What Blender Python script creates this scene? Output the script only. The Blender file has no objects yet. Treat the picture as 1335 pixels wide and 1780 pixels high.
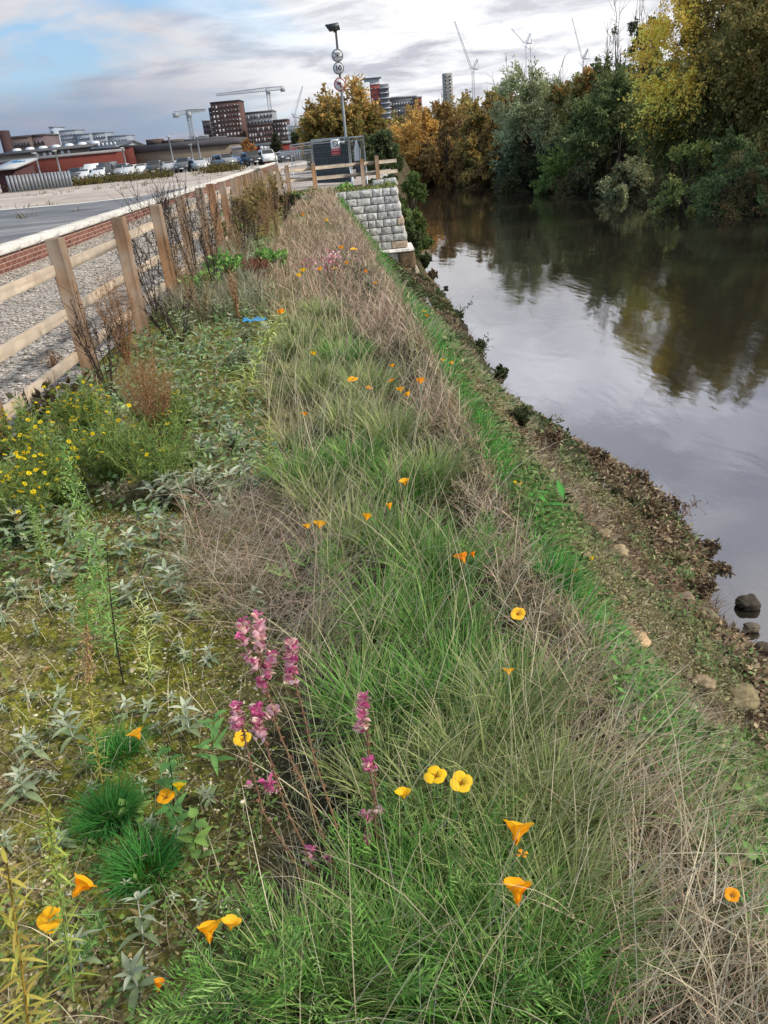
import bpy, math, random
import numpy as np
from mathutils import Matrix, Vector
sc = bpy.context.scene
rad = math.radians
# ------------------------------------------------------------------ camera
F_PX, CX, CY = 1340.0, 667.5, 890.0           # photograph 1335 x 1780
CAM_H = 1.6
def cam_axes(pitch=26.0, roll=5.5, yaw=0.585):
    p, r, a = rad(pitch), rad(roll), rad(yaw)
    f = np.array([0, math.cos(p), -math.sin(p)]); rt = np.array([1.0, 0, 0]); up = np.cross(rt, f)
    c, s = math.cos(r), math.sin(r)
    R = rt * c - up * s; U = rt * s + up * c
    M = np.array([[math.cos(a), -math.sin(a), 0], [math.sin(a), math.cos(a), 0], [0, 0, 1]])
    return M @ f, M @ R, M @ U
FW, RT, UP = cam_axes()
O = np.array([0, 0, CAM_H])
def ray(x, y): return FW * F_PX + RT * (x - CX) - UP * (y - CY)
def atz(x, y, z=0.0): d = ray(x, y); return O + d * (z - CAM_H) / d[2]
def atY(x, y, Y): d = ray(x, y); return O + d * Y / d[1]
def atX(x, y, X): d = ray(x, y); return O + d * X / d[0]
def topx(P):
    q = np.asarray(P, float) - O; z = q @ FW; z = np.where(z < 0.05, 0.05, z)
    return CX + F_PX * (q @ RT) / z, CY - F_PX * (q @ UP) / z
cam = bpy.data.objects.new("camera", bpy.data.cameras.new("camera")); sc.collection.objects.link(cam)
cam.data.sensor_fit = 'VERTICAL'; cam.data.sensor_height = 24.0; cam.data.lens = 24.0 * F_PX / 1780.0
cam.data.clip_start = 0.05; cam.data.clip_end = 6000
cam.matrix_world = Matrix(((RT[0], UP[0], -FW[0], 0), (RT[1], UP[1], -FW[1], 0), (RT[2], UP[2], -FW[2], CAM_H), (0, 0, 0, 1)))
sc.camera = cam
sc.view_settings.view_transform = 'Standard'; sc.view_settings.look = 'None'
sc.view_settings.exposure = 0.0; sc.view_settings.gamma = 1.0
sc.cycles.max_bounces = 6; sc.cycles.transparent_max_bounces = 8
# ------------------------------------------------------------------ world
SUN_EL, SUN_AZ = 36.0, 102.0                     # azimuth from +Y towards +X
w = bpy.data.worlds.new("World"); sc.world = w; w.use_nodes = True
nt = w.node_tree; N = nt.nodes; L = nt.links; N.clear()
def nd(t, nt_=None, **k):
    n = (nt_ or nt).nodes.new(t)
    for a, v in k.items(): setattr(n, a, v)
    return n
def mathn(op, a, b=None, c=None, clamp=False, T=None):
    T = T or nt
    n = T.nodes.new('ShaderNodeMath'); n.operation = op; n.use_clamp = clamp
    for i, v in enumerate((a, b, c)):
        if v is None: continue
        if isinstance(v, (int, float)): n.inputs[i].default_value = v
        else: T.links.new(v, n.inputs[i])
    return n.outputs[0]
def ramp(fac, stops, T=None, interp='LINEAR'):
    T = T or nt
    n = T.nodes.new('ShaderNodeValToRGB'); n.color_ramp.interpolation = interp
    e = n.color_ramp.elements
    while len(e) < len(stops): e.new(0.5)
    for i, (p, c) in enumerate(stops):
        e[i].position = p; e[i].color = (c[0], c[1], c[2], 1) if hasattr(c, '__len__') else (c, c, c, 1)
    T.links.new(fac, n.inputs[0]); return n.outputs[0]
def mixc(fac, a, b, T=None, mode='MIX'):
    T = T or nt
    n = T.nodes.new('ShaderNodeMix'); n.data_type = 'RGBA'; n.blend_type = mode
    for i, v in ((0, fac), (6, a), (7, b)):
        if isinstance(v, (int, float)): n.inputs[i].default_value = v
        elif isinstance(v, tuple): n.inputs[i].default_value = (*v[:3], 1)
        else: T.links.new(v, n.inputs[i])
    return n.outputs[2]
def noise(vec, scale, detail=4, rough=0.5, dist=0.0, T=None):
    T = T or nt
    n = T.nodes.new('ShaderNodeTexNoise'); n.inputs['Scale'].default_value = scale
    n.inputs['Detail'].default_value = detail; n.inputs['Roughness'].default_value = rough
    n.inputs['Distortion'].default_value = dist
    if vec is not None: T.links.new(vec, n.inputs['Vector'])
    return n.outputs[0]
sky = nd('ShaderNodeTexSky', sky_type='NISHITA', sun_disc=False)
sky.sun_elevation = rad(SUN_EL); sky.sun_rotation = rad(SUN_AZ)
tc = nd('ShaderNodeTexCoord'); sep = nd('ShaderNodeSeparateXYZ'); L.new(tc.outputs['Generated'], sep.inputs[0])
zc = mathn('ADD', mathn('MAXIMUM', sep.outputs[2], 0.0), 0.13)
comb = nd('ShaderNodeCombineXYZ'); L.new(mathn('DIVIDE', sep.outputs[0], zc), comb.inputs[0]); L.new(mathn('DIVIDE', sep.outputs[1], zc), comb.inputs[1])
comb.inputs[2].default_value = 3.7
n1 = noise(comb.outputs[0], 0.62, 6, 0.56, 0.3); n2 = noise(comb.outputs[0], 1.9, 6, 0.6, 0.4)
nn = mathn('ADD', mathn('MULTIPLY', n1, 0.62), mathn('MULTIPLY', n2, 0.38))
cloudc = ramp(nn, [(0.38, (3.6, 3.9, 4.9)), (0.46, (5.2, 5.4, 6.3)), (0.52, (6.9, 7.0, 7.6)), (0.60, (7.9, 7.9, 8.2))])
# thin spots where the blue shows
n3 = noise(comb.outputs[0], 0.55, 5, 0.55, 0.5); mp = nd('ShaderNodeMapping'); 
leftness = mathn('MULTIPLY_ADD', sep.outputs[0], -0.45, 0.0)
blue = ramp(mathn('ADD', n3, leftness), [(0.57, 0.0), (0.66, 1.0)])
skyb = mixc(1.0, sky.outputs[0], (1.5, 1.6, 1.7), mode='MULTIPLY')
col = mixc(blue, cloudc, mixc(0.6, skyb, (3.6, 5.9, 8.8)))
# bright patch of thin cloud in front of the low sun side, and a darker bank low on the left
dv = Vector(ray(960, 110)).normalized()
dotn = nd('ShaderNodeVectorMath', operation='DOT_PRODUCT'); L.new(tc.outputs['Generated'], dotn.inputs[0]); dotn.inputs[1].default_value = dv
glow = ramp(dotn.outputs['Value'], [(0.90, 0.0), (0.997, 1.0)])
col = mixc(mathn('MULTIPLY', glow, 0.25), col, (8.4, 8.4, 8.7))
dv2 = Vector(ray(60, 240)).normalized()
dot2 = nd('ShaderNodeVectorMath', operation='DOT_PRODUCT'); L.new(tc.outputs['Generated'], dot2.inputs[0]); dot2.inputs[1].default_value = dv2
dk = mathn('MULTIPLY', ramp(dot2.outputs['Value'], [(0.965, 0.0), (0.998, 1.0)]), ramp(sep.outputs[2], [(0.0, 0.2), (0.02, 1.0), (0.05, 1.0), (0.085, 0.0)]))
col = mixc(mathn('MULTIPLY', dk, 0.75), col, (3.0, 3.5, 5.0))
d3 = Vector(ray(860, 590)).normalized(); d3.z = -d3.z  # added bright sky patch above the view, there to whiten the river's reflection
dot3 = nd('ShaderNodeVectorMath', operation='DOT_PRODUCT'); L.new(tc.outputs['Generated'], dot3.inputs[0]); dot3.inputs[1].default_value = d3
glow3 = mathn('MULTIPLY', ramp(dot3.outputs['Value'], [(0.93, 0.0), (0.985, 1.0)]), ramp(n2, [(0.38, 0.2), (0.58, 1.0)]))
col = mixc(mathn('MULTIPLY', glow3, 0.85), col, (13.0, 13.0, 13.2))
# overcast: the zenith is about three times as bright as the horizon
gain = ramp(sep.outputs[2], [(0.0, 0.333), (0.14, 0.36), (0.3, (.53, .54, .58)), (0.48, (.56, .56, .57)), (0.7, (.64, .58, .50)), (1.0, (.66, .60, .50))])
col = mixc(1.0, mixc(1.0, col, gain, mode='MULTIPLY'), (3.0, 3.0, 3.0), mode='MULTIPLY')
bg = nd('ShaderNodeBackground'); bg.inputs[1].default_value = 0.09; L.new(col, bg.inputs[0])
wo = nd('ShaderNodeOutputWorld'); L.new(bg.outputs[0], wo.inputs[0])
sun = bpy.data.objects.new("sun", bpy.data.lights.new("sun", 'SUN')); sc.collection.objects.link(sun)
sun.data.energy = 3.9; sun.data.angle = rad(5); sun.data.color = (1.0, 0.95, 0.87)
sd = Vector((math.cos(rad(SUN_EL)) * math.sin(rad(SUN_AZ)), math.cos(rad(SUN_EL)) * math.cos(rad(SUN_AZ)), math.sin(rad(SUN_EL))))
sun.rotation_euler = sd.to_track_quat('Z', 'Y').to_euler()
# ------------------------------------------------------------------ helpers
rng = np.random.default_rng(7); random.seed(7)
def lin(h):
    h = h.lstrip('#'); c = np.array([int(h[i:i + 2], 16) for i in (0, 2, 4)]) / 255.0
    return np.where(c <= 0.04045, c / 12.92, ((c + 0.055) / 1.055) ** 2.4)
def pal(*hs): return np.array([lin(h) for h in hs])
def pick(p, n, jit=0.12, mix=0.35):
    """n colours drawn from a palette with some mixing and brightness jitter"""
    a = p[rng.integers(0, len(p), n)]; b = p[rng.integers(0, len(p), n)]
    t = rng.random((n, 1)) * mix
    return np.clip((a * (1 - t) + b * t) * (1 + rng.normal(0, jit, (n, 1))), 0.002, 0.95)
def link(name, me, parent=None, mat=None):
    o = bpy.data.objects.new(name, me); sc.collection.objects.link(o)
    if mat is not None and me is not None: me.materials.append(mat)
    if parent is not None: o.parent = parent
    return o
def tag(o, label=None, cat=None, group=None, kind=None):
    if label: o['label'] = label
    if cat: o['category'] = cat
    if group: o['group'] = group
    if kind: o['kind'] = kind
    return o
def thing(name, loc, label, cat, group=None, rz=0.0):
    o = bpy.data.objects.new(name, None); sc.collection.objects.link(o)
    o.location = loc; o.rotation_euler = (0, 0, rz); o.empty_display_size = 0.1
    return tag(o, label, cat, group)
class MB:
    """collects verts / faces (+ a colour per vertex) and links them as ONE mesh object"""
    def __init__(s): s.V = []; s.FC = []; s.C = []; s.n = 0
    def add(s, v, f, c=None):
        v = np.asarray(v, float).reshape(-1, 3)
        f = np.asarray(f, int)
        s.V.append(v); s.FC.append(f + s.n); s.n += len(v)
        if c is None: c = (1, 1, 1)
        c = np.asarray(c, float)
        s.C.append(np.broadcast_to(c, (len(v), 3)) if c.ndim == 1 else c)
        return s
    def mesh(s, name, origin=(0, 0, 0), smooth=False):
        me = bpy.data.meshes.new(name)
        if not s.V: return me
        v = np.concatenate(s.V) - np.asarray(origin, float); c = np.concatenate(s.C)
        li, ls = [], []; k = 0
        for f in s.FC:
            if f.size == 0: continue
            li.append(f.ravel()); m = f.shape[1]; ls.append(np.arange(len(f)) * m + k); k += f.size
        li = np.concatenate(li); ls = np.concatenate(ls)
        me.vertices.add(len(v)); me.vertices.foreach_set('co', v.ravel().astype(np.float32))
        me.loops.add(len(li)); me.loops.foreach_set('vertex_index', li.astype(np.int32))
        me.polygons.add(len(ls)); me.polygons.foreach_set('loop_start', ls.astype(np.int32))
        me.update(calc_edges=True)
        if smooth: me.polygons.foreach_set('use_smooth', np.ones(len(ls), bool))
        a = me.color_attributes.new('Col', 'FLOAT_COLOR', 'POINT')
        a.data.foreach_set('color', np.concatenate([c, np.ones((len(c), 1))], 1).ravel().astype(np.float32))
        me.validate()
        return me
    def build(s, name, mat, parent=None, smooth=False, origin=None):
        if origin is None: origin = tuple(parent.matrix_world.translation) if False else (0, 0, 0)
        return link(name, s.mesh(name, origin, smooth), parent, mat)
def box(mb, c, size, col=None, rz=0.0, M=None):
    sx, sy, sz = [q / 2 for q in size]
    v = np.array([(-sx, -sy, -sz), (sx, -sy, -sz), (sx, sy, -sz), (-sx, sy, -sz), (-sx, -sy, sz), (sx, -sy, sz), (sx, sy, sz), (-sx, sy, sz)])
    if rz: 
        a, b = math.cos(rz), math.sin(rz); v = v @ np.array([[a, b, 0], [-b, a, 0], [0, 0, 1]])
    if M is not None: v = v @ np.asarray(M).T
    v = v + np.asarray(c, float)
    mb.add(v, [(3, 2, 1, 0), (4, 5, 6, 7), (0, 1, 5, 4), (1, 2, 6, 5), (2, 3, 7, 6), (3, 0, 4, 7)], col)
    return mb
def cbox(mb, lo, hi, ch=0.01, col=None):
    """box with chamfered edges (all 12)"""
    lo = np.asarray(lo, float); hi = np.asarray(hi, float); c = (lo + hi) / 2; h = (hi - lo) / 2; ch = min(ch, h.min() * 0.9)
    v = []; idx = {}
    for sx in (-1, 1):
        for sy in (-1, 1):
            for sz in (-1, 1):
                for ax in range(3):
                    q = h.copy() - ch; q[ax] += ch; idx[(sx, sy, sz, ax)] = len(v); v.append(c + q * (sx, sy, sz))
    f = []
    for ax in range(3):
        for s in (-1, 1):
            a, b = [k for k in range(3) if k != ax]
            ring = []
            for (p, q) in ((-1, -1), (1, -1), (1, 1), (-1, 1)):
                k = [0, 0, 0]; k[ax] = s; k[a] = p; k[b] = q; ring.append(idx[(*k, ax)])
            flip = (s < 0) ^ (ax == 1)
            f.append(ring[::-1] if flip else ring)
    for ax in range(3):
        a, b = [k for k in range(3) if k != ax]
        for p in (-1, 1):
            for q in (-1, 1):
                k0 = [0, 0, 0]; k0[a] = p; k0[b] = q; k0[ax] = -1; k1 = list(k0); k1[ax] = 1
                f.append([idx[(*k0, a)], idx[(*k1, a)], idx[(*k1, b)], idx[(*k0, b)]])
    mb.add(v, f, col)
    t = []
    for sx in (-1, 1):
        for sy in (-1, 1):
            for sz in (-1, 1): t.append([idx[(sx, sy, sz, 0)], idx[(sx, sy, sz, 1)], idx[(sx, sy, sz, 2)]])
    mb.FC.append(np.array(t) + mb.n - len(v))
    return mb
def tube(mb, pts, radii, n=6, col=None, caps=True):
    pts = np.asarray(pts, float); m = len(pts)
    radii = np.broadcast_to(np.asarray(radii, float), (m,))
    d = np.gradient(pts, axis=0); d /= np.linalg.norm(d, axis=1, keepdims=True) + 1e-12
    ref = np.array([0.31, 0.17, 0.93]) if abs(d[0] @ [0.31, 0.17, 0.93]) < 0.9 else np.array([1.0, 0, 0])
    u = np.cross(d, ref); u /= np.linalg.norm(u, axis=1, keepdims=True) + 1e-12; v = np.cross(d, u)
    a = np.arange(n) * 2 * math.pi / n
    P = pts[:, None] + radii[:, None, None] * (np.cos(a)[None, :, None] * u[:, None] + np.sin(a)[None, :, None] * v[:, None])
    i = np.arange(m - 1)[:, None] * n; j = np.arange(n)[None]; j2 = (j + 1) % n
    f = np.stack([i + j, i + j2, i + n + j2, i + n + j], -1).reshape(-1, 4)
    c = col
    if col is not None and np.ndim(col) == 2: c = np.repeat(np.asarray(col), n, 0)
    mb.add(P.reshape(-1, 3), f, c)
    if caps and n <= 12:
        base = mb.n - m * n
        mb.FC.append(np.array([list(range(base, base + n))])); mb.FC.append(np.array([list(range(base + (m - 1) * n, base + m * n))[::-1]]))
    return mb
def norm(a): return a / (np.linalg.norm(a, axis=-1, keepdims=True) + 1e-12)
def blades(mb, P, az, Ln, wd, t0, bend, c0, c1=None, segs=4, twist=0.6):
    """grass blades: base points, heading, length, width, start tilt, extra tilt to the tip"""
    n = len(P)
    if n == 0: return mb
    az, Ln, wd, t0, bend = [np.broadcast_to(np.asarray(q, float), (n,)) for q in (az, Ln, wd, t0, bend)]
    h = np.stack([np.cos(az), np.sin(az), np.zeros(n)], 1)
    sa = az + math.pi / 2 + rng.normal(0, twist, n)
    s = np.stack([np.cos(sa), np.sin(sa), np.zeros(n)], 1)
    cur = P.copy(); rows = []; 
    prof = [0.75, 1.0, 0.85, 0.55, 0.12] if segs == 4 else list(np.interp(np.linspace(0, 1, segs + 1), [0, .25, .5, .75, 1], [0.75, 1.0, 0.85, 0.55, 0.12]))
    wob = rng.normal(0, 0.10, n)
    for k in range(segs + 1):
        if k:
            t = t0 + bend * ((k - 0.5) / segs) ** 1.3
            hd = h + s * (wob * k)[:, None] * 0.5
            cur = cur + (hd * np.sin(t)[:, None] + np.array([0, 0, 1.0]) * np.cos(t)[:, None]) * (Ln / segs)[:, None]
        hw = (wd * 0.5 * prof[k])[:, None]
        rows += [cur - s * hw, cur + s * hw]
    V = np.stack(rows, 1).reshape(-1, 3); m = 2 * (segs + 1)
    b = (np.arange(n) * m)[:, None, None]; k = np.arange(segs)[None, :, None] * 2
    f = (b + k + np.array([0, 1, 3, 2])[None, None]).reshape(-1, 4)
    if c1 is None: c1 = c0
    tt = np.repeat(np.linspace(0, 1, segs + 1), 2)[None, :, None]
    C = (c0[:, None] * (1 - tt) + c1[:, None] * tt).reshape(-1, 3)
    return mb.add(V, f, C)
def leaves(mb, P, D, Ln, wd, c, nrm=None, fold=0.15):
    """many small pointed leaves (two triangles-ish quads folded on the midrib)"""
    n = len(P)
    if n == 0: return mb
    D = norm(D); r = norm(rng.normal(0, 1, (n, 3))) if nrm is None else nrm
    S = norm(np.cross(D, r)); NN = np.cross(S, D)
    Ln = np.broadcast_to(np.asarray(Ln, float), (n,))[:, None]; wd = np.broadcast_to(np.asarray(wd, float), (n,))[:, None]
    mid = P + D * Ln * 0.45 
    V = np.stack([P, mid + S * wd * 0.5 + NN * wd * fold, P + D * Ln, mid - S * wd * 0.5 + NN * wd * fold], 1).reshape(-1, 3)
    f = (np.arange(n) * 4)[:, None] + np.array([0, 1, 2, 3])[None]
    return mb.add(V, np.concatenate([f[:, [0, 1, 2]], f[:, [0, 2, 3]]]), np.repeat(c, 4, 0))
def nice_leaf(mb, P, D, U, Ln, wd, c, droop=0.3, fold=0.25, nseg=5, shape=(0.12, 0.75, 1.0, 0.8, 0.42, 0.0)):
    """one well shaped leaf: midrib plus two margins"""
    D = norm(np.asarray(D, float)); S = norm(np.cross(D, np.asarray(U, float) + 1e-4)); NN = np.cross(S, D)
    t = np.linspace(0, 1, nseg + 1); hw = np.interp(t, np.linspace(0, 1, len(shape)), shape) * wd / 2; D = D
    mid = P + D * (t * Ln)[:, None] - NN * (droop * Ln * t ** 2)[:, None]
    l = mid + S * hw[:, None] + NN * (hw * fold)[:, None]; r = mid - S * hw[:, None] + NN * (hw * fold)[:, None]
    V = np.stack([l, mid, r], 1).reshape(-1, 3); k = np.arange(nseg)[:, None] * 3
    f = np.concatenate([k + np.array([[0, 1, 4, 3]]), k + np.array([[1, 2, 5, 4]])])
    cc = np.repeat(np.asarray(c, float)[None], len(V), 0).copy(); cc[1::3] *= 1.12
    return mb.add(V, f, cc)
def pip(px, py, poly):
    poly = np.asarray(poly, float); inside = np.zeros(np.shape(px), bool); j = len(poly) - 1
    for i in range(len(poly)):
        xi, yi = poly[i]; xj, yj = poly[j]
        c = ((yi > py) != (yj > py)) & (px < (xj - xi) * (py - yi) / (yj - yi + 1e-9) + xi)
        inside ^= c; j = i
    return inside
_tab = rng.random((256, 256))
def vnoise(x, y):
    x = np.asarray(x, float); y = np.asarray(y, float); xi = np.floor(x).astype(int); yi = np.floor(y).astype(int)
    fx = x - xi; fy = y - yi; fx = fx * fx * (3 - 2 * fx); fy = fy * fy * (3 - 2 * fy)
    g = lambda a, b: _tab[a % 256, b % 256]
    return (g(xi, yi) * (1 - fx) + g(xi + 1, yi) * fx) * (1 - fy) + (g(xi, yi + 1) * (1 - fx) + g(xi + 1, yi + 1) * fx) * fy - 0.5
def fbm(x, y, o=4): return sum(vnoise(x * 2 ** k + 17 * k, y * 2 ** k + 5 * k) / 2 ** k for k in range(o))
# ------------------------------------------------------------------ materials
def newmat(name):
    m = bpy.data.materials.new(name); m.use_nodes = True; T = m.node_tree
    return m, T, T.nodes['Principled BSDF']
def attr_mat(name, rough=0.6, trans=0.0, spec=0.3, nscale=None, namp=0.3, bump=0.0):
    m, T, P = newmat(name)
    a = T.nodes.new('ShaderNodeAttribute'); a.attribute_name = 'Col'; c = a.outputs['Color']
    if nscale:
        g = T.nodes.new('ShaderNodeTexCoord')
        nz = noise(g.outputs['Object'], nscale, 4, 0.6, T=T)
        c = mixc(1.0, c, ramp(nz, [(0.3, 1 - namp), (0.7, 1 + namp)], T), T, 'MULTIPLY')
        if bump:
            b = T.nodes.new('ShaderNodeBump'); b.inputs['Strength'].default_value = bump; b.inputs['Distance'].default_value = 0.02
            T.links.new(nz, b.inputs['Height']); T.links.new(b.outputs[0], P.inputs['Normal'])
    T.links.new(c, P.inputs['Base Color']); P.inputs['Roughness'].default_value = rough; P.inputs['Specular IOR Level'].default_value = spec
    if trans:
        tr = T.nodes.new('ShaderNodeBsdfTranslucent'); T.links.new(c, tr.inputs[0])
        mx = T.nodes.new('ShaderNodeMixShader'); mx.inputs[0].default_value = trans
        T.links.new(P.outputs[0], mx.inputs[1]); T.links.new(tr.outputs[0], mx.inputs[2]); T.links.new(mx.outputs[0], T.nodes['Material Output'].inputs[0])
    return m
M_GRASS = attr_mat('grass_blades', 0.55, 0.15, 0.14)
M_STRAW = attr_mat('straw', 0.7, 0.15, 0.25)
M_LEAF = attr_mat('leaf', 0.6, 0.2, 0.15)
M_FELT = attr_mat('felted_leaf', 0.85, 0.12, 0.15)
M_PETAL = attr_mat('petal', 0.55, 0.35, 0.15)
M_STEM = attr_mat('stem', 0.65, 0.0, 0.3)
M_TREE = attr_mat('tree_leaf', 0.7, 0.35, 0.08)
M_BARK = attr_mat('bark', 0.9, 0.0, 0.2, 8.0, 0.4, 0.5)
M_PAINT = attr_mat('paint', 0.45, 0.0, 0.5)
M_CARP = attr_mat('car_paint', 0.25, 0.0, 0.6)
M_METAL = attr_mat('galvanised', 0.4, 0.0, 0.5, 30.0, 0.12); M_METAL.node_tree.nodes['Principled BSDF'].inputs['Metallic'].default_value = 0.5
M_MASON = attr_mat('masonry', 0.9, 0.0, 0.2, 0.6, 0.12)
M_ROCK = attr_mat('rock', 0.85, 0.0, 0.2, 11.0, 0.5, 0.9)
M_GLASS = attr_mat('window_glass', 0.12, 0.0, 0.6)
def wood_mat():
    m, T, P = newmat('weathered_timber')
    a = T.nodes.new('ShaderNodeAttribute'); a.attribute_name = 'Col'
    g = T.nodes.new('ShaderNodeTexCoord'); mp = T.nodes.new('ShaderNodeMapping'); T.links.new(g.outputs['Object'], mp.inputs[0])
    oi = T.nodes.new('ShaderNodeObjectInfo')
    uv = T.nodes.new('ShaderNodeVectorMath'); uv.operation = 'ADD'; T.links.new(g.outputs['Object'], uv.inputs[0])
    cb = T.nodes.new('ShaderNodeCombineXYZ'); T.links.new(mathn('MULTIPLY', oi.outputs['Random'], 37.0, T=T), cb.inputs[0]); T.links.new(cb.outputs[0], uv.inputs[1])
    ax = T.nodes.new('ShaderNodeAttribute'); ax.attribute_type = 'OBJECT'; ax.attribute_name = 'grain'
    vm = T.nodes.new('ShaderNodeVectorMath'); vm.operation = 'MULTIPLY'; T.links.new(uv.outputs[0], vm.inputs[0]); T.links.new(ax.outputs['Vector'], vm.inputs[1])
    g1 = noise(vm.outputs[0], 1.0, 5, 0.6, 0.6, T); g2 = noise(uv.outputs[0], 5.0, 3, 0.5, 0.0, T)
    wv = T.nodes.new('ShaderNodeTexVoronoi'); wv.inputs['Scale'].default_value = 0.35; T.links.new(vm.outputs[0], wv.inputs['Vector'])
    knot = ramp(wv.outputs['Distance'], [(0.05, 0.45), (0.13, 1.0)], T)
    c = mixc(1.0, a.outputs['Color'], ramp(g1, [(0.30, (0.55, 0.50, 0.46)), (0.5, (1.0, 0.98, 0.95)), (0.68, (1.2, 1.2, 1.18))], T), T, 'MULTIPLY')
    c = mixc(1.0, c, ramp(g2, [(0.3, (0.78, 0.75, 0.72)), (0.65, (1.12, 1.12, 1.12))], T), T, 'MULTIPLY')
    c = mixc(1.0, c, knot, T, 'MULTIPLY')
    g3 = noise(uv.outputs[0], 1.7, 4, 0.6, 0.2, T); c = mixc(ramp(g3, [(0.42, 0.0), (0.66, 0.65)], T), c, tuple(lin('#8c857a')), T)
    sz = T.nodes.new('ShaderNodeSeparateXYZ'); T.links.new(g.outputs['Object'], sz.inputs[0])
    dirt = mathn('MULTIPLY', ramp(mathn('ADD', sz.outputs[2], mathn('MULTIPLY', g2, 0.25, T=T), T=T), [(0.10, 1.0), (0.40, 0.0)], T), 0.6, T=T); c = mixc(dirt, c, tuple(lin('#4a4430')), T)   # splashed soil at the foot
    T.links.new(c, P.inputs['Base Color']); P.inputs['Roughness'].default_value = 0.75; P.inputs['Specular IOR Level'].default_value = 0.25
    b = T.nodes.new('ShaderNodeBump'); b.inputs['Strength'].default_value = 0.4; b.inputs['Distance'].default_value = 0.004
    T.links.new(g1, b.inputs['Height']); T.links.new(b.outputs[0], P.inputs['Normal'])
    return m
M_WOOD = wood_mat()
def brick_mat():
    m, T, P = newmat('red_brick')
    g = T.nodes.new('ShaderNodeTexCoord'); s = T.nodes.new('ShaderNodeSeparateXYZ'); T.links.new(g.outputs['Object'], s.inputs[0])
    cb = T.nodes.new('ShaderNodeCombineXYZ'); T.links.new(mathn('ADD', s.outputs[1], s.outputs[0], T=T), cb.inputs[0]); T.links.new(s.outputs[2], cb.inputs[1])
    b = T.nodes.new('ShaderNodeTexBrick'); T.links.new(cb.outputs[0], b.inputs['Vector'])
    b.inputs['Scale'].default_value = 1.0; b.inputs['Brick Width'].default_value = 0.225; b.inputs['Row Height'].default_value = 0.075; b.inputs['Mortar Size'].default_value = 0.006
    b.inputs['Color1'].default_value = (*lin('#643a30'), 1); b.inputs['Color2'].default_value = (*lin('#774c3e'), 1); b.inputs['Mortar'].default_value = (*lin('#9a8a7c'), 1)
    c = mixc(1.0, b.outputs[0], ramp(noise(g.outputs['Object'], 6, 4, 0.6, T=T), [(0.3, 0.7), (0.7, 1.2)], T), T, 'MULTIPLY')
    T.links.new(c, P.inputs['Base Color']); P.inputs['Roughness'].default_value = 0.9
    return m
M_BRICK = brick_mat()
def ground_mat(name, build, rough=0.95, bump=None, bdist=0.01, bstr=0.6):
    m, T, P = newmat(name); g = T.nodes.new('ShaderNodeTexCoord')
    c, h = build(T, g.outputs['Object']); T.links.new(c, P.inputs['Base Color']); P.inputs['Roughness'].default_value = rough
    P.inputs['Specular IOR Level'].default_value = 0.2
    if h is not None:
        b = T.nodes.new('ShaderNodeBump'); b.inputs['Strength'].default_value = bstr; b.inputs['Distance'].default_value = bdist
        T.links.new(h, b.inputs['Height']); T.links.new(b.outputs[0], P.inputs['Normal'])
    return m
def _moss(T, v):
    a = noise(v, 1.6, 5, 0.65, T=T); b = noise(v, 26, 5, 0.7, T=T); vo = T.nodes.new('ShaderNodeTexVoronoi'); vo.inputs['Scale'].default_value = 95; T.links.new(v, vo.inputs['Vector'])
    peb = ramp(vo.outputs['Color'], [(0.25, lin('#3c3222')), (0.55, lin('#7a6a4a')), (0.9, lin('#b4a880'))], T)
    moss = ramp(b, [(0.34, lin('#23240c')), (0.5, lin('#565818')), (0.62, lin('#868430'))], T)
    f = ramp(mathn('ADD', mathn('MULTIPLY', a, 0.75, T=T), mathn('MULTIPLY', b, 0.25, T=T), T=T), [(0.42, 0.0), (0.54, 1.0)], T)
    c = mixc(f, peb, moss, T)
    s = T.nodes.new('ShaderNodeSeparateXYZ'); T.links.new(v, s.inputs[0])
    x01 = mathn('MULTIPLY_ADD', mathn('ADD', s.outputs[0], mathn('MULTIPLY', mathn('ADD', a, -.5, T=T), 1.2, T=T), T=T), 2.5, 1.9, clamp=True, T=T)
    c = mixc(x01, c, ramp(b, [(0.3, lin('#1c1a10')), (0.7, lin('#3c3824'))], T), T)   # leaf litter and dark soil under the tussocks
    return c, mathn('ADD', vo.outputs['Distance'], b, T=T)
M_MOSS = ground_mat('mossy_soil', _moss, bdist=0.006)
def _grav(T, v):
    vo = T.nodes.new('ShaderNodeTexVoronoi'); vo.inputs['Scale'].default_value = 30; T.links.new(v, vo.inputs['Vector'])
    a = noise(v, 2.5, 3, 0.5, T=T)
    s = T.nodes.new('ShaderNodeSeparateColor'); T.links.new(vo.outputs['Color'], s.inputs[0])
    c = ramp(s.outputs[0], [(0.0, lin('#978e84')), (0.5, lin('#b0a79c')), (1.0, lin('#c9c0b4'))], T)
    e = ramp(vo.outputs['Distance'], [(0.3, 1.0), (0.65, 0.6)], T)
    c = mixc(1.0, c, e, T, 'MULTIPLY'); c = mixc(1.0, c, ramp(a, [(0.3, 0.85), (0.7, 1.1)], T), T, 'MULTIPLY')
    return c, mathn('MULTIPLY', vo.outputs['Distance'], -1.0, T=T)
M_GRAVEL = ground_mat('gravel', _grav, bdist=0.02, bstr=1.0)
def _tar(T, v):
    a = noise(v, 0.35, 5, 0.6, 0.8, T); b = noise(v, 9, 3, 0.6, T=T)
    c = ramp(a, [(0.32, lin('#56585c')), (0.5, lin('#6c6d70')), (0.66, lin('#8a8987'))], T)
    return mixc(1.0, c, ramp(b, [(0.3, 0.85), (0.7, 1.12)], T), T, 'MULTIPLY'), b
M_TAR = ground_mat('old_tarmac', _tar)
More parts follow.
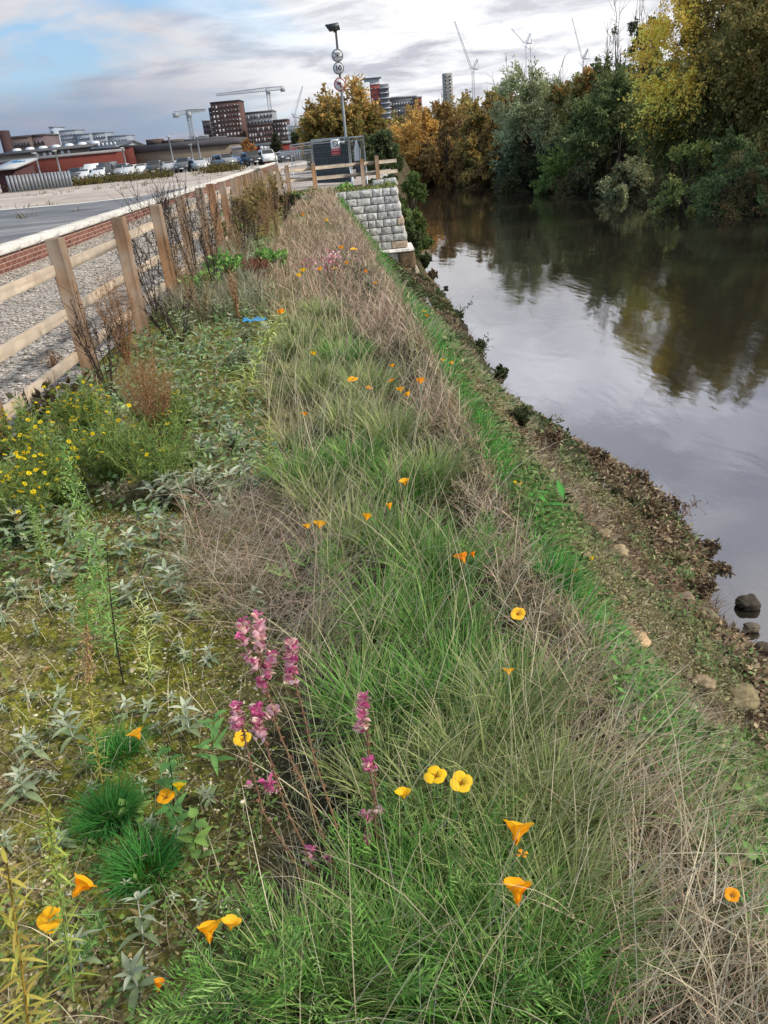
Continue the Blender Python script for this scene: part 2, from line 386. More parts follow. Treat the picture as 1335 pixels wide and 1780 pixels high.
def _conc(T, v):
    a = noise(v, 0.12, 6, 0.65, 1.0, T); b = noise(v, 1.3, 5, 0.65, 0.5, T)
    c = ramp(a, [(0.32, lin('#8d8277')), (0.48, lin('#a3988d')), (0.6, lin('#b3a99f')), (0.7, lin('#c2bab2'))], T)
    d = ramp(b, [(0.33, 0.62), (0.45, 1.0), (0.7, 1.06)], T)
    return mixc(1.0, c, d, T, 'MULTIPLY'), b
M_CONC = ground_mat('concrete_slab', _conc)
def _cope(T, v):
    b = noise(v, 14, 5, 0.65, T=T); a = noise(v, 0.8, 3, 0.5, T=T)
    c = ramp(b, [(0.3, lin('#a9a69f')), (0.6, lin('#cbc8c1'))], T)
    return mixc(1.0, c, ramp(a, [(0.3, 0.85), (0.7, 1.08)], T), T, 'MULTIPLY'), b
M_COPE = ground_mat('coping_concrete', _cope, bdist=0.002)
def _bank(T, v):
    a = noise(v, 1.2, 6, 0.7, T=T); b = noise(v, 18, 4, 0.7, T=T)
    c = ramp(a, [(0.3, lin('#2e2a1c')), (0.5, lin('#4c4530')), (0.7, lin('#6a5c42'))], T)
    return mixc(1.0, c, ramp(b, [(0.3, 0.7), (0.7, 1.2)], T), T, 'MULTIPLY'), mathn('ADD', a, b, T=T)
M_BANK = ground_mat('bank_soil', _bank, bdist=0.05)
def water_mat():
    m, T, P = newmat('river_water'); g = T.nodes.new('ShaderNodeTexCoord')
    mp = T.nodes.new('ShaderNodeMapping'); mp.inputs['Scale'].default_value = (1.0, 0.45, 1.0); mp.inputs['Rotation'].default_value = (0, 0, rad(-65)); T.links.new(g.outputs['Object'], mp.inputs[0])
    a = noise(mp.outputs[0], 0.55, 3, 0.55, 0.5, T); b = noise(mp.outputs[0], 3.2, 4, 0.6, 0.3, T); c = noise(g.outputs['Object'], 16, 3, 0.6, T=T)
    msk = ramp(noise(g.outputs['Object'], 0.13, 3, 0.5, T=T), [(0.42, 0.25), (0.62, 1.0)], T)
    h = mathn('ADD', mathn('MULTIPLY', a, 1.2, T=T), mathn('MULTIPLY', mathn('ADD', mathn('MULTIPLY', b, 0.35, T=T), mathn('MULTIPLY', c, 0.05, T=T), T=T), msk, T=T), T=T)
    bp = T.nodes.new('ShaderNodeBump'); bp.inputs['Strength'].default_value = 0.16; bp.inputs['Distance'].default_value = 0.10
    T.links.new(h, bp.inputs['Height']); T.links.new(bp.outputs[0], P.inputs['Normal'])
    P.inputs['Base Color'].default_value = (0.020, 0.017, 0.012, 1); P.inputs['Roughness'].default_value = 0.03
    P.inputs['IOR'].default_value = 3.3; P.inputs['Specular IOR Level'].default_value = 0.5
    return m
M_WATER = water_mat()
def wpos(o):
    p = Vector((0, 0, 0))
    while o is not None: p = p + o.location; o = o.parent
    return p
def _build(s, name, mat, parent=None, smooth=False, origin=None):
    if parent is not None: org = tuple(wpos(parent))
    else: org = origin if origin is not None else (0, 0, 0)
    o = link(name, s.mesh(name, org, smooth), parent, mat)
    if parent is None and origin is not None: o.location = origin
    return o
MB.build = _build
# ------------------------------------------------------------------ the lie of the land
WZ = -3.0
_cy = [-40, 0, 1, 1.5, 2, 2.8, 3.8, 6.8, 11.7, 15.9, 20, 24.2, 24.21, 34, 60, 90]
_cx = [.8, .75, .66, .58, .56, .52, .48, .35, .0, -.4, -.62, -.8, 1.05, 1.25, 2.2, 4.6]
_ey = [-40, 0, 2, 4.3, 5.3, 7.0, 8.6, 9.8, 11.4, 12.5, 15.9, 23.7, 35, 47, 84, 95]
_ex = [3.6, 3.1, 3.0, 3.0, 3.05, 3.3, 3.30, 2.85, 2.40, 2.18, 2.12, 1.95, 2.2, 2.4, 6.2, 8.5]
_fy = [-60, 0, 20, 38.8, 43, 51, 58, 68, 84, 95]
_fx = [27, 24, 21.5, 19.2, 17.4, 16.8, 15, 12.8, 6.9, 4.5]
def xcrest(y): return np.interp(y, _cy, _cx)
def xedge(y): return np.interp(y, _ey, _ex) + 0.30 * vnoise(np.asarray(y) * 1.5, 3.3) + 0.22 * vnoise(np.asarray(y) * 4.1, 9.3)
def lotz(y): return 0.42 - 0.0105 * (np.maximum(y, 10) - 15)
def bedz(x, y):
    return 0.04 * fbm(x * 1.3, y * 1.3, 3) + np.interp(y, [0, 12, 20, 25, 30, 60, 95], [0, 0.02, 0.12, 0.15, .1, -.3, -.7]) - 0.03 * (x < -2.6)
def bankz(t, x, y):
    p = np.interp(t, [0, .06, .25, .5, .75, .95, 1.02, 1.4], [0, -.10, -.85, -1.75, -2.35, -2.75, -3.06, -4.0])
    return p + np.clip(t * 4, 0, 1) * (0.16 * fbm(x * 1.1, y * 1.1, 4) + .14 * np.clip(fbm(x * 3.1 + 7, y * 3.1, 3), -.1, 1)) * (t < 1.0)
def nearz(x, y):
    x = np.asarray(x, float); y = np.asarray(y, float)
    xc = xcrest(y); t = (x - xc) / (xedge(y) - xc)
    return np.where(t <= 0, bedz(x, y), bedz(xc, y) * np.clip(1 - t * 3, 0, 1) + bankz(np.maximum(t, 0), x, y))
def farz(x, y):
    d = np.asarray(x) - np.interp(y, _fy, _fx)
    return WZ + np.interp(d, [-3, 0, .5, 2, 6, 20], [-1.2, -.02, .45, 1.2, 2.6, 3.4]) + 0.35 * fbm(np.asarray(x) * .5, np.asarray(y) * .5) * (d > 0)
def grid(name, xs, ys, zf, mat, kind='structure'):
    """xs may be (len(ys), nx)"""
    ys = np.asarray(ys, float); xs = np.asarray(xs, float)
    if xs.ndim == 1: xs = np.broadcast_to(xs, (len(ys), len(xs)))
    Y = np.broadcast_to(ys[:, None], xs.shape); Z = zf(xs, Y)
    nx = xs.shape[1]; i = np.arange(len(ys) - 1)[:, None] * nx; j = np.arange(nx - 1)[None]
    f = np.stack([i + j, i + j + 1, i + nx + j + 1, i + nx + j], -1).reshape(-1, 4)
    mb = MB(); mb.add(np.stack([xs, Y, Z], -1).reshape(-1, 3), f); o = mb.build(name, mat, smooth=True); o['kind'] = kind
    return o
WALLX = -5.7
yb = np.concatenate([np.arange(-3, 10, .06), np.arange(10, 24.19, .15)])
u = np.linspace(0, 1, 110)[None]
grid('planting_bed', -2.55 + u * (xcrest(yb)[:, None] + 2.55), yb, bedz, M_MOSS)
yb2 = np.concatenate([np.arange(-40, -3, 2), np.arange(-3, 14, .07), np.arange(14, 24.2, .2)])
tt = np.linspace(0, 1.4, 70)[None]
grid('river_bank', xcrest(yb2)[:, None] + tt * (xedge(yb2) - xcrest(yb2))[:, None], yb2, lambda x, y: nearz(x, y), M_BANK)
yb2 = np.concatenate([np.arange(24.2, 40, .3), np.arange(40, 96, 1.0)])
def bank2z(x, y):
    t = (x - xcrest(y)) / (xedge(y) - xcrest(y)); z0 = np.interp(y, [24, 30, 40, 60, 95], [-2.2, -1.7, -.15, -.35, -.9])
    return np.where(t < .3, z0, z0 + (t - .3) / .7 * (-3.02 - z0)) - np.clip(t - 1, 0, 1) * 1.5 + .15 * fbm(x, y, 4) * (t < 1) * (t > .05)
xc2 = np.maximum(xcrest(yb2), 1.0)[:, None]
grid('river_bank', xc2 + tt * (xedge(yb2)[:, None] - xc2), yb2, bank2z, M_BANK)
def gravz(x, y): return 0.09 * np.clip((-3 - x) / 2.4, 0, 1) + 0.012 + 0.02 * fbm(x * 2, y * 2, 3) + np.interp(y, [0, 20, 26], [0, 0.1, 0.2])
gy = np.arange(-6, 27, .12)
grid('gravel_strip', np.linspace(WALLX + .02, -2.42, 50), gy, gravz, M_GRAVEL)
grid('concrete_yard', np.concatenate([np.linspace(-140, -20, 20), np.linspace(-19, WALLX - .05, 20)]), np.arange(-6, 125, 2.0), lambda x, y: lotz(y) + 0 * x, M_CONC)
ysg = np.arange(25.6, 96, .8); xr = xcrest(ysg)[:, None]
grid('yard_ground', WALLX - .1 + np.linspace(0, 1, 16)[None] * (xr - WALLX + .1), ysg, lambda x, y: np.where(y < 27, .14, lotz(y) - .02) + 0 * x - .02, M_CONC)
grid('far_bank', np.interp(yb3 := np.concatenate([np.arange(-60, 20, 4), np.arange(20, 96, .7)]), _fy, _fx)[:, None] + np.concatenate([np.linspace(-3, 6, 26), [10, 20, 60, 400]])[None], yb3, farz, M_BANK)
mg = MB(); s_ = 3500
for (x0, x1, y0, y1, z) in ((-s_, s_, 94.9, s_, -1.15), (-s_, -139.9, -200, 94.9, -.55), (-139.9, .9, -200, -5.9, -.05)):
    mg.add([(x0, y0, z), (x1, y0, z), (x1, y1, z), (x0, y1, z)], [(0, 1, 2, 3)])
mg.add([(-s_, 94.9, -1.15), (s_, 94.9, -1.15), (s_, 94.9, -6), (-s_, 94.9, -6)], [(3, 2, 1, 0)])
o = mg.build('ground', M_CONC); o['kind'] = 'structure'
mw = MB(); mw.add([(-2, -60, WZ), (60, -60, WZ), (60, 96, WZ), (-2, 96, WZ)], [(0, 1, 2, 3)])
o = mw.build('river_water', M_WATER); o['kind'] = 'structure'
grid('planting_bed', np.linspace(-2.55, 1.0, 40), np.arange(24.05, 25.7, .1), lambda x, y: bedz(x, y), M_MOSS)
# tarmac patch and the pale line of concrete along its edge: sheets lying on the yard
def on_lot(px, py, dz=0.0):
    z = .3
    for _ in range(12): p = atz(px, py, z); z = float(lotz(p[1])) + dz
    return p
tl = [on_lot(x, y) for x, y in ((-260, 392), (-60, 371), (0, 366), (120, 356), (205, 347), (262, 341), (310, 328))]
mt = MB(); ys = np.arange(-5.5, 60, .5); le = []
mt_pts = np.array([p[:2] for p in tl])
# tarmac between the coping and the pale line, as strips perpendicular to the wall
xs_ = np.linspace(-60, WALLX - .45, 120); yl = np.interp(xs_, mt_pts[:, 0], mt_pts[:, 1])
rows = np.linspace(0, 1, 40)[:, None]; Yt = -5.5 + rows * (yl[None] + 5.5); Xt = np.broadcast_to(xs_[None], Yt.shape)
def sheet(name, X, Y, dz, mat):
    nx = X.shape[1]; i = np.arange(X.shape[0] - 1)[:, None] * nx; j = np.arange(nx - 1)[None]
    mb = MB(); mb.add(np.stack([X, Y, lotz(Y) + dz], -1).reshape(-1, 3), np.stack([i + j, i + j + 1, i + nx + j + 1, i + nx + j], -1).reshape(-1, 4))
    o = mb.build(name, mat); o['kind'] = 'structure'; return o
sheet('tarmac', Xt, Yt, .006, M_TAR)
wv = .9 + .5 * vnoise(xs_ * .8, 2.2)
sheet('concrete_edging', np.stack([xs_, xs_]), np.stack([yl - .1, yl + wv]), .012, M_COPE)
# yard kerb strip leading to the gate
kp = [on_lot(x, y, .05) for x, y in ((462, 293), (478, 292), (505, 287), (536, 280))]
mk = MB()
for a, b in zip(kp[:-1], kp[1:]):
    d = norm((b - a)[None])[0]; s = np.array([-d[1], d[0], 0]) * .45
    mk.add([a - s, a + s, b + s, b - s, a - s - (0, 0, .3), a + s - (0, 0, .3), b + s - (0, 0, .3), b - s - (0, 0, .3)], [(3, 2, 1, 0), (0, 1, 5, 4), (1, 2, 6, 5), (2, 3, 7, 6), (3, 0, 4, 7)])
o = mk.build('kerb', M_COPE); o['kind'] = 'structure'
# ------------------------------------------------------------------ brick wall with coping
bw = thing('brick_wall', (WALLX, 0, 0), 'low red brick wall with pale concrete coping between gravel strip and yard', 'wall')
mb = MB(); box(mb, (WALLX - .13, 27, .19), (.24, 65, .46)); mb.build('brickwork', M_BRICK, bw)
mb = MB(); y = -5.5
while y < 59: 
    cbox(mb, (WALLX - .36, y, .425), (WALLX + .04, y + .895, .52), .012); y += .905
mb.build('coping', M_COPE, bw)
# ------------------------------------------------------------------ timber fence beside the gravel
FX = -2.29
C_POST = lin('#765a40'); C_RAIL = lin('#aea08e')
fence = thing('timber_fence', (FX, 4.4, 0), 'brown timber post and rail fence between the gravel strip and the planted bed', 'fence')
posts = [(2.95, 1.12), (4.42, 1.1), (6.13, 1.12), (7.75, 1.12), (9.26, 1.12), (10.59, 1.12), (11.85, 1.15), (12.94, 1.15), (13.99, 1.13), (15.04, 1.13), (15.9, 1.13), (16.78, 1.12), (17.5, 1.12), (18.2, 1.11), (19.3, 1.1), (20.4, 1.1), (21.8, 1.08), (23.6, 1.08)]
def woodpart(name, lo, hi, col, parent, grain, ch=.006, M=None, piv=None):
    mb = MB(); cbox(mb, lo, hi, ch, col * (1 + rng.normal(0, .07)))
    if M is not None: v = mb.V[0]; mb.V[0] = (v - piv) @ np.asarray(M.to_3x3()).T + piv
    o = mb.build(name, M_WOOD, parent); o['grain'] = grain; return o
for (y, h) in posts:
    r = random.uniform(-1, 1); M = Matrix.Rotation(rad(r * 1.4), 4, 'Y') @ Matrix.Rotation(rad(random.uniform(-1.2, 1.2)), 4, 'X') @ Matrix.Rotation(rad(random.uniform(-5, 5)), 4, 'Z')
    woodpart('post', (FX - .055, y - .055, -.15), (FX + .055, y + .055, h), C_POST, fence, (16.0, 16.0, 1.2), .006, M, np.array([FX, y, 0]))
for z in (.905, .57, .24):
    ys_ = [p[0] for p in posts]; k = 0; y0 = 1.2
    cuts = [1.2] + [ys_[i] for i in range(1, len(ys_), 2)] + [25.4]
    for a, b in zip(cuts[:-1], cuts[1:]):
        za = z + random.uniform(-.012, .012)
        M = Matrix.Rotation(rad(random.uniform(-.25, .25)), 4, 'X')
        woodpart('rail', (FX - .094, a + .004, za - .04), (FX - .058, b - .004, za + .042), C_RAIL, fence, (14.0, 1.0, 14.0), .004, M, np.array([FX, (a + b) / 2, za]))
PY = 25.6
cf = thing('timber_fence', (0, PY, .1), 'short timber rail fence across the top of the stone block wall', 'fence')
def xa(px, py, Y=PY): return float(atY(px, py, Y)[0])
for px, h in ((546, 1.0), (631, 1.02), (657, 1.02), (500, 1.0)):
    x = xa(px, 305); woodpart('post', (x - .06, PY - .06, -.1), (x + .06, PY + .06, h + random.uniform(-.03, .03)), C_POST, cf, (16.0, 16.0, 1.2))
for z in (.86, .57, .24):
    woodpart('rail', (xa(500, 300), PY + .063, z - .05), (xa(600, 290), PY + .10, z + .05), C_RAIL, cf, (1.0, 14.0, 14.0), .004)
    woodpart('rail', (xa(600, 290) + .004, PY + .063, z - .055), (xa(690, 284), PY + .10, z + .045), C_RAIL, cf, (1.0, 14.0, 14.0), .004)
    woodpart('rail', (FX, PY + .063, z - .06), (xa(500, 300) - .004, PY + .10, z + .03), C_RAIL, cf, (1.0, 14.0, 14.0), .004)
# ------------------------------------------------------------------ stone block wall
def rockblock(mb, lo, hi, col, side=False, bulge=.02):
    lo = np.array(lo, float); hi = np.array(hi, float)
    def face(o, U, V, Nn):
        nu, nv = 9, 6; uu, vv = np.meshgrid(np.linspace(0, 1, nu), np.linspace(0, 1, nv))
        e = np.minimum(np.minimum(uu, 1 - uu) * 5, np.minimum(vv, 1 - vv) * 3.5).clip(0, 1) ** .5
        q = rng.random() * 90
        d = e * (bulge + .9 * bulge * fbm(uu * 2.3 + q, vv * 1.6 + q, 3))
        P = o + uu[..., None] * U + vv[..., None] * V + d[..., None] * Nn
        i = np.arange(nv - 1)[:, None] * nu; j = np.arange(nu - 1)[None]
        mb.add(P.reshape(-1, 3), np.stack([i + j, i + j + 1, i + nu + j + 1, i + nu + j], -1).reshape(-1, 4), col)
    s = hi - lo
    face(lo, np.array([s[0], 0, 0]), np.array([0, 0, s[2]]), np.array([0, -1.0, 0]))
    face(np.array([hi[0], lo[1], lo[2]]), np.array([0, s[1], 0]), np.array([0, 0, s[2]]), np.array([1.0, 0, 0]))
    mb.add([(lo[0], lo[1], hi[2]), (hi[0], lo[1], hi[2]), (hi[0], hi[1], hi[2]), (lo[0], hi[1], hi[2]),
            (lo[0], lo[1], lo[2]), (hi[0], lo[1], lo[2]), (hi[0], hi[1], lo[2]), (lo[0], hi[1], lo[2])], [(0, 1, 2, 3), (7, 6, 5, 4), (3, 7, 4, 0), (6, 2, 3, 7)], col)
sw = thing('stone_wall', (.2, 24, -1.5), 'grey rock-faced concrete block retaining wall stepping down to the river', 'wall')
mb = MB(); ch = .2065; ztop = .2; cs = lin('#c4c2bc')
for k in range(8):
    z1 = ztop - k * ch; st = (k // 2) * .055
    x = -2.4 - random.random() * .3; xe = 1.04 + st
    while x < xe - .05:
        wdt = random.choice([.22, .3, .36, .4]); x1 = min(x + wdt, xe)
        if xe - x1 < .14: x1 = xe
        c = cs * random.uniform(.82, 1.12) * np.array([1, .995, .985 + random.random() * .02])
        if random.random() < .06: c = c * np.array([1.0, .8, .62])
        rockblock(mb, (x + .009, 24 - st, z1 - ch + .020), (x1 - .009, 24.5, z1), c); x = x1
    y = 24.52
    while y < 34:
        rockblock(mb, (xe - .3, y, z1 - ch + .012), (xe, y + .39, z1), cs * random.uniform(.8, 1.1)); y += .402
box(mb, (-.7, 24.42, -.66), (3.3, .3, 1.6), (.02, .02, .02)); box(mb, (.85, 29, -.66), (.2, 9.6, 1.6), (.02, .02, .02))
mb.build('blockwork', M_ROCK, sw)
mb = MB(); cbox(mb, (.1, 23.62, -1.53), (1.38, 25, -1.455), .015, cs * .95)
mb.build('ledge', M_ROCK, sw)
mb = MB(); rockblock(mb, (-.2, 23.7, -2.0), (.9, 25, -1.535), cs * .75); rockblock(mb, (.91, 23.66, -2.15), (1.36, 25, -1.535), lin('#6b5a44') * .9, bulge=.05); rockblock(mb, (.2, 23.72, -2.9), (1.3, 25, -2.2), lin('#4a4236'), bulge=.05)
cbox(mb, (.5, 23.5, -2.2), (1.5, 25, -2.13), .015, lin('#9c9482')); mb.build('footing', M_ROCK, sw)
mb = MB(); rockblock(mb, (.72, 25.2, .21), (1.06, 25.5, .40), cs * .9); rockblock(mb, (.36, 25.22, .21), (.70, 25.5, .38), cs)
tag(mb.build('stone_block', M_ROCK, None, origin=(.7, 25.3, .21)), 'pair of loose grey stones on the wall corner under the last rail', 'stone')
# thin old concrete edge running along the foot of the green slope
ke = [(x_, y_) for x_, y_ in ((1.15, 23.4), (1.18, 21), (1.26, 19), (1.38, 17.2), (1.5, 15.8))]
mb = MB()
for a, b in zip(ke[:-1], ke[1:]):
    za = float(nearz(*a)) + .10; zb = float(nearz(*b)) + .10; A = np.array([*a, za]); B = np.array([*b, zb]); s = np.array([.09, 0, 0])
    mb.add([A - s, A + s, B + s, B - s, A - s - (0, 0, .4), A + s - (0, 0, .4), B + s - (0, 0, .4), B - s - (0, 0, .4)], [(3, 2, 1, 0), (0, 4, 5, 1), (1, 5, 6, 2), (2, 6, 7, 3), (3, 7, 4, 0)], lin('#8d8672'))
tag(mb.build('concrete_edge', M_COPE), 'narrow old concrete kerb half sunk in the bank below the block wall', 'kerb')
# ------------------------------------------------------------------ lamp post with its signs
LY = 32.0
def P3(px, py, Y): return atY(px, py, Y)
b0 = P3(606, 300, LY); top = P3(583.5, 52, LY); lx = b0[0] + .02
lp = thing('lamp_post', (lx, LY, float(lotz(LY))), 'tall grey lamp post with floodlight head rising behind the site gate', 'lamp post')
gm = lin('#6d7276')
xl = float(top[0]); mb = MB(); tube(mb, [(lx, LY, 0), (lx + (xl - lx) * .3, LY, 1.6)], .075, 10, gm); tube(mb, [(lx + (xl - lx) * .3, LY, 1.6), (xl, LY, top[2])], [.055, .04], 10, gm)
mb.build('pole', M_PAINT, lp)
hz = float(top[2]); hx = xl
mb = MB(); hc = lin('#2e3236'); 
M = Matrix.Rotation(rad(14), 4, 'Y')
vv = np.array([(-.36, -.16, .17), (.12, -.16, .20), (.12, .16, .20), (-.36, .16, .17), (-.22, -.13, -.03), (.16, -.13, 0), (.16, .13, 0), (-.22, .13, -.03)]) + (hx, LY, hz)
mb.add(vv, [(0, 1, 2, 3), (7, 6, 5, 4), (0, 4, 5, 1), (1, 5, 6, 2), (2, 6, 7, 3), (3, 7, 4, 0)], hc)
box(mb, (hx - .02, LY, hz - .02), (.13, .13, .1), hc)
mb.build('floodlight', M_PAINT, lp)
def text_mesh(s, size, loc, col, parent, mat=M_PAINT, depth=.002, rx=90, align='CENTER', bold=0.0, rz=0.0):
    cu = bpy.data.curves.new('lettering', 'FONT'); cu.body = s; cu.size = size; cu.align_x = align; cu.align_y = 'CENTER'; cu.extrude = depth; cu.offset = bold
    t = bpy.data.objects.new('lettering', cu); sc.collection.objects.link(t)
    me = bpy.data.meshes.new_from_object(t); bpy.data.objects.remove(t)
    a = me.color_attributes.new('Col', 'FLOAT_COLOR', 'POINT'); n = len(me.vertices)
    a.data.foreach_set('color', np.tile(np.array([*col, 1.0]), n).astype(np.float32))
    me.materials.clear(); me.materials.append(mat)
    o = bpy.data.objects.new('lettering', me); sc.collection.objects.link(o); o.rotation_euler = (rad(rx), 0, rz)
    o.parent = parent; o.location = Vector(loc) - wpos(parent); return o
def disc(mb, c, r0, r1, y, col, n=32, th=.01):
    a = np.arange(n) * 2 * math.pi / n; P = []
    for yy in (y, y + th):
        for r in (r0, r1): P.append(np.stack([c[0] + r * np.cos(a), np.full(n, yy), c[1] + r * np.sin(a)], 1))
    V = np.concatenate(P); j = np.arange(n); k = (j + 1) % n
    f = [np.stack([j, k, n + k, n + j], 1), np.stack([n + j, n + k, 3 * n + k, 3 * n + j], 1), np.stack([2 * n + k, 2 * n + j, 3 * n + j, 3 * n + k], 1)]
    mb.add(V, np.concatenate(f), col)
WH = lin('#c9cbcb'); BKc = lin('#1b1c1e'); RD = lin('#a0342e'); RIM = lin('#5d6468')
def round_sign(px, py, rpx, kind, label):
    c = P3(px, py, LY); r = rpx * LY * .93 / F_PX * 1.09; yy = LY - .10
    t = thing('road_sign', (c[0], LY, c[2]), label, 'sign')
    mb = MB(); disc(mb, (c[0], c[2]), 0, r * .86, yy, WH); mb.build('face', M_PAINT, t)
    mb = MB(); disc(mb, (c[0], c[2]), r * .86, r, yy - .002, RD if kind == 'turn' else RIM, th=.02); mb.build('rim', M_PAINT, t)
    if kind == 'ten': text_mesh('10', r * 1.25, (c[0], yy - .006, c[2]), BKc, t, bold=.004)
    elif kind == 'words':
        for q, (s, z) in enumerate((('MAXIMUM', .36), ('SPEED', .08), ('ON THIS SITE', -.22))): text_mesh(s, r * .27, (c[0], yy - .006, c[2] + z * r), BKc, t)
    else:
        mb = MB(); q = r * .8
        prof = [(.35, -.62), (.35, .15), (.2, .42), (-.15, .42), (-.15, .68), (-.62, .2), (-.15, -.22), (-.15, .08), (.02, .08), (.07, -.02), (.07, -.62)]
        n = len(prof); V = [(c[0] + a * q, yy - .008, c[2] + b * q) for a, b in prof] + [(c[0] + a * q, yy - .002, c[2] + b * q) for a, b in prof]
        mb.add(V, [list(range(n))], BKc)
        mb.build('arrow', M_PAINT, t)
        mb = MB(); th = rad(-42); pts = [np.array([c[0] + s * r * .88 * math.cos(th), yy - .010, c[2] + s * r * .88 * math.sin(th)]) for s in (-1, 1)]
        nn_ = np.array([-math.sin(th), 0, math.cos(th)]) * r * .07
        mb.add([pts[0] - nn_, pts[1] - nn_, pts[1] + nn_, pts[0] + nn_], [(0, 1, 2, 3)], RD); mb.build('slash', M_PAINT, t)
    mb = MB(); box(mb, (c[0], LY - .05, c[2]), (.05, .10, .05), RIM); mb.build('bracket', M_PAINT, t)
round_sign(586.5, 97, 8.6, 'words', 'round white sign with small black words, uppermost on the lamp post')
round_sign(588.5, 119, 8.2, 'ten', 'round white sign reading 10 on the lamp post')
round_sign(590.5, 147, 8.8, 'turn', 'round red-ringed no left turn sign on the lamp post')
# ------------------------------------------------------------------ site fencing panels
C_GAL = lin('#a6abad')
def mesh_panel(A, B, H, label, base=None, net=None, step=.09):
    A = np.array(A, float); B = np.array(B, float); t = thing('fence_panel', tuple(A), label, 'fence panel', 'wire mesh fence panels of the site gate')
    up = np.array([0, 0, H]); mb = MB()
    tube(mb, [A, A + up], .021, 8, C_GAL); tube(mb, [B, B + up], .021, 8, C_GAL); tube(mb, [A + up, B + up], .021, 8, C_GAL); tube(mb, [A + up * .06, B + up * .06], .018, 8, C_GAL); tube(mb, [A + up * .93, B + up * .93], .012, 6, C_GAL)
    mb.build('tube_frame', M_METAL, t)
    mb = MB(); n = int(np.linalg.norm(B - A) / step)
    for i in range(1, n): q = A + (B - A) * i / n; tube(mb, [q + up * .06, q + up * .98], .0025, 3, C_GAL * .8, False)
    for i in range(1, 8): tube(mb, [A + up * i / 8, B + up * i / 8], .0025, 3, C_GAL * .8, False)
    mb.build('wire_mesh', M_METAL, t)
    if net is not None:
        mb = MB(); nx, nz = 30, 14; uu, vv = np.meshgrid(np.linspace(net[0], net[1], nx), np.linspace(net[2], net[3], nz)); d = norm((B - A)[None])[0]; nn_ = np.array([d[1], -d[0], 0])
        P = A + uu[..., None] * (B - A) + vv[..., None] * up + (nn_ * (.03 + .03 * fbm(uu * 9, vv * 4, 3))[..., None])
        i = np.arange(nz - 1)[:, None] * nx; j = np.arange(nx - 1)[None]
        mb.add(P.reshape(-1, 3), np.stack([i + j, i + j + 1, i + nx + j + 1, i + nx + j], -1).reshape(-1, 4), lin('#33373a')); mb.build('netting', M_STRAW, t)
    mb = MB(); c = (A + B) / 2
    for q in (A, B): cbox(mb, q + (-.3, -.11, -.02), q + (.3, .11, .1), .02, lin('#2b2b2b'))
    mb.build('foot_block', M_PAINT, t)
    return t
def PT(px, py, Y, zb): p = P3(px, py, Y); return (p[0], Y, zb)
mesh_panel(PT(604, 238, 27.2, .12), PT(541, 247, 28.6, .12), 1.50, 'wire mesh panel hung with black netting and a prohibition sign', net=(0.0, .98, .12, .95))
mesh_panel(PT(539, 247, 28.7, .12), PT(478, 268, 29.6, .12), 1.22, 'bare wire mesh panel between the netted panel and the yard kerb')
mesh_panel(PT(606, 237, 27.2, .1), PT(631, 234, 26.2, .1), 1.50, 'narrow wire mesh panel carrying a white triangular board', net=(.35, .75, .3, .93))
mesh_panel(PT(598, 236, 31.5, .2), PT(505, 262, 38, .1), 1.42, 'far wire mesh panel behind the netted one')
# signs on the panels
c = P3(583.5, 256, 27.45); t = thing('warning_sign', (c[0], 27.45, c[2]), 'white and red no-entry notice hung on the black netting', 'sign')
W_ = .30; H_ = .47; mb = MB(); box(mb, (c[0], 27.45, c[2]), (W_, .012, H_), lin('#cfd0d0')); mb.build('board', M_PAINT, t)
mb = MB(); box(mb, (c[0], 27.437, c[2] - .085), (W_ * .96, .008, .09), lin('#b8262e')); box(mb, (c[0], 27.437, c[2] - .182), (W_ * .96, .008, .085), lin('#b8262e')); mb.build('red_band', M_PAINT, t)
mb = MB(); disc(mb, (c[0], c[2] + .11), .072, .09, 27.436, BKc, th=.006); tube(mb, [(c[0] - .05, 27.436, c[2] + .16), (c[0] + .05, 27.436, c[2] + .06)], .008, 4, BKc); mb.build('prohibition_symbol', M_PAINT, t)
text_mesh('DANGER', .06, (c[0], 27.43, c[2] - .085), WH, t); text_mesh('KEEP OUT', .05, (c[0], 27.43, c[2] - .182), WH, t)
c = P3(595.5, 247, 27.3); mb = MB(); box(mb, (c[0], 27.3, c[2]), (.17, .01, .07), lin('#c9cbcb'), M=Matrix.Rotation(rad(12), 3, 'Y')); tag(mb.build('name_plate', M_PAINT, None, origin=tuple(c)), 'small white blank plate on the panel top beside the red notice', 'sign')
c = P3(620.5, 262, 26.5); mb = MB()
V = [(-.10, 0, -.28), (.10, 0, -.28), (.11, 0, .04), (.0, 0, .34), (-.09, 0, .04)]; V2 = [(a, .02, b) for a, _, b in V]
mb.add(np.array(V + V2) + c, [(0, 1, 2, 3, 4), (9, 8, 7, 6, 5)], lin('#c4c8c9')); mb.add(np.array(V + V2) + c, [(i, (i + 1) % 5, 5 + (i + 1) % 5, 5 + i) for i in range(5)], lin('#8b8f90'))
tag(mb.build('board', M_PAINT, None, origin=tuple(c)), 'white pointed board fixed to the narrow mesh panel', 'board')
mb = MB(); tube(mb, [P3(606, 285, 26.3), P3(615, 322, 25.9)], .018, 6, lin('#c9cbcb')); tag(mb.build('brace_pole', M_METAL), 'thin white brace pole leaning behind the short fence', 'pole')
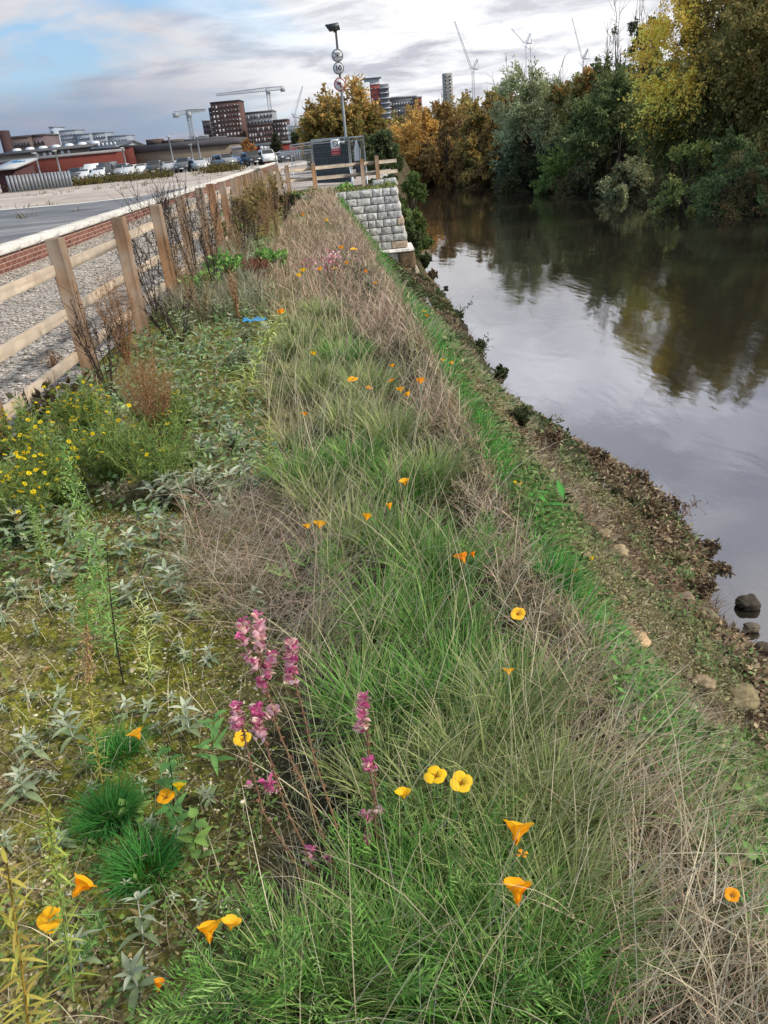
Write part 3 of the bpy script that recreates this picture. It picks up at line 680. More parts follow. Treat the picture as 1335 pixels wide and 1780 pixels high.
# ------------------------------------------------------------------ distant buildings
def dpt(px, py, Y): return atY(px, py, Y)
WINC = lin('#3a4148')
def bld(name, label, cat, x0p, x1p, pyt, Y, depth, wallc, winc=None, nx=0, nz=0, roofc=None, wf=(.5, .5), zb=-1.2, pyb=None, parent=None, zfrac=(0.04, 0.97), parapet=.5, balc=None, litp=.0, frame=None, side=None):
    """x0p,x1p: the two edges of the front in photo pixels (at height pyt)"""
    if not isinstance(pyt, tuple): pyt = (pyt, pyt)
    a = dpt(x0p, pyt[0], Y); b = dpt(x1p, pyt[1], Y)
    zt = (a[2] + b[2]) / 2; x0, x1 = a[0], b[0]
    t = thing(name, ((x0 + x1) / 2, Y, zb), label, cat)
    mb = MB(); box(mb, ((x0 + x1) / 2, Y + depth / 2, (zb + zt) / 2), (x1 - x0, depth, zt - zb), wallc); mb.build('wall', M_MASON, t)
    if roofc is not None:
        mb = MB(); box(mb, ((x0 + x1) / 2, Y + depth / 2, zt + parapet / 2), (x1 - x0 + parapet * .5, depth + parapet * .5, parapet), roofc); mb.build('roof', M_MASON, t)
    if nx:
        zw0 = zb + (zt - zb) * zfrac[0]; zw1 = zb + (zt - zb) * zfrac[1]; cw = (x1 - x0) / nx; ch_ = (zw1 - zw0) / nz
        mb = MB(); box(mb, (0, 0, 0), (cw * wf[0], .3, ch_ * wf[1]), winc if winc is not None else WINC); me = mb.mesh('window'); me.materials.append(M_GLASS)
        mb = MB(); box(mb, (0, 0, 0), (cw * wf[0], .3, ch_ * wf[1]), lin('#b9bcc0')); mel = mb.mesh('window'); mel.materials.append(M_PAINT)
        for i in range(nx):
            for k in range(nz):
                o = link('window', mel if random.random() < litp else me, t); o.location = (x0 + cw * (i + .5) - (x0 + x1) / 2, -.06, zw0 + ch_ * (k + .5) - zb)
    return t, x0, x1, zt
def extra(t, mat, name, boxes):
    mb = MB()
    for c, s, col in boxes: box(mb, c, s, col)
    return mb.build(name, mat, t)
BR = lin('#57443f'); GRB = lin('#7f8388')
# tower blocks in the middle
t, x0, x1, zt = bld('tower_block', 'tall dark brick tower block, tallest of the far buildings', 'tower block', 365, 416, 178, 330, 13, BR, None, 8, 11, lin('#3c3a3c'), (.42, .55), litp=.3)
mb = MB()
for k in range(11): z = -1.2 + (zt + 1.2) * (k + .6) / 11.4; box(mb, (x0 - .35, 333, z), (1.1, 5, .28), lin('#96979a'))
mb.build('balconies', M_PAINT, t); extra(t, M_MASON, 'corner_bay', [((x0 - .6, 333, zt / 2 - 1), (1.2, 4, zt - .5), lin('#4a4a4e'))])
bld('apartment_block', 'pale grey apartment block right of the dark tower', 'apartment block', 416, 474, 196, 345, 15, GRB, None, 10, 7, lin('#5c6066'), (.35, .6), litp=.15)
bld('apartment_block', 'brown brick apartment block in front of the pale grey block', 'apartment block', 430, 474, 218, 325, 10, lin('#54423e'), None, 9, 5, lin('#4a4040'), (.4, .55), litp=.3)
bld('apartment_block', 'brown brick apartment block with a set back top floor, beside the round tree', 'apartment block', 474, 499, 210, 325, 12, lin('#4f4340'), None, 5, 6, lin('#4a4648'), (.5, .5), litp=.2)
bld('office_block', 'narrow brown and grey block against the left of the dark tower', 'office block', 351, 364, 211, 345, 10, lin('#5f5458'), None, 3, 4, lin('#9a9ca0'), (.6, .5), zfrac=(.4, .95))
bld('office_block', 'low pale building under construction below the left crane', 'office block', 329, 362, 238, 330, 12, lin('#a3a7aa'), lin('#6b7076'), 5, 2, lin('#8e9296'), (.8, .35), zfrac=(.5, .95))
bld('office_block', 'white building with narrow windows left of the round tree', 'office block', 499, 533, 219, 250, 12, lin('#b4b7ba'), lin('#5f666d'), 14, 4, lin('#c7c9cb'), (.4, .6), zfrac=(.3, .97))
# red and white tower right of the lamp post
t, x0, x1, zt = bld('tower_block', 'red brick and white tower block with stacked balconies behind the round tree', 'tower block', 642, 660, 147, 300, 12, lin('#8a4a42'), None, 3, 11, lin('#b9bcbf'), (.4, .5), litp=.2)
extra(t, M_MASON, 'white_bay', [((x0 - 1.9, 304, zt / 2 + .1), (4.0, 9, zt + 1.6), lin('#b7babd')), ((x0 + 1.0, 306, zt + 1.3), (5.2, 6, 1.6), lin('#8f969c')), ((x0 + 1.0, 306, zt + 2.2), (6.6, 7.5, .25), lin('#6c757c'))])
extra(t, M_MASON, 'grey_bay', [((x1 + 1.5, 305, zt / 2 - .6), (3.0, 10, zt + 1.0), lin('#6a7076'))])
mb = MB()
for k in range(11): z = .3 + zt * k / 11.0; box(mb, (x1 + 1.6, 299.6, z), (3.6, 1.4, .3), lin('#a9adb2'))
for k in range(10): z = .8 + zt * k / 11.0; box(mb, (x0 - 2.2, 299.4, z), (1.8, .5, .9), WINC)
mb.build('balconies', M_PAINT, t)
bld('apartment_block', 'grey and brick apartment wing with white roof edge right of the red tower', 'apartment block', 676, 724, (172, 167), 310, 12, lin('#5b5f63'), lin('#9aa0a5'), 10, 3, lin('#a2a6aa'), (.6, .3), zfrac=(.45, .95))
bld('apartment_block', 'small red brick block end beside the orange trees', 'apartment block', 722, 733, 170, 308, 10, lin('#7c4a40'), None, 2, 2, lin('#8a8d90'), (.5, .4), zfrac=(.6, .95))
t, x0, x1, zt = bld('lift_core', 'slim grey concrete core tower rising behind the orange trees', 'tower', 770, 786, 127, 330, 4, lin('#8b8983'), lin('#4d4f52'), 2, 14, None, (.4, .35), zfrac=(.2, .98))
# left hand group
for (a, b, y, nx, nz, dd, lab) in ((85, 94, 222, 1, 5, 400, 'narrow pale grey slab tower at the left of the far flats'), (94, 131, 228, 7, 4, 405, 'stepped grey blue flats beside the narrow slab tower'), (131, 156, 234, 5, 3, 404, 'lower grey blue flats in the middle of the far row'), (156, 183, 232, 6, 3, 408, 'grey blue flats with flat roof at right of the far row'), (187, 221, 237, 6, 2, 410, 'lowest grey blue flats beyond the white gabled roof')):
    bld('block_of_flats', lab, 'block of flats', a, b, y, dd, 14, lin('#8e98a4') * (1.1 if a == 85 else .8), lin('#5d6570'), nx, nz, lin('#757e88'), (.55, .4), zfrac=(.55, .95))
bld('office_block', 'low brown building with long window bands at the far left', 'office block', 8, 50, (242, 238), 240, 12, lin('#5f5350'), lin('#30333a'), 8, 2, lin('#4a4546'), (.75, .4), zfrac=(.5, .95))
bld('office_block', 'brown stepped building right of the long window bands', 'office block', 50, 76, (238, 236), 242, 12, lin('#64575a'), lin('#34373c'), 4, 2, lin('#4a4546'), (.6, .4), zfrac=(.5, .95))
bld('chimney_tower', 'dark brick chimney tower at the far left edge', 'tower', -4, 5, 227, 220, 4, lin('#3f2f30'))
def gable(name, label, cat, x0p, x1p, pye, pyr, Y, depth, wallc, roofc, wins=None, domes=0):
    a = dpt(x0p, pye[0], Y); b = dpt(x1p, pye[1], Y); r = dpt((x0p + x1p) / 2, pyr, Y + depth / 2)
    ze = (a[2] + b[2]) / 2; zr = r[2]; x0, x1 = a[0], b[0]; zb = -1.2
    t = thing(name, ((x0 + x1) / 2, Y, zb), label, cat)
    mb = MB(); box(mb, ((x0 + x1) / 2, Y + depth / 2, (zb + ze) / 2), (x1 - x0, depth, ze - zb), wallc)
    mb.add([(x0, Y, ze), (x0, Y + depth, ze), (x0, Y + depth / 2, zr - .1), (x1, Y, ze), (x1, Y + depth, ze), (x1, Y + depth / 2, zr - .1)], [(0, 2, 1), (3, 4, 5)], wallc); mb.build('wall', M_MASON, t)
    mb = MB(); e = .4; th = .25
    V = []
    for xx in (x0 - e, x1 + e):
        for (yy, zz) in ((Y - e, ze - .1), (Y + depth / 2, zr), (Y + depth + e, ze - .1), (Y + depth + e, ze - .1 - th), (Y + depth / 2, zr - th), (Y - e, ze - .1 - th)): V.append((xx, yy, zz))
    mb.add(V, [(0, 6, 7, 1), (1, 7, 8, 2), (2, 8, 9, 3), (3, 9, 10, 4), (4, 10, 11, 5), (5, 11, 6, 0)], roofc); mb.FC.append(np.array([(0, 1, 4, 5), (1, 2, 3, 4), (6, 11, 10, 7), (7, 10, 9, 8)])); mb.build('roof', M_MASON, t)
    for i in range(domes):
        mb = MB(); cx_ = x0 + (x1 - x0) * (i + .5) / domes; yy = Y + depth * .30; zz = ze + (zr - ze) * .6
        tube(mb, [(cx_, yy, zz - .3), (cx_, yy, zz + .1), (cx_, yy, zz + .3), (cx_, yy, zz + .36)], [.8, .8, .6, .2], 10, lin('#c9cdd0')); mb.build('roof_light', M_PAINT, t)
    if wins:
        for (px, py, wpx, hpx, col) in wins:
            p = dpt(px, py, Y); s = Y / F_PX * .95; mb = MB(); box(mb, (p[0], Y - .04, p[2]), (wpx * s, .2, hpx * s), col); mb.build('window', M_PAINT, t)
    return t
WW = lin('#c4c8cb')
gable('factory_hall', 'long low factory hall with dark roof and white domed roof lights', 'factory', -12, 155, (268, 253), 256, 150, 26, lin('#7d746c'), lin('#4b4e54'), [(66, 269, 4, 6, WW), (78, 268, 5, 5, WW), (88, 267, 4, 6, WW), (97, 266, 7, 6, lin('#2c3035')), (109, 265, 5, 7, WW), (120, 264, 4, 6, WW)], domes=7)
gable('gabled_hall', 'white fronted gabled hall with rows of roof windows', 'hall', 158, 206, (258, 253), 248, 148, 18, lin('#b0b3b5'), lin('#4c525c'), [(172 + i * 7, 252 - i * .6, 3, 5, WW) for i in range(5)])
t, x0, x1, zt = bld('brick_warehouse', 'long windowless red brick warehouse behind the car park', 'warehouse', -10, 204, (282, 266), 128, 18, lin('#66342d'), None, 0, 0, lin('#8e8d8c'), parapet=.35)
bld('brick_annexe', 'taller dark red brick end next to the long brick warehouse', 'warehouse', 208, 226, (257, 256), 132, 14, lin('#5e322e'), None, 0, 0, lin('#3c3c40'), parapet=.3)
t, x0, x1, zt = bld('old_factory', 'long stained concrete factory wall under a dark roof', 'factory', 226, 400, (262, 254), 134, 20, lin('#72675a'), None, 0, 0, lin('#4c4b4f'), parapet=.9)
extra(t, M_MASON, 'roof_house', [((x0 + 3, 139, zt + 1.3), (2.0, 4, .8), lin('#4d4240')), ((x0 + 5.5, 141, zt + 1.15), (3, 4, .5), lin('#564c48')), ((x1 - 7, 144, zt + 1.1), (10, 3, .4), lin('#57565a'))])
bld('low_building', 'low beige rendered building at the right end of the dark roofed factory', 'building', 402, 443, (258, 256), 128, 12, lin('#8f8378'), None, 0, 0, lin('#b7b8b8'), parapet=.3)
t, x0, x1, zt = bld('low_building', 'low red brick building with white windows behind the parked white car', 'building', 443, 530, (254, 247), 127, 12, lin('#77352f'), None, 0, 0, lin('#8b9293'), parapet=.35)
for px in (455, 461, 467): 
    p = dpt(px, 258, 127); mb = MB(); box(mb, (p[0], 126.9, p[2]), (.45, .2, .6), WW); mb.build('window', M_PAINT, t)
# car park lamp columns
for (px, pyt, pyb, Y, lab) in ((61, 267, 300, 118, 'car park lamp column in front of the brick warehouse, left one'), (96, 263, 297, 118, 'car park lamp column in front of the brick warehouse, right one'), (213, 258, 288, 118, 'car park lamp column at the end of the brick warehouse'), (293, 238, 265, 118, 'thin lamp column above the factory roof behind the dead stems'), (342, 238, 276, 116, 'tall car park lamp column before the stained factory wall'), (331, 252, 277, 117, 'short lamp column beside the tall one at the stained wall')):
    a = dpt(px, pyt, Y); t = thing('lamp_column', (a[0], Y, -.9), lab, 'lamp column')
    mb = MB(); tube(mb, [(a[0], Y, -.9), (a[0], Y, a[2])], .11, 6, lin('#8a9094')); mb.build('column', M_PAINT, t)
    mb = MB(); box(mb, (a[0], Y - .3, a[2] + .05), (.35, 1.0, .16), lin('#a3a8ab')); mb.build('lamp_head', M_PAINT, t)
# cranes
def lattice(mb, A, B, w0, w1, n, col, r=.12):
    A = np.array(A, float); B = np.array(B, float); d = norm((B - A)[None])[0]
    ref = np.array([0, 1.0, 0]) if abs(d[1]) < .9 else np.array([1.0, 0, 0]); u_ = norm(np.cross(d, ref)[None])[0]; v_ = np.cross(d, u_)
    cs_ = [(-1, -1), (1, -1), (1, 1), (-1, 1)]; pts = []
    for i in range(n + 1):
        q = A + (B - A) * i / n; w_ = (w0 + (w1 - w0) * i / n) / 2; pts.append([q + u_ * a * w_ + v_ * b * w_ for a, b in cs_])
    for k in range(4): tube(mb, [pts[0][k], pts[-1][k]], r, 4, col, False)
    for i in range(n):
        for k in range(4): tube(mb, [pts[i][k], pts[i + 1][(k + 1) % 4]], r * .6, 3, col, False)
def hammer_crane(px, pyt, pyb, jl, jr, Y, label, col):
    a = dpt(px, pyt, Y); t = thing('tower_crane', (a[0], Y, -1.2), label, 'crane'); zc = a[2]
    mb = MB(); lattice(mb, (a[0], Y, -1.2), (a[0], Y, zc + .6), 1.3, 1.3, 22, col, .14); mb.build('mast', M_PAINT, t)
    L_ = dpt(*jl, Y + 8); R_ = dpt(*jr, Y - 4)
    mb = MB(); lattice(mb, (a[0], Y, zc), L_, 1.3, .7, 26, col, .12); mb.build('jib', M_PAINT, t)
    mb = MB(); lattice(mb, (a[0], Y, zc), R_, 1.3, 1.1, 8, col, .12); box(mb, R_ + (0, 0, -.6), (1.8, 1.4, 1.4), lin('#8a8f94')); mb.build('counter_jib', M_PAINT, t)
    mb = MB(); box(mb, (a[0] + .3, Y - 1.2, zc - 1.0), (1.5, 1.4, 1.7), col * .9); mb.build('cab', M_PAINT, t)
CRW = lin('#b4b7ba'); CRG = lin('#8f989e')
hammer_crane(465, 155, 195, (376, 165), (491, 153), 360, 'white hammerhead tower crane over the brown apartment blocks', CRW)
hammer_crane(327, 194, 238, (357, 191), (305, 197), 300, 'grey hammerhead tower crane left of the dark tower', CRG)
def luff_crane(px, pyb, pyc, tip, Y, label, col, tail=(8, -20), q=.55):
    a = dpt(px, pyc, Y); t = thing('tower_crane', (a[0], Y, -1.2), label, 'crane'); k = Y / F_PX
    mb = MB(); lattice(mb, (a[0], Y, -1.2), (a[0], Y, a[2]), 1.5 * q, 1.5 * q, 24, col, .14 * q); mb.build('mast', M_PAINT, t)
    tp = dpt(*tip, Y + 4); mb = MB(); lattice(mb, (a[0] - .5, Y, a[2] + .6), tp, 1.3 * q, .7 * q, 24, col, .13 * q); mb.build('jib', M_PAINT, t)
    ap = dpt(px + tail[0], pyc + tail[1], Y); mb = MB(); lattice(mb, (a[0], Y, a[2] + .5), ap, .9, .5, 5, col, .1); tube(mb, [ap, tp], .06, 3, col, False); tube(mb, [ap, (a[0] + 9 * k, Y, a[2] + .6)], .1, 3, col, False); mb.build('a_frame', M_PAINT, t)
    mb = MB(); box(mb, (a[0] + 5 * k, Y, a[2] + .5), (9 * k, 1.6, 1.6 * k), col * .95); mb.build('counter_jib', M_PAINT, t)
luff_crane(822, 165, 123, (790, 37), 360, 'white luffing crane with raised jib above the orange trees', CRW)
luff_crane(1014, 150, 105, (994, 30), 380, 'faint luffing crane jib showing between the right hand tree tops', lin('#b9bdc2'), q=.35)
luff_crane(914, 120, 78, (889, 50), 390, 'distant white crane jib over the dark willow', lin('#c4c8cc'), q=.35)
luff_crane(513, 240, 207, (526, 150), 400, 'small distant crane left of the round tree', lin('#a0a8b0'), tail=(-6, -10))
# ------------------------------------------------------------------ car park
def lz(Y): return float(lotz(Y))
def make_car(px, py, Y, col, label, kind='car', rz=0.0):
    p = dpt(px, py, Y); z0 = lz(Y)
    t = thing('parked_car', (p[0], Y, z0), label, 'van' if kind == 'van' else 'car', 'vehicles parked along the far fence', rz)
    Lh, Wd = (2.2, .9) if kind != 'van' else (2.5, .98)
    if kind == 'car': prof = [(-2.15, .35), (-2.2, .75), (-1.9, .92), (-1.35, 1.0), (-.85, 1.42), (.55, 1.47), (1.35, 1.05), (2.05, .92), (2.2, .65), (2.15, .32)]; gl = [(-1.2, 1.0), (-.8, 1.37), (.5, 1.42), (1.2, 1.03)]
    elif kind == 'suv': prof = [(-2.2, .38), (-2.25, .9), (-2.1, 1.1), (-1.8, 1.68), (.45, 1.72), (1.1, 1.18), (2.05, 1.02), (2.25, .75), (2.2, .38)]; gl = [(-1.95, 1.12), (-1.72, 1.62), (.4, 1.66), (.98, 1.16)]
    else: prof = [(-2.5, .4), (-2.5, 1.9), (-2.3, 2.05), (1.0, 2.05), (1.75, 1.3), (2.4, 1.1), (2.5, .7), (2.5, .4)]; gl = [(.3, 1.25), (.3, 1.85), (1.0, 1.9), (1.6, 1.27)]
    def ext(mb, pf, w0, w1, zc, c):
        n = len(pf); V = []
        for sx in (-1, -.93, .93, 1):
            for (a, b) in pf:
                k = 1.0 if abs(sx) < 1 else .97; ww = w0 + (w1 - w0) * max(0, (b - zc)) / .7
                V.append((sx * ww, -a * k, b * (k if b > .9 else 1)))
        f = [(r * n + i, r * n + (i + 1) % n, (r + 1) * n + (i + 1) % n, (r + 1) * n + i) for r in range(3) for i in range(n)]
        mb.add(V, f, c); mb.FC.append(np.array([list(range(n))[::-1]]) + mb.n - 4 * n); mb.FC.append(np.array([list(range(3 * n, 4 * n))]) + mb.n - 4 * n)
    mb = MB(); ext(mb, prof, Wd, Wd - .16, .95, col); body = mb.mesh('body', smooth=False); link('body', body, t, M_CARP)
    mb = MB(); ext(mb, gl, Wd + .012, Wd - .145, .95, lin('#15191d'))
    a, b = (gl[-1], gl[-2]); 
    for (lo_, hi_, s) in ((gl[0], gl[1], -1), (gl[-1], gl[-2], 1)):
        y0, z0_, y1, z1_ = -lo_[0], lo_[1], -hi_[0], hi_[1]
        ofs = np.array([0, -s * .10, .035]); w0, w1 = Wd * .84, Wd * .70
        mb.add(np.array([(-w0, y0, z0_), (w0, y0, z0_), (w1, y1, z1_), (-w1, y1, z1_)]) + ofs, [(0, 1, 2, 3)], lin('#1b2126'))
    link('windows', mb.mesh('windows'), t, M_GLASS)
    wm = MB(); tube(wm, [(-.11, 0, 0), (.11, 0, 0)], .33, 14, lin('#18181a')); tube(wm, [(-.115, 0, 0), (.115, 0, 0)], .2, 12, lin('#8d9092')); me = wm.mesh('wheel'); me.materials.append(M_PAINT)
    for sx in (-1, 1):
        for yy in (-1.35, 1.35): o = link('wheel', me, t); o.location = (sx * (Wd - .1), yy, .33)
    hm = MB(); box(hm, (0, 0, 0), (.3, .08, .14), lin('#e0e2e2')); me = hm.mesh('headlight'); me.materials.append(M_GLASS)
    tm = MB(); box(tm, (0, 0, 0), (.16, .08, .26), lin('#7a1616')); me2 = tm.mesh('tail_light'); me2.materials.append(M_GLASS)
    for sx in (-1, 1):
        o = link('headlight', me, t); o.location = (sx * (Wd - .24), -(Lh + .0), .72); o = link('tail_light', me2, t); o.location = (sx * (Wd - .12), Lh - .02, .85)
    mb = MB(); box(mb, (0, -Lh - .03, .5), (.52, .03, .12), lin('#d8d8d0')); link('number_plate', mb.mesh('number_plate'), t, M_PAINT)
    return t
CARS = [(135, 312, '#3b4046', 'suv', 'dark grey car at the left end of the parked row', .1), (150, 309, '#b9bcbf', 'car', 'small silver car beside the dark one at the left end', 0), (164, 307, '#c9cccd', 'van', 'white van in the parked row', .05),
        (177, 306, '#c0c3c5', 'car', 'white car half hidden between the white van and the dark van', 0), (190, 306, '#33383e', 'van', 'dark van right of the half hidden white car', 0), (203, 305, '#a8adb0', 'car', 'pale car peeping out beside the dark van', 0),
        (215, 304, '#989da1', 'suv', 'silver grey car with its front to the yard right of the dark van', .1), (228, 302, '#b5b7b8', 'car', 'light car behind the silver grey one', 0), (244, 303, '#c6c9ca', 'car', 'white low car alone left of the dead stems', .5), (271, 299, '#2d3136', 'suv', 'black car seen through the dead stems', .1),
        (299, 297, '#a2a6a9', 'car', 'grey car right behind the dead stems', 0), (322, 295, '#4d5358', 'suv', 'dark grey hatchback right of the dead stems', 0), (345, 293, '#9da1a3', 'car', 'silver saloon before the stained factory wall', .5), (391, 288, '#777c80', 'suv', 'grey estate car left of the blue car', .6),
        (413, 287, '#2f5f8e', 'car', 'bright blue car between the grey estate and the black one', .5), (438, 284, '#26292d', 'suv', 'black off-road car right of the blue car', .4), (465, 281, '#cfd2d3', 'suv', 'white off-road car right of the black one, nearest the gate', .3), (497, 277, '#44505c', 'car', 'dark car behind the bare wire mesh panel', .2)]
for (px, py, c, k, lab, rz) in CARS: make_car(px, py, 109.0 + (px % 3) * 1.2, lin(c), lab, k, rz)
def panel_fence(name, label, pts, zb, zts, col, step, mat=M_PAINT, thick=.05, post=2.5):
    t = thing(name, (pts[0][0], pts[0][1], zb), label, 'fence'); mb = MB(); mp_ = MB()
    for i in range(len(pts) - 1):
        A = np.array([*pts[i], 0.0]); B = np.array([*pts[i + 1], 0.0]); d = B - A; ln = np.linalg.norm(d); n = int(ln / step); an = math.atan2(d[1], d[0])
        for k in range(n):
            q = A + d * (k + .5) / n; zt = zts[i] + (zts[i + 1] - zts[i]) * (k + .5) / n
            box(mb, (q[0], q[1], (zb + zt) / 2), (step * .80, thick, zt - zb), col * random.uniform(.88, 1.08), rz=an)
        box(mp_, ((A + B) / 2) + (0, .08, (zb + zts[i]) / 2 + .6), (ln, .06, .08), col * .8, rz=an); box(mp_, ((A + B) / 2) + (0, .08, zb + .4), (ln, .06, .08), col * .8, rz=an)
    mb.build('pales', mat, t); mp_.build('rails', mat, t)
pf = [(dpt(px, py, 117)[0], 117.0, dpt(px, py, 117)[2]) for px, py in ((116, 297), (250, 284), (376, 273), (455, 276))]
panel_fence('palisade_fence', 'grey palisade fence running behind the parked cars', [(a, b) for a, b, _ in pf], -.8, [c for *_, c in pf], lin('#868d94'), .30)
pf = [(dpt(px, py, Y)[0], Y, dpt(px, py, Y)[2]) for px, py, Y in ((8, 306, 76.), (48, 303, 77.), (80, 300, 77.5), (121, 297, 78.))]
panel_fence('metal_fence', 'grey sheet metal fence at the left edge of the yard', [(a, b) for a, b, _ in pf], -.35, [c for *_, c in pf], lin('#7a8187'), .28)
pf = [(dpt(px, py, 116)[0], 116.0, dpt(px, py, 116)[2]) for px, py in ((470, 274), (505, 262), (545, 255))]
panel_fence('palisade_fence', 'grey palisade fence behind the site gate', [(a, b) for a, b, _ in pf], -.8, [c for *_, c in pf], lin('#6f767c'), .30)
# shed and blue sheets at the far left
a = dpt(-8, 292, 80); b = dpt(24, 290, 80); t = thing('shed', ((a[0] + b[0]) / 2, 82, -.4), 'small dark shed with pale roof at the left edge', 'shed')
mb = MB(); box(mb, ((a[0] + b[0]) / 2, 82.5, (a[2] - .4) / 2), (b[0] - a[0], 5, a[2] + .4), lin('#4c3434')); mb.build('wall', M_MASON, t)
mb = MB(); box(mb, ((a[0] + b[0]) / 2, 82.3, a[2] + .15), (b[0] - a[0] + .8, 6.2, .18), lin('#a5a8a9'), M=Matrix.Rotation(rad(6), 3, 'X')); mb.build('roof', M_PAINT, t)
for i, (px, lab) in enumerate(((25, 'leftmost upright light blue plastic sheet by the shed'), (32, 'middle upright light blue plastic sheet by the shed'), (39, 'right upright light blue plastic sheet by the shed'))):
    p = dpt(px, 281 + i * 0.3, 83); mb = MB(); q = p[2]
    tube(mb, [(p[0] - .1, 83, -.4), (p[0] - .15, 83, q - .6), (p[0] - .05, 83, q - .1), (p[0] + .3, 83, q)], [.3, .3, .26, .1], 8, lin('#5f9ac4')); tag(mb.build('plastic_sheet', M_PAINT, None, True, origin=(p[0], 83, -.4)), lab, 'sheet', 'blue plastic sheets by the shed')
# ------------------------------------------------------------------ trees
def tree(name, label, Y, xl, xr, pt, base_px, pal_fn, n=9000, leaf=.2, trunk=True, zb=None, clumps=46, sparse=0.0, twigs=0, group='trees along the far bank', depth=None, asp=.55, seed=None, low=0.0, cat='tree', shape=None, trunkc='#4a4038'):
    """xl,xr: photo x of the crown's sides, pt: photo y of its top, base_px: photo x of the foot"""
    g = np.random.default_rng(seed or int(abs(xl) * 7 + pt * 3 + Y))
    A = atY(xl, pt + 60, Y); B = atY(xr, pt + 60, Y); top = atY((xl + xr) / 2, pt, Y)[2]; bx = atY(base_px[0], base_px[1], Y)[0]
    if zb is None: zb = float(farz(bx, Y))
    W = (B[0] - A[0]) / 2; cx_ = (A[0] + B[0]) / 2; H = top - zb; D = depth or W * .9
    t = thing(name, (bx, Y, zb), label, cat, group)
    zc = zb + H * (.5 + low) * .94; rz_ = H * (.5 - low) * .90
    # clump centres, most of them near the outside of a lumpy envelope
    K = clumps; v = norm(g.normal(0, 1, (K, 3))); r = .35 + .58 * g.random((K, 1)) ** .5
    c = v * r
    if shape == 'dome': c[:, 2] = np.abs(c[:, 2]) * 1.7 - .85
    lum = 1 + .16 * np.sin(v[:, :1] * 5 + v[:, 2:] * 4 + 1.3 * (seed or 1)); c = c * lum
    C = np.stack([cx_ + c[:, 0] * W, Y + c[:, 1] * D, zc + c[:, 2] * rz_], 1)
    cr = (W * .30) * (.6 + .7 * g.random(K)) * (1 - .35 * sparse)
    n = int(n * 1.6); m = n // K; P = []; CC = []; DD = []; NNn = []
    for k in range(K):
        # a clump is several sprays: short lines of leaves
        ns = 9; base = C[k] + g.normal(0, .30, (ns, 3)) * cr[k]; dr = norm((base - C[k]) + (C[k] - (cx_, Y, zc)) * .3 + g.normal(0, .3, (ns, 3)) * cr[k] + (0, 0, -.15 * cr[k]))
        s = g.integers(0, ns, m); u_ = g.random((m, 1))
        p = base[s] + dr[s] * u_ * cr[k] * 1.15 + g.normal(0, .16, (m, 3)) * cr[k] * (1 - .4 * u_)
        P.append(p); CC.append(np.full(m, k)); DD.append(norm(dr[s] + g.normal(0, .8, (m, 3)) + (0, 0, -.4)))
    P = np.concatenate(P); kk = np.concatenate(CC); DD = np.concatenate(DD)
    P[:, 2] = np.maximum(P[:, 2], zb + .05)
    u01 = (P[:, 0] - (cx_ - W)) / (2 * W); v01 = (P[:, 2] - zb) / H
    col = pal_fn(u01, v01, len(P), g) * (1 + .16 * g.normal(0, 1, K))[kk][:, None] * (1 + .15 * g.normal(0, 1, len(P)))[:, None]
    col = col * 2.15 * (1.04, 1.0, .80); col = col * .78 + col.mean(1, keepdims=True) * .22
    mb = MB(); leaves(mb, P, DD, leaf * (.6 + .8 * g.random(len(P))), leaf * asp * (.7 + .6 * g.random(len(P))), np.clip(col, .004, .9), fold=.2); mb.build('crown', M_TREE, t)
    # trunk, limbs and twigs
    mb = MB(); bc = lin(trunkc); base = np.array([bx, Y, zb - .2]); fork = np.array([bx * .6 + cx_ * .4, Y, zb + H * .33])
    rr = max(.10, H * .022)
    pts = [base, base * .55 + fork * .45 + (g.normal(0, .06) * W, 0, 0), fork]; tube(mb, pts, [rr * 1.5, rr * 1.1, rr * .8], 8, bc)
    for k in range(min(K, 26)):
        mid = fork * .5 + C[k] * .5 + g.normal(0, .07, 3) * W; tube(mb, [fork + g.normal(0, .05, 3) * (1, 1, 3) * rr * 2, mid, C[k]], [rr * .5, rr * .28, rr * .1], 5, bc * g.uniform(.8, 1.3), False)
    for k in range(twigs):
        s = C[g.integers(0, K)]; d = norm((s - (cx_, Y, zc)) / (W, D, rz_))[0:3] if False else norm(((s - (cx_, Y, zc)) + (0, 0, .6 * H))[None])[0]
        ln = g.uniform(.15, .32) * H; e = s + d * ln + g.normal(0, .08, 3) * ln; tube(mb, [s, (s + e) / 2 + g.normal(0, .04, 3) * ln, e], [.035, .022, .008], 3, bc * 1.2, False)
        for q in range(5): b_ = s + (e - s) * g.uniform(.3, .95); tube(mb, [b_, b_ + norm((d + g.normal(0, .6, 3))[None])[0] * ln * .3], [.015, .006], 3, bc * 1.2, False)
    mb.build('trunk', M_BARK, t)
    return t
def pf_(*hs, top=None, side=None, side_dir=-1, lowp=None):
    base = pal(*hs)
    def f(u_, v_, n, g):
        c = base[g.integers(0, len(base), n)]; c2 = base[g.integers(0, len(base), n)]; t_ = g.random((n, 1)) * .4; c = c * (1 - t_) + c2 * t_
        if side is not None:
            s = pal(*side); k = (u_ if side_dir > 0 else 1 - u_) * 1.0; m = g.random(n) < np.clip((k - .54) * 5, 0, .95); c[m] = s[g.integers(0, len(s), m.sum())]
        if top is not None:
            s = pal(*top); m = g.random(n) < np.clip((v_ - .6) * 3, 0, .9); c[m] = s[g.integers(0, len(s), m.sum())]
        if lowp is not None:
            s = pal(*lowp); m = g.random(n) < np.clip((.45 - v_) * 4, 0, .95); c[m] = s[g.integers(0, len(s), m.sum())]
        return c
    return f
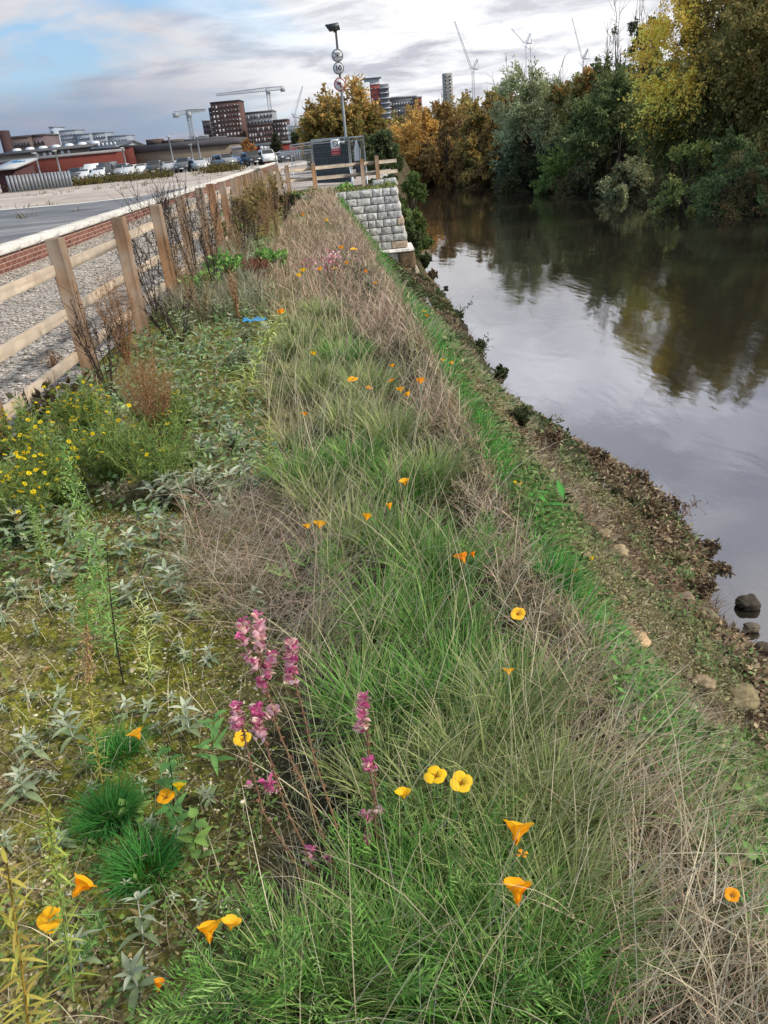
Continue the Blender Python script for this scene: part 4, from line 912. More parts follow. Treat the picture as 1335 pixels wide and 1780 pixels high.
ORA = ('#7d6230', '#8f7030', '#6f5a2c', '#9a7c36', '#645228'); OLI = ('#6b6530', '#7a7238', '#585828', '#857a3a'); DGR = ('#485532', '#58643c', '#3c4a2c', '#6a734a'); GGR = ('#666f54', '#788264', '#566044', '#888f72'); ORA = tuple('#%02x%02x%02x' % tuple(int(int(h[i:i+2], 16) * .9) for i in (1, 3, 5)) for h in ORA); BRN = ('#64502f', '#725a38', '#564632')
YEL = ('#b89a18', '#b09218', '#c4a620'); BGR = ('#586c30', '#647a3a', '#4c5e2c')
tree('broadleaf_tree', 'rounded golden orange tree nearest the bend of the river', 80, 682, 772, 184, (735, 300), pf_('#8f7030', '#a07c34', '#7d6830', '#a88a3a', lowp=('#6d5a30', '#5a4c2c')), 12000, .26, seed=3, clumps=50)
tree('broadleaf_tree', 'rusty brown tree with bare twigs behind the golden orange tree', 76, 735, 815, 168, (775, 300), pf_(*ORA, *BRN), 10000, .25, seed=4, twigs=16)
tree('broadleaf_tree', 'olive and gold tree right of the rusty brown tree', 71, 795, 868, 155, (830, 305), pf_(*OLI, *ORA), 11000, .24, seed=5, twigs=8)
tree('broadleaf_tree', 'narrow orange brown tree touching the grey green willow', 67, 840, 900, 134, (862, 308), pf_(*ORA, '#5f5a2a'), 10000, .23, seed=6, twigs=6)
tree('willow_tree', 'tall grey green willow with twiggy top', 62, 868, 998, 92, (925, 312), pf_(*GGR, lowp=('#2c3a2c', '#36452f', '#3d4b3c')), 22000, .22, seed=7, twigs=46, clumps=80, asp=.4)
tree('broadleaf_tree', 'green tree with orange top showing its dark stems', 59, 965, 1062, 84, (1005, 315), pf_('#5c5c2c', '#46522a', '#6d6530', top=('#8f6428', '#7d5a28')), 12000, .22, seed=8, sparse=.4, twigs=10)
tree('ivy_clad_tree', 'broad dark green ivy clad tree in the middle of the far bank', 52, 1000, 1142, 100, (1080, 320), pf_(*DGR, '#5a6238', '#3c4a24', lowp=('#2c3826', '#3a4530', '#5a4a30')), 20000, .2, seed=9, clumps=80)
tree('bare_tree', 'nearly bare tree with an ivy covered stem above the green crowns', 56, 1040, 1104, 0, (1070, 300), pf_('#46503a', '#3a4430'), 900, .16, seed=10, clumps=26, sparse=.8, twigs=60, trunkc='#57504a')
tree('broadleaf_tree', 'thin leaved dark tree rising at the top edge left of the yellow tree', 54, 1090, 1150, -26, (1120, 300), pf_('#3c4634', '#4a5240', '#5a5a40'), 5000, .2, seed=11, sparse=.6, twigs=20)
tree('broadleaf_tree', 'huge olive tree with bright yellow leaves down its left side', 44, 1132, 1330, -115, (1215, 330), pf_('#6b6230', '#7c6c34', '#585528', '#8a7638', '#4f5530', side=YEL, side_dir=-1, lowp=('#454f26', '#59602e', '#3a4426')), 34000, .17, seed=12, clumps=120, twigs=10)
tree('broadleaf_tree', 'tall olive brown tree at the right edge behind the huge yellow sided one', 41, 1265, 1470, -95, (1360, 330), pf_('#5c5a2c', '#6f6332', '#4a4f28', '#7a6a36'), 24000, .18, seed=13, clumps=100)
tree('broadleaf_tree', 'dark green tree beyond the right edge of the river', 34, 1440, 1700, -60, (1560, 340), pf_(*DGR, *OLI), 14000, .2, seed=14)
tree('broadleaf_tree', 'far right dark olive tree past the frame of the river', 25, 1750, 2300, -120, (2000, 340), pf_(*DGR, *OLI), 12000, .2, seed=15)
# bushes and scrub along the far water line
def bush(label, Y, xl, xr, pt, pb, pf, n=4000, leaf=.15, seed=1, zb=None, cat='bush', group='bushes along the river banks', name='bush', clumps=26):
    return tree(name, label, Y, xl, xr, pt, ((xl + xr) / 2, pb), pf, n, leaf, zb=zb, clumps=clumps, seed=seed, group=group, cat=cat, shape='dome', depth=None)
bush('bright green bush hanging over the far bank under the willow', 56, 942, 1032, 212, 315, pf_(*BGR, '#4a6228'), 7000, .17, 21)
bush('dark bush at the foot of the willow', 61, 868, 950, 235, 318, pf_('#38432c', '#4a4a30', '#2f3828'), 5000, .17, 22)
bush('brown scrub under the olive and gold tree', 71, 790, 880, 250, 318, pf_(*BRN, '#5a4e30'), 4500, .18, 23)
bush('rusty scrub below the rounded golden orange tree', 78, 725, 800, 235, 315, pf_('#6a4c2a', '#5a4426', '#7a5a2c'), 4500, .2, 24)
bush('pale grassy scrub in the middle of the far bank', 50, 1045, 1135, 262, 330, pf_('#727c5c', '#827c5c', '#5f6a4e'), 5000, .15, 25)
bush('brown bramble heap left of the pale grassy scrub', 54, 960, 1060, 275, 330, pf_('#5a4a34', '#4a4a30', '#3f4228'), 4500, .15, 26)
bush('dark green bush with yellow tips under the yellow sided tree', 40, 1140, 1240, 205, 345, pf_('#4c5a30', '#5a6a36', '#74783c', top=('#8a8a34', '#6d7430')), 8000, .14, 27)
bush('deep green bush at the right edge of the far bank', 37, 1225, 1350, 190, 350, pf_('#445534', '#52623a', '#5e6a42'), 9000, .14, 28)
bush('low brown bramble overhanging the dark hollow at the waterline', 36, 1255, 1370, 285, 355, pf_('#5a4a30', '#4a4428', '#6a5a34'), 4500, .12, 29)
bush('low dark scrub between the bramble and the pale grassy scrub', 44, 1120, 1215, 285, 345, pf_('#4a4530', '#3c4228', '#5c5236'), 4500, .13, 30)
# the belt of trees further back, closing the gaps
for k, (Y, xl, xr, pt, pfn, lab) in enumerate(((92, 660, 760, 196, pf_(*OLI, *BRN), 'dull olive tree behind the rounded golden orange tree'), (88, 740, 850, 182, pf_(*ORA, *OLI), 'brown and olive tree filling the gap behind the rusty brown one'), (80, 820, 930, 165, pf_(*OLI, '#5a4a2c'), 'olive tree behind the narrow orange brown one'),
        (74, 900, 1030, 140, pf_(*DGR, *OLI), 'dark olive tree behind the grey green willow'), (68, 990, 1110, 128, pf_(*DGR, '#5a5a34'), 'dark tree behind the orange topped green one'), (64, 1070, 1200, 105, pf_(*DGR, '#6a6436'), 'dark green tree behind the ivy clad one'), (58, 1170, 1330, 60, pf_(*OLI, *DGR), 'olive tree behind the huge yellow sided tree'), (52, 1300, 1520, 40, pf_(*OLI, *DGR), 'olive green tree behind the tall right edge tree'))):
    tree('broadleaf_tree', lab, Y, xl, xr, pt, ((xl + xr) / 2, 300), pfn, 9000, .34, seed=50 + k, clumps=60, group='belt of trees behind the far bank')
mb = MB(); n = 26000; Y = rng.uniform(30, 86, n); D_ = rng.uniform(-.1, 3.0, n) ** 1.0; X = np.interp(Y, _fy, _fx) + D_; k = fbm(X * .5, Y * .35, 3) + .35 - D_ * .12 > rng.random(n) * .5; X, Y = X[k], Y[k]; n = len(X)
P = np.stack([X, Y, farz(X, Y) + rng.random(n) * .35], 1); leaves(mb, P, norm(rng.normal(0, 1, (n, 3)) + (0, 0, .3)), .30, .07, pick(pal('#8a7658', '#a08c6a', '#6a5a44', '#7a6c48', '#5c5a3c'), n, .2)); tag(mb.build('far_bank_litter', M_STRAW), 'tan litter, dead grass and low brambles along the far waterline', 'litter', kind='stuff')
for i, (px, py, l) in enumerate(((931, 322, 22), (1085, 313, 20), (1325, 358, 26), (1240, 340, 24))):
    p = atz(px, py + 4, WZ + .05); mb = MB(); tube(mb, [p, p + (l * .02, .1, .04), p + (l * .045, .3, .10)], [.06, .055, .03], 6, lin('#a39a88')); tag(mb.build('driftwood', M_BARK, None, origin=tuple(p)), ('pale driftwood branch at the foot of the grey green willow', 'thin pale driftwood below the dark ivy clad tree', 'pale driftwood at the right edge of the far waterline', 'driftwood before the dark hollow of the far bank')[i], 'driftwood')
# near bank trees beyond the wall
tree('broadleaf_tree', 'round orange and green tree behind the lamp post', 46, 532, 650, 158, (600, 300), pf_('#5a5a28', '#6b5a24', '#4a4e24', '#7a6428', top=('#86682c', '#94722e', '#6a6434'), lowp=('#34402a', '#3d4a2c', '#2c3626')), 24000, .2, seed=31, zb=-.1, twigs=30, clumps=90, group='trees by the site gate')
tree('broadleaf_tree', 'dark green tree crowding the right of the round orange tree', 40, 625, 690, 228, (655, 300), pf_('#34422a', '#46523a', '#55603a', '#2c3824'), 11000, .17, seed=32, zb=-.3, group='trees by the site gate')
bush('dense green riverside bush right behind the stone wall', 31, 682, 742, 268, 372, pf_('#3a4c24', '#4a5c2c', '#2f4020', '#566a34'), 9000, .12, 33, zb=-2.6)
bush('leafy green bush spilling down beside the block wall', 27.5, 690, 728, 318, 385, pf_('#42542c', '#52663a', '#35452a'), 3500, .10, 34, zb=-2.9)
tree('broadleaf_tree', 'small dark tree standing before the white building', 120, 514, 531, 226, (523, 245), pf_('#2c3626', '#36402c'), 900, .5, seed=35, zb=-.6, clumps=16, group='small trees by the far buildings')
tree('broadleaf_tree', 'small rusty tree at the foot of the brown apartment blocks', 125, 430, 446, 233, (438, 246), pf_('#8a5a2a', '#6f5a30'), 900, .5, seed=36, zb=-.6, clumps=16, group='small trees by the far buildings')
tree('broadleaf_tree', 'small dark round tree right of the small rusty tree', 125, 478, 492, 232, (486, 246), pf_('#2c3228', '#3a3f30'), 900, .5, seed=37, zb=-.6, clumps=16, group='small trees by the far buildings')
tree('broadleaf_tree', 'low orange tree beside the round tree and the white building', 110, 526, 550, 230, (538, 248), pf_('#8a6a2a', '#7a5a24'), 1200, .4, seed=38, zb=-.6, clumps=18, group='small trees by the far buildings')
# weeds in a line at the far side of the yard (low scrub nobody would count)
mb = MB(); n = 5000; px_ = np.concatenate([rng.uniform(40, 300, n // 2), rng.normal(385, 18, n // 4), rng.normal(130, 60, n // 4)]); P = []
for q in px_:
    c = dpt(q, 300, 80 + rng.normal(0, .8)); P.append((c[0], c[1], lz(c[1]) + abs(rng.normal(0, .28))))
P = np.array(P); leaves(mb, P, norm(rng.normal(0, 1, (len(P), 3)) + (0, 0, .8)), .28, .12, pick(pal('#5a5a34', '#6a5c38', '#4a4e30', '#7a6a40'), len(P))); o = mb.build('yard_weeds', M_TREE); tag(o, 'low scrubby weeds along the far edge of the concrete yard', 'weeds', kind='stuff')
mb = MB(); nn_ = 260; Xw = rng.uniform(-40, -7, nn_); Yw = rng.uniform(22, 78, nn_); kx = fbm(Xw * .2, Yw * .2) > .05; Xw, Yw = Xw[kx], Yw[kx]
Pw = np.stack([Xw, Yw, lotz(Yw)], 1).repeat(14, 0); Pw[:, :2] += rng.normal(0, .16, (len(Pw), 2)); blades(mb, Pw, rng.uniform(0, 6.28, len(Pw)), rng.uniform(.06, .3, len(Pw)), .03, rng.uniform(.1, .9, len(Pw)), .5, pick(pal('#6a6240', '#7a6a4a', '#56583a'), len(Pw)), segs=2)
o = mb.build('yard_grass', M_STRAW); tag(o, 'small tufts of weeds growing in cracks of the concrete yard', 'weeds', kind='stuff')
# ================================================================== the planted bed and the bank
def gpt(px, py, h=0.0, it=14):
    """the point h above the ground that the photo shows at px, py"""
    z = h
    p = atz(px, py, z)
    for _ in range(it): z = .5 * z + .5 * (float(nearz(p[0], p[1])) + h); p = atz(px, py, z)
    return p
def scatter(n_per_m2, x0, x1, y0, y1, polys=None, not_in=None, d0=3.0, pw=1.2, h=0.0):
    n = int(n_per_m2 * (x1 - x0) * (y1 - y0)); P = []
    X = rng.uniform(x0, x1, n); Y = rng.uniform(y0, y1, n); d = np.sqrt(X * X + Y * Y + 1.5)
    k = rng.random(n) < np.minimum(1, (d0 / d) ** pw); X, Y, d = X[k], Y[k], d[k]
    Z = nearz(X, Y); P = np.stack([X, Y, Z], 1)
    if polys is not None or not_in is not None:
        u_, v_ = topx(P + (0, 0, h)); m = np.zeros(len(P), bool) if polys is not None else np.ones(len(P), bool)
        for q in (polys or []): m |= pip(u_, v_, q)
        for q in (not_in or []): m &= ~pip(u_, v_, q)
        P, d = P[m], d[m]
    return P, d
def wdist(d): return 1 + np.maximum(0, d - 1.5) / 4.2        # blades far off are modelled in fewer, wider strands
R_DRY = [(480, 335), (575, 335), (640, 440), (695, 520), (775, 700), (820, 800), (860, 930), (920, 1060), (1000, 1230), (1090, 1430), (1300, 1700), (1700, 2300), (1000, 2400), (1020, 1700), (1010, 1450), (960, 1250), (880, 1080), (800, 900), (730, 760), (660, 640), (600, 560), (480, 560), (430, 470), (450, 380)]
R_GREEN = [(470, 560), (590, 560), (655, 660), (710, 780), (770, 920), (850, 1060), (930, 1280), (980, 1500), (1000, 1800), (1060, 2500), (420, 2500), (470, 1800), (500, 1560), (520, 1300), (540, 1120), (520, 950), (480, 800), (450, 680)]
R_DRYL = [(330, 880), (500, 880), (560, 960), (590, 1080), (560, 1200), (480, 1180), (400, 1090), (320, 1010)]
R_BARE = [(-300, 930), (300, 930), (330, 1010), (400, 1090), (480, 1200), (500, 1400), (460, 1560), (440, 1800), (400, 2500), (-900, 2500), (-900, 1100)]
R_UPL = [(-300, 720), (160, 660), (300, 560), (400, 440), (470, 420), (480, 560), (450, 680), (480, 800), (500, 880), (330, 900), (200, 940), (-300, 940)]
G_DEEP = pal('#3a7028', '#46822e', '#2a5a1e', '#5c8c36'); G_MID = pal('#60803a', '#70904a', '#4a6a2c', '#8c9a56'); G_OLV = pal('#7c8250', '#8f8f62', '#686c40', '#a09a70')
S_PALE = pal('#c4b898', '#b0a286', '#d0c6a8', '#9a8b72'); S_PINK = pal('#b0917e', '#c0a490', '#967866', '#ccb4a0'); S_GREY = pal('#a39e8c', '#8a8272', '#b8b3a0', '#756c5e'); S_BRN = pal('#7a6248', '#8d7355', '#5e4b38')
def bank_t(P): return (P[:, 0] - xcrest(P[:, 1])) / (xedge(P[:, 1]) - xcrest(P[:, 1]))
def uaz(n): return rng.uniform(0, 2 * math.pi, n)
def stuff(mb, name, mat, label, cat='grass'):
    o = mb.build(name, mat); tag(o, label, cat, kind='stuff'); return o
# --- tussocks of green grass in the middle of the bed
mb = MB()
def tussock(c, R, n, Ln, pal0, lean=(0, 0), wd=.0034, tip=None, spread=1.0, target=None):
    m = target or mb; d = math.hypot(c[0], c[1], 1.5); a = uaz(n); r = R * np.sqrt(rng.random(n)) * .55
    X = c[0] + r * np.cos(a); Y = c[1] + r * np.sin(a); P = np.stack([X, Y, nearz(X, Y) - .01], 1)
    hx = np.cos(a) * (r / R + .25) + lean[0] + rng.normal(0, .28, n); hy = np.sin(a) * (r / R + .25) + lean[1] + rng.normal(0, .28, n); az = np.arctan2(hy, hx); mag = np.clip(np.hypot(hx, hy), 0, 1.6)
    c0 = pick(pal0, n, .16); c1 = pick(tip if tip is not None else pal0 * 1.2, n, .15)
    blades(m, P, az, Ln * rng.uniform(.55, 1.15, n), wd * wdist(d) * rng.lognormal(0, .35, n), .10 + .38 * mag * spread * rng.uniform(.5, 1.2, n), rng.uniform(.4, 1.3, n) * spread, c0, c1, segs=5 if d < 3 else 3)
big = [(640, 1770, .16, 1), (760, 1740, .16, 1), (700, 1610, .15, 1), (840, 1680, .17, 1), (930, 1790, .18, 1), (560, 1760, .12, 0), (800, 1560, .13, 1), (900, 1600, .14, 0), (720, 1300, .18, 1), (640, 1270, .16, 1), (800, 1240, .18, 1), (760, 1140, .18, 1), (680, 1110, .16, 1), (850, 1380, .18, 0), (780, 1440, .14, 0), (920, 1500, .16, 0), (690, 1410, .14, 0), (900, 1270, .16, 0), (700, 980, .18, 1), (760, 1030, .16, 1), (620, 960, .15, 0), (560, 900, .14, 0), (700, 880, .18, 1), (620, 830, .18, 1), (530, 860, .16, 1), (750, 850, .16, 0), (600, 640, .30, 1), (560, 690, .22, 0), (640, 700, .2, 0), (520, 620, .22, 0), (560, 560, .2, 0), (680, 780, .16, 0), (600, 760, .16, 0), (1000, 1660, .13, 0), (980, 1440, .13, 0)]
for (px, py, R, k) in big:
    tussock(gpt(px, py), R, 460 if py > 700 else 380, .25 if py > 1400 else .28, G_DEEP if k else G_MID, (.35, .1) if py > 1300 else (.15, .1), tip=pal('#689244', '#548238', '#8ca05c') if k else pal('#8f9a62', '#a8a478', '#7b8a50'))
P, d = scatter(13, -1.6, 1.0, .4, 12, [R_GREEN], d0=6)
for q in P: tussock(q, .10, 130, rng.uniform(.14, .24), [G_MID, G_OLV, G_DEEP][rng.integers(0, 3)], (.2, .1), tip=pal('#a09a70', '#8f9a62'))
stuff(mb, 'green_grass', M_GRASS, 'green tussock grass running down the middle of the planted bed')
# --- finer olive and half dry grass between them
mb = MB()
P, d = scatter(2000, -1.9, 1.3, .3, 24, [R_GREEN, R_DRY, R_DRYL], d0=2.4, pw=1.3); n = len(P)
blades(mb, P, uaz(n), rng.uniform(.05, .20, n), .0024 * wdist(d) * rng.uniform(.7, 1.3, n), rng.uniform(.1, .7, n), rng.uniform(.3, 1.4, n), pick(G_OLV, n), pick(S_GREY, n), segs=3)
stuff(mb, 'meadow_grass', M_GRASS, 'fine half dry grass filling the strip between the tussocks')
# --- straw: long bent pale stems combed over towards the river
mb = MB()
def straw(P, d, Ln, p0, az0=.35, azs=.55, t0=(.7, 1.3), bend=(.1, .8), wd=.0016, target=None, zj=.10):
    n = len(P); P = P + np.stack([np.zeros(n), np.zeros(n), rng.random(n) * zj], 1)
    blades(target or mb, P, az0 + rng.normal(0, azs, n), rng.uniform(*Ln, n), wd * wdist(d) * rng.uniform(.6, 1.5, n), rng.uniform(*t0, n), rng.uniform(*bend, n), pick(p0, n, .2), pick(p0, n, .2), segs=5, twist=.9)
R_S1 = [(900, 1330), (1080, 1290), (1120, 1430), (1210, 1560), (1340, 1700), (1700, 2300), (1080, 2400), (1060, 1750), (1000, 1620), (940, 1480)]
P, d = scatter(3600, -.2, 1.3, .3, 3.4, [R_DRY], d0=2.4, pw=1.2); straw(P, d, (.08, .24), np.concatenate([S_PALE, S_PINK, S_GREY, S_BRN]), azs=1.5, wd=.0021, t0=(.5, 1.4))
P, d = scatter(900, 0, 1.4, .4, 2.6, [R_S1], d0=3); straw(P, d, (.16, .36), S_PALE, .45, .5, (.75, 1.35), (.0, .6), .0021, zj=.14)
P, d = scatter(3000, -1.6, 1.2, 3.2, 24, [R_DRY], d0=3.2, pw=.85); k = fbm(P[:, 0] * 2.2, P[:, 1] * 1.1, 3) + .30 > rng.random(len(P)) * .55; P, d = P[k], d[k]; straw(P, d, (.08, .30), np.concatenate([S_PINK, S_PINK, S_PALE, S_BRN]), .3, 1.8, (.2, 1.3), (.1, 1.0), .0022)
P, d = scatter(300, -1.2, 1.1, .6, 12, [R_GREEN], d0=3.5, pw=1.0); straw(P, d, (.25, .48), np.concatenate([S_PALE, pal('#a9a878', '#8f9468')]), .7, 1.6, (.05, .8), (.2, 1.3), .0015)
P, d = scatter(3200, -1.5, .2, 1.5, 4.2, [R_DRYL], d0=3); straw(P, d, (.12, .38), np.concatenate([S_GREY, S_PINK]), -.6, 1.2, (.6, 1.4), (.0, .6), .0016, zj=.12)
P, d = scatter(2200, -1.2, 1.3, .5, 20, None, None, d0=3.2, pw=.85); t_ = bank_t(P); k = (t_ > -.05) & (t_ < .03); P, d = P[k], d[k]; straw(P, d, (.05, .13), np.concatenate([S_PINK, S_PALE, S_BRN, G_OLV]), .3, 1.6, (.2, 1.3), (.1, 1.0), .0022)
stuff(mb, 'dry_grass', M_STRAW, 'pale dry straw combed over towards the river along the edge of the bed')
# --- the very long arching stems with seed heads
mb = MB(); mh = MB()
P, d = scatter(70, -.9, 1.1, .7, 5.5, [R_GREEN, R_DRY], d0=4); n = len(P)
az = .5 + rng.normal(0, 1.2, n); Ln = rng.uniform(.35, .62, n); c_ = pick(np.concatenate([S_PALE, pal('#9aa06a')]), n)
blades(mb, P, az, Ln, .0022 * wdist(d), rng.uniform(.05, .5, n), rng.uniform(.3, 1.2, n), c_, c_, segs=6, twist=1.2)
P, d = scatter(420, -2.2, .2, .5, 4.5, [R_BARE], d0=2.2, pw=1.1); straw(P, d, (.04, .16), np.concatenate([S_GREY, S_BRN, S_PALE]), 0, 3, (1.1, 1.6), (-.1, .4), .0015, zj=.02)
P, d = scatter(1500, -1.6, -.6, 1.0, 2.2, [[(20, 1330), (150, 1320), (160, 1390), (40, 1400)], [(480, 1280), (620, 1250), (680, 1420), (520, 1480)]], d0=3); straw(P, d, (.06, .22), np.concatenate([S_GREY, S_BRN * .7]), 0, 3, (.9, 1.5), (-.1, .6), .0014, zj=.06)
stuff(mb, 'seeding_grass_stems', M_STRAW, 'long thin arching grass stems standing above the tussocks')
# --- bank slope: dark green grass, then ground cover, then dead matter by the water
mb = MB(); P, d = scatter(3400, -.8, 3.6, .2, 24, None, [R_DRY], d0=3.4, pw=1.1); t_ = bank_t(P); pat = fbm(P[:, 0] * .9, P[:, 1] * .6, 3)
k = (t_ > 0.02) & (rng.random(len(P)) < np.clip(np.where(P[:, 1] < 9, 1.5 - t_ * 3.4, 1.5 - t_ * 2.0) + pat * 1.5, 0.02, 1)); P, d, t_ = P[k], d[k], t_[k]; n = len(P)
gp = np.where((rng.random(n) < .25)[:, None], pick(G_OLV, n), pick(pal('#3a7a2c', '#468a34', '#2f6424', '#569a40'), n))
blades(mb, P, .25 + rng.normal(0, 1.4, n), rng.uniform(.05, .17, n) * (1 + np.clip(d - 5, 0, 8) * .02), .0038 * wdist(d) * rng.uniform(.7, 1.3, n), rng.uniform(.3, 1.0, n), rng.uniform(.4, 1.3, n), gp, gp * 1.25, segs=4)
P, d = scatter(700, -.8, 3.4, .2, 14, None, None, d0=3.4, pw=1.1); t_ = bank_t(P); k = (t_ > 0.03) & (t_ < .6) & (fbm(P[:, 0] * 1.3 + 9, P[:, 1] * .8, 3) > np.where(P[:, 1] < 5, .2, .08)); P, d = P[k], d[k]; straw(P, d, (.08, .24), np.concatenate([S_GREY, S_PALE]), .1, .7, (.7, 1.5), (.1, .7), .0018, zj=.08)
P, d = scatter(3400, .3, 1.9, .2, 4.5, None, None, d0=3, pw=1); t_ = bank_t(P); k = (t_ > 0.0) & (t_ < .40 - .16 * P[:, 1]); P, d = P[k], d[k]; straw(P, d, (.08, .26), np.concatenate([S_GREY, S_PALE, S_BRN, G_OLV]), .3, 1.3, (.5, 1.4), (.1, .7), .0021, zj=.06)
stuff(mb, 'bank_grass', M_GRASS, 'dark green and straggling grass on the slope down to the river')
mb = MB()
def cover(P, d, ln, p0, h=(.0, .12), up=.5, asp=.55, jit=.2, nl=1):
    P = np.repeat(P, nl, 0) + rng.normal(0, .02, (len(P) * nl, 3)) * (1, 1, 0); d = np.repeat(d, nl); n = len(P); P = P + np.stack([np.zeros(n), np.zeros(n), rng.uniform(*h, n)], 1)
    D = norm(rng.normal(0, 1, (n, 3)) * (1, 1, .4) + (0, 0, up * .3)); nr = norm(rng.normal(0, .45, (n, 3)) + (.15, -.35, 1))
    leaves(mb, P, D, ln * rng.uniform(.6, 1.4, n) * (1 + np.maximum(0, d - 4) / 14), ln * asp * rng.uniform(.7, 1.3, n) * (1 + np.maximum(0, d - 4) / 14), pick(p0, n, jit), nrm=nr, fold=.18)
LG = pal('#5f7a48', '#6f8a55', '#4d6a3c', '#83955f'); LD = pal('#3a4a2a', '#465634', '#2f3c24', '#56643e'); LB = pal('#6a5540', '#83705a', '#54463a', '#a08c6c', '#473a2c', '#b0a284'); LO = pal('#77754e', '#8c8862', '#62603e', '#a39d78', '#6f7c4c')
P, d = scatter(6800, .3, 4.2, .6, 11.5, None, [R_DRY], d0=5, pw=1.0); t_ = bank_t(P); q = fbm(P[:, 0] * 1.4, P[:, 1] * 1.1, 4)
k = (t_ > .16) & (t_ < 1.0); P, d, t_, q = P[k], d[k], t_[k], q[k]
a = (q > .26) & (t_ < .92); cover(P[a], d[a], .032, LG, (.0, .14)); a = (q <= .26) & (q > -.12); cover(P[a], d[a], .028, LO, (.0, .08), asp=.4); a = q <= -.12; cover(P[a], d[a], .032, LB, (.0, .07), asp=.35); a = (t_ > .8) & (q < .25); cover(P[a], d[a], .05, LB, (.0, .14))
R_N1 = [(1060, 1150), (1130, 1150), (1200, 1250), (1210, 1330), (1110, 1340), (1060, 1230)]; R_N2 = [(1230, 1290), (1500, 1290), (1500, 1600), (1270, 1560), (1240, 1420)]; R_N3 = [(880, 850), (950, 870), (990, 930), (950, 960), (890, 910)]
for R_, pp, ln in ((R_N1, pal('#4f8238', '#3f6e30', '#64964a', '#6a7a44'), .024), (R_N2, pal('#5a7a3c', '#6a8a4a', '#46602f', '#7a7450'), .036), (R_N3, pal('#46662f', '#56783c', '#6a6a44'), .034)):
    P, d = scatter(7000, .5, 2.6, .8, 6, [R_], d0=4); cover(P, d, ln, pp, (.0, .16), nl=1)
P, d = scatter(1500, .4, 3.6, .8, 9, None, [R_DRY], d0=5, pw=1.0); t_ = bank_t(P); q = fbm(P[:, 0] * 2.1 + 30, P[:, 1] * 1.7, 3); k = (t_ > .1) & (t_ < .97) & (q > .16); P, d = P[k], d[k]; cover(P, d, .055, np.concatenate([LG, LD, LO]), (.02, .16), up=1.5, asp=.35)
stuff(mb, 'ground_cover', M_LEAF, 'low mixed herbs and withered leaves covering the lower bank', 'ground cover')
mb = MB()   # ivy and scrub hanging over the waterline further up
P, d = scatter(3600, 0, 3.2, 7.5, 24, None, None, d0=9, pw=.9); t_ = bank_t(P); k = (t_ > .45) & (t_ < 1.04); P, d, t_ = P[k], d[k], t_[k]; q = fbm(P[:, 0] * 1.5, P[:, 1] * 1.1, 4)
P[:, 2] += .28 * np.clip(q + .1, 0, 1) * np.clip(rng.random(len(P)) * 1.5, 0, 1); a = rng.random(len(P)) < np.clip((t_ - .45) * 4, 0, 1); cover(P[a], d[a], .045, pal('#3c4c2a', '#4c5c36', '#2e3a20', '#5e6c44', '#5a5236'), (.0, .12), asp=.7); a = (q < .0) & (t_ > .6); cover(P[a], d[a], .05, LB * .8, (.0, .2), asp=.4)
stuff(mb, 'bank_ivy', M_LEAF, 'dark ivy and bramble leaves hanging over the waterline', 'ivy')
mb = MB()   # dead reddish stems along the water's edge
P, d = scatter(700, 1.0, 4.0, 4.2, 12.0, None, None, d0=6, pw=.8); t_ = bank_t(P); q = fbm(P[:, 0] * 1.2 + 4, P[:, 1] * .9, 3); k = (t_ > .62) & (t_ < 1.0) & (q > -.10); P, d = P[k], d[k]; n = len(P)
blades(mb, P, uaz(n), rng.uniform(.10, .32, n), .006 * rng.uniform(.5, 1.4, n), rng.uniform(.2, 1.2, n), rng.uniform(.3, 1.4, n), pick(pal('#5a3f30', '#6e5040', '#7d6248', '#46342a'), n, .2), pick(pal('#7d6248', '#94785a', '#6e5040'), n, .2), segs=4)
P, d = scatter(350, .6, 3.6, 12.0, 24.0, None, None, d0=9, pw=.8); t_ = bank_t(P); k = (t_ > .7) & (t_ < 1.03); P, d = P[k], d[k]; n = len(P)
blades(mb, P, uaz(n), rng.uniform(.15, .5, n), .012 * rng.uniform(.5, 1.3, n), rng.uniform(.1, 1.1, n), rng.uniform(.2, 1.0, n), pick(pal('#54402f', '#5f4a3a', '#3c3a2a'), n, .2), None, segs=3)
P, d = scatter(900, .8, 4.0, 3.0, 10, None, [R_DRY], d0=6, pw=.8); t_ = bank_t(P); k = (t_ > .35) & (t_ < 1.0); P, d = P[k], d[k]; straw(P, d, (.06, .22), np.concatenate([S_GREY, S_BRN, S_BRN * .7]), 0, 3, (.9, 1.5), (-.2, .5), .0028, zj=.07)
stuff(mb, 'dead_waterside_stems', M_STRAW, 'withered brown stems and matted dead plants at the water edge', 'dead plants')
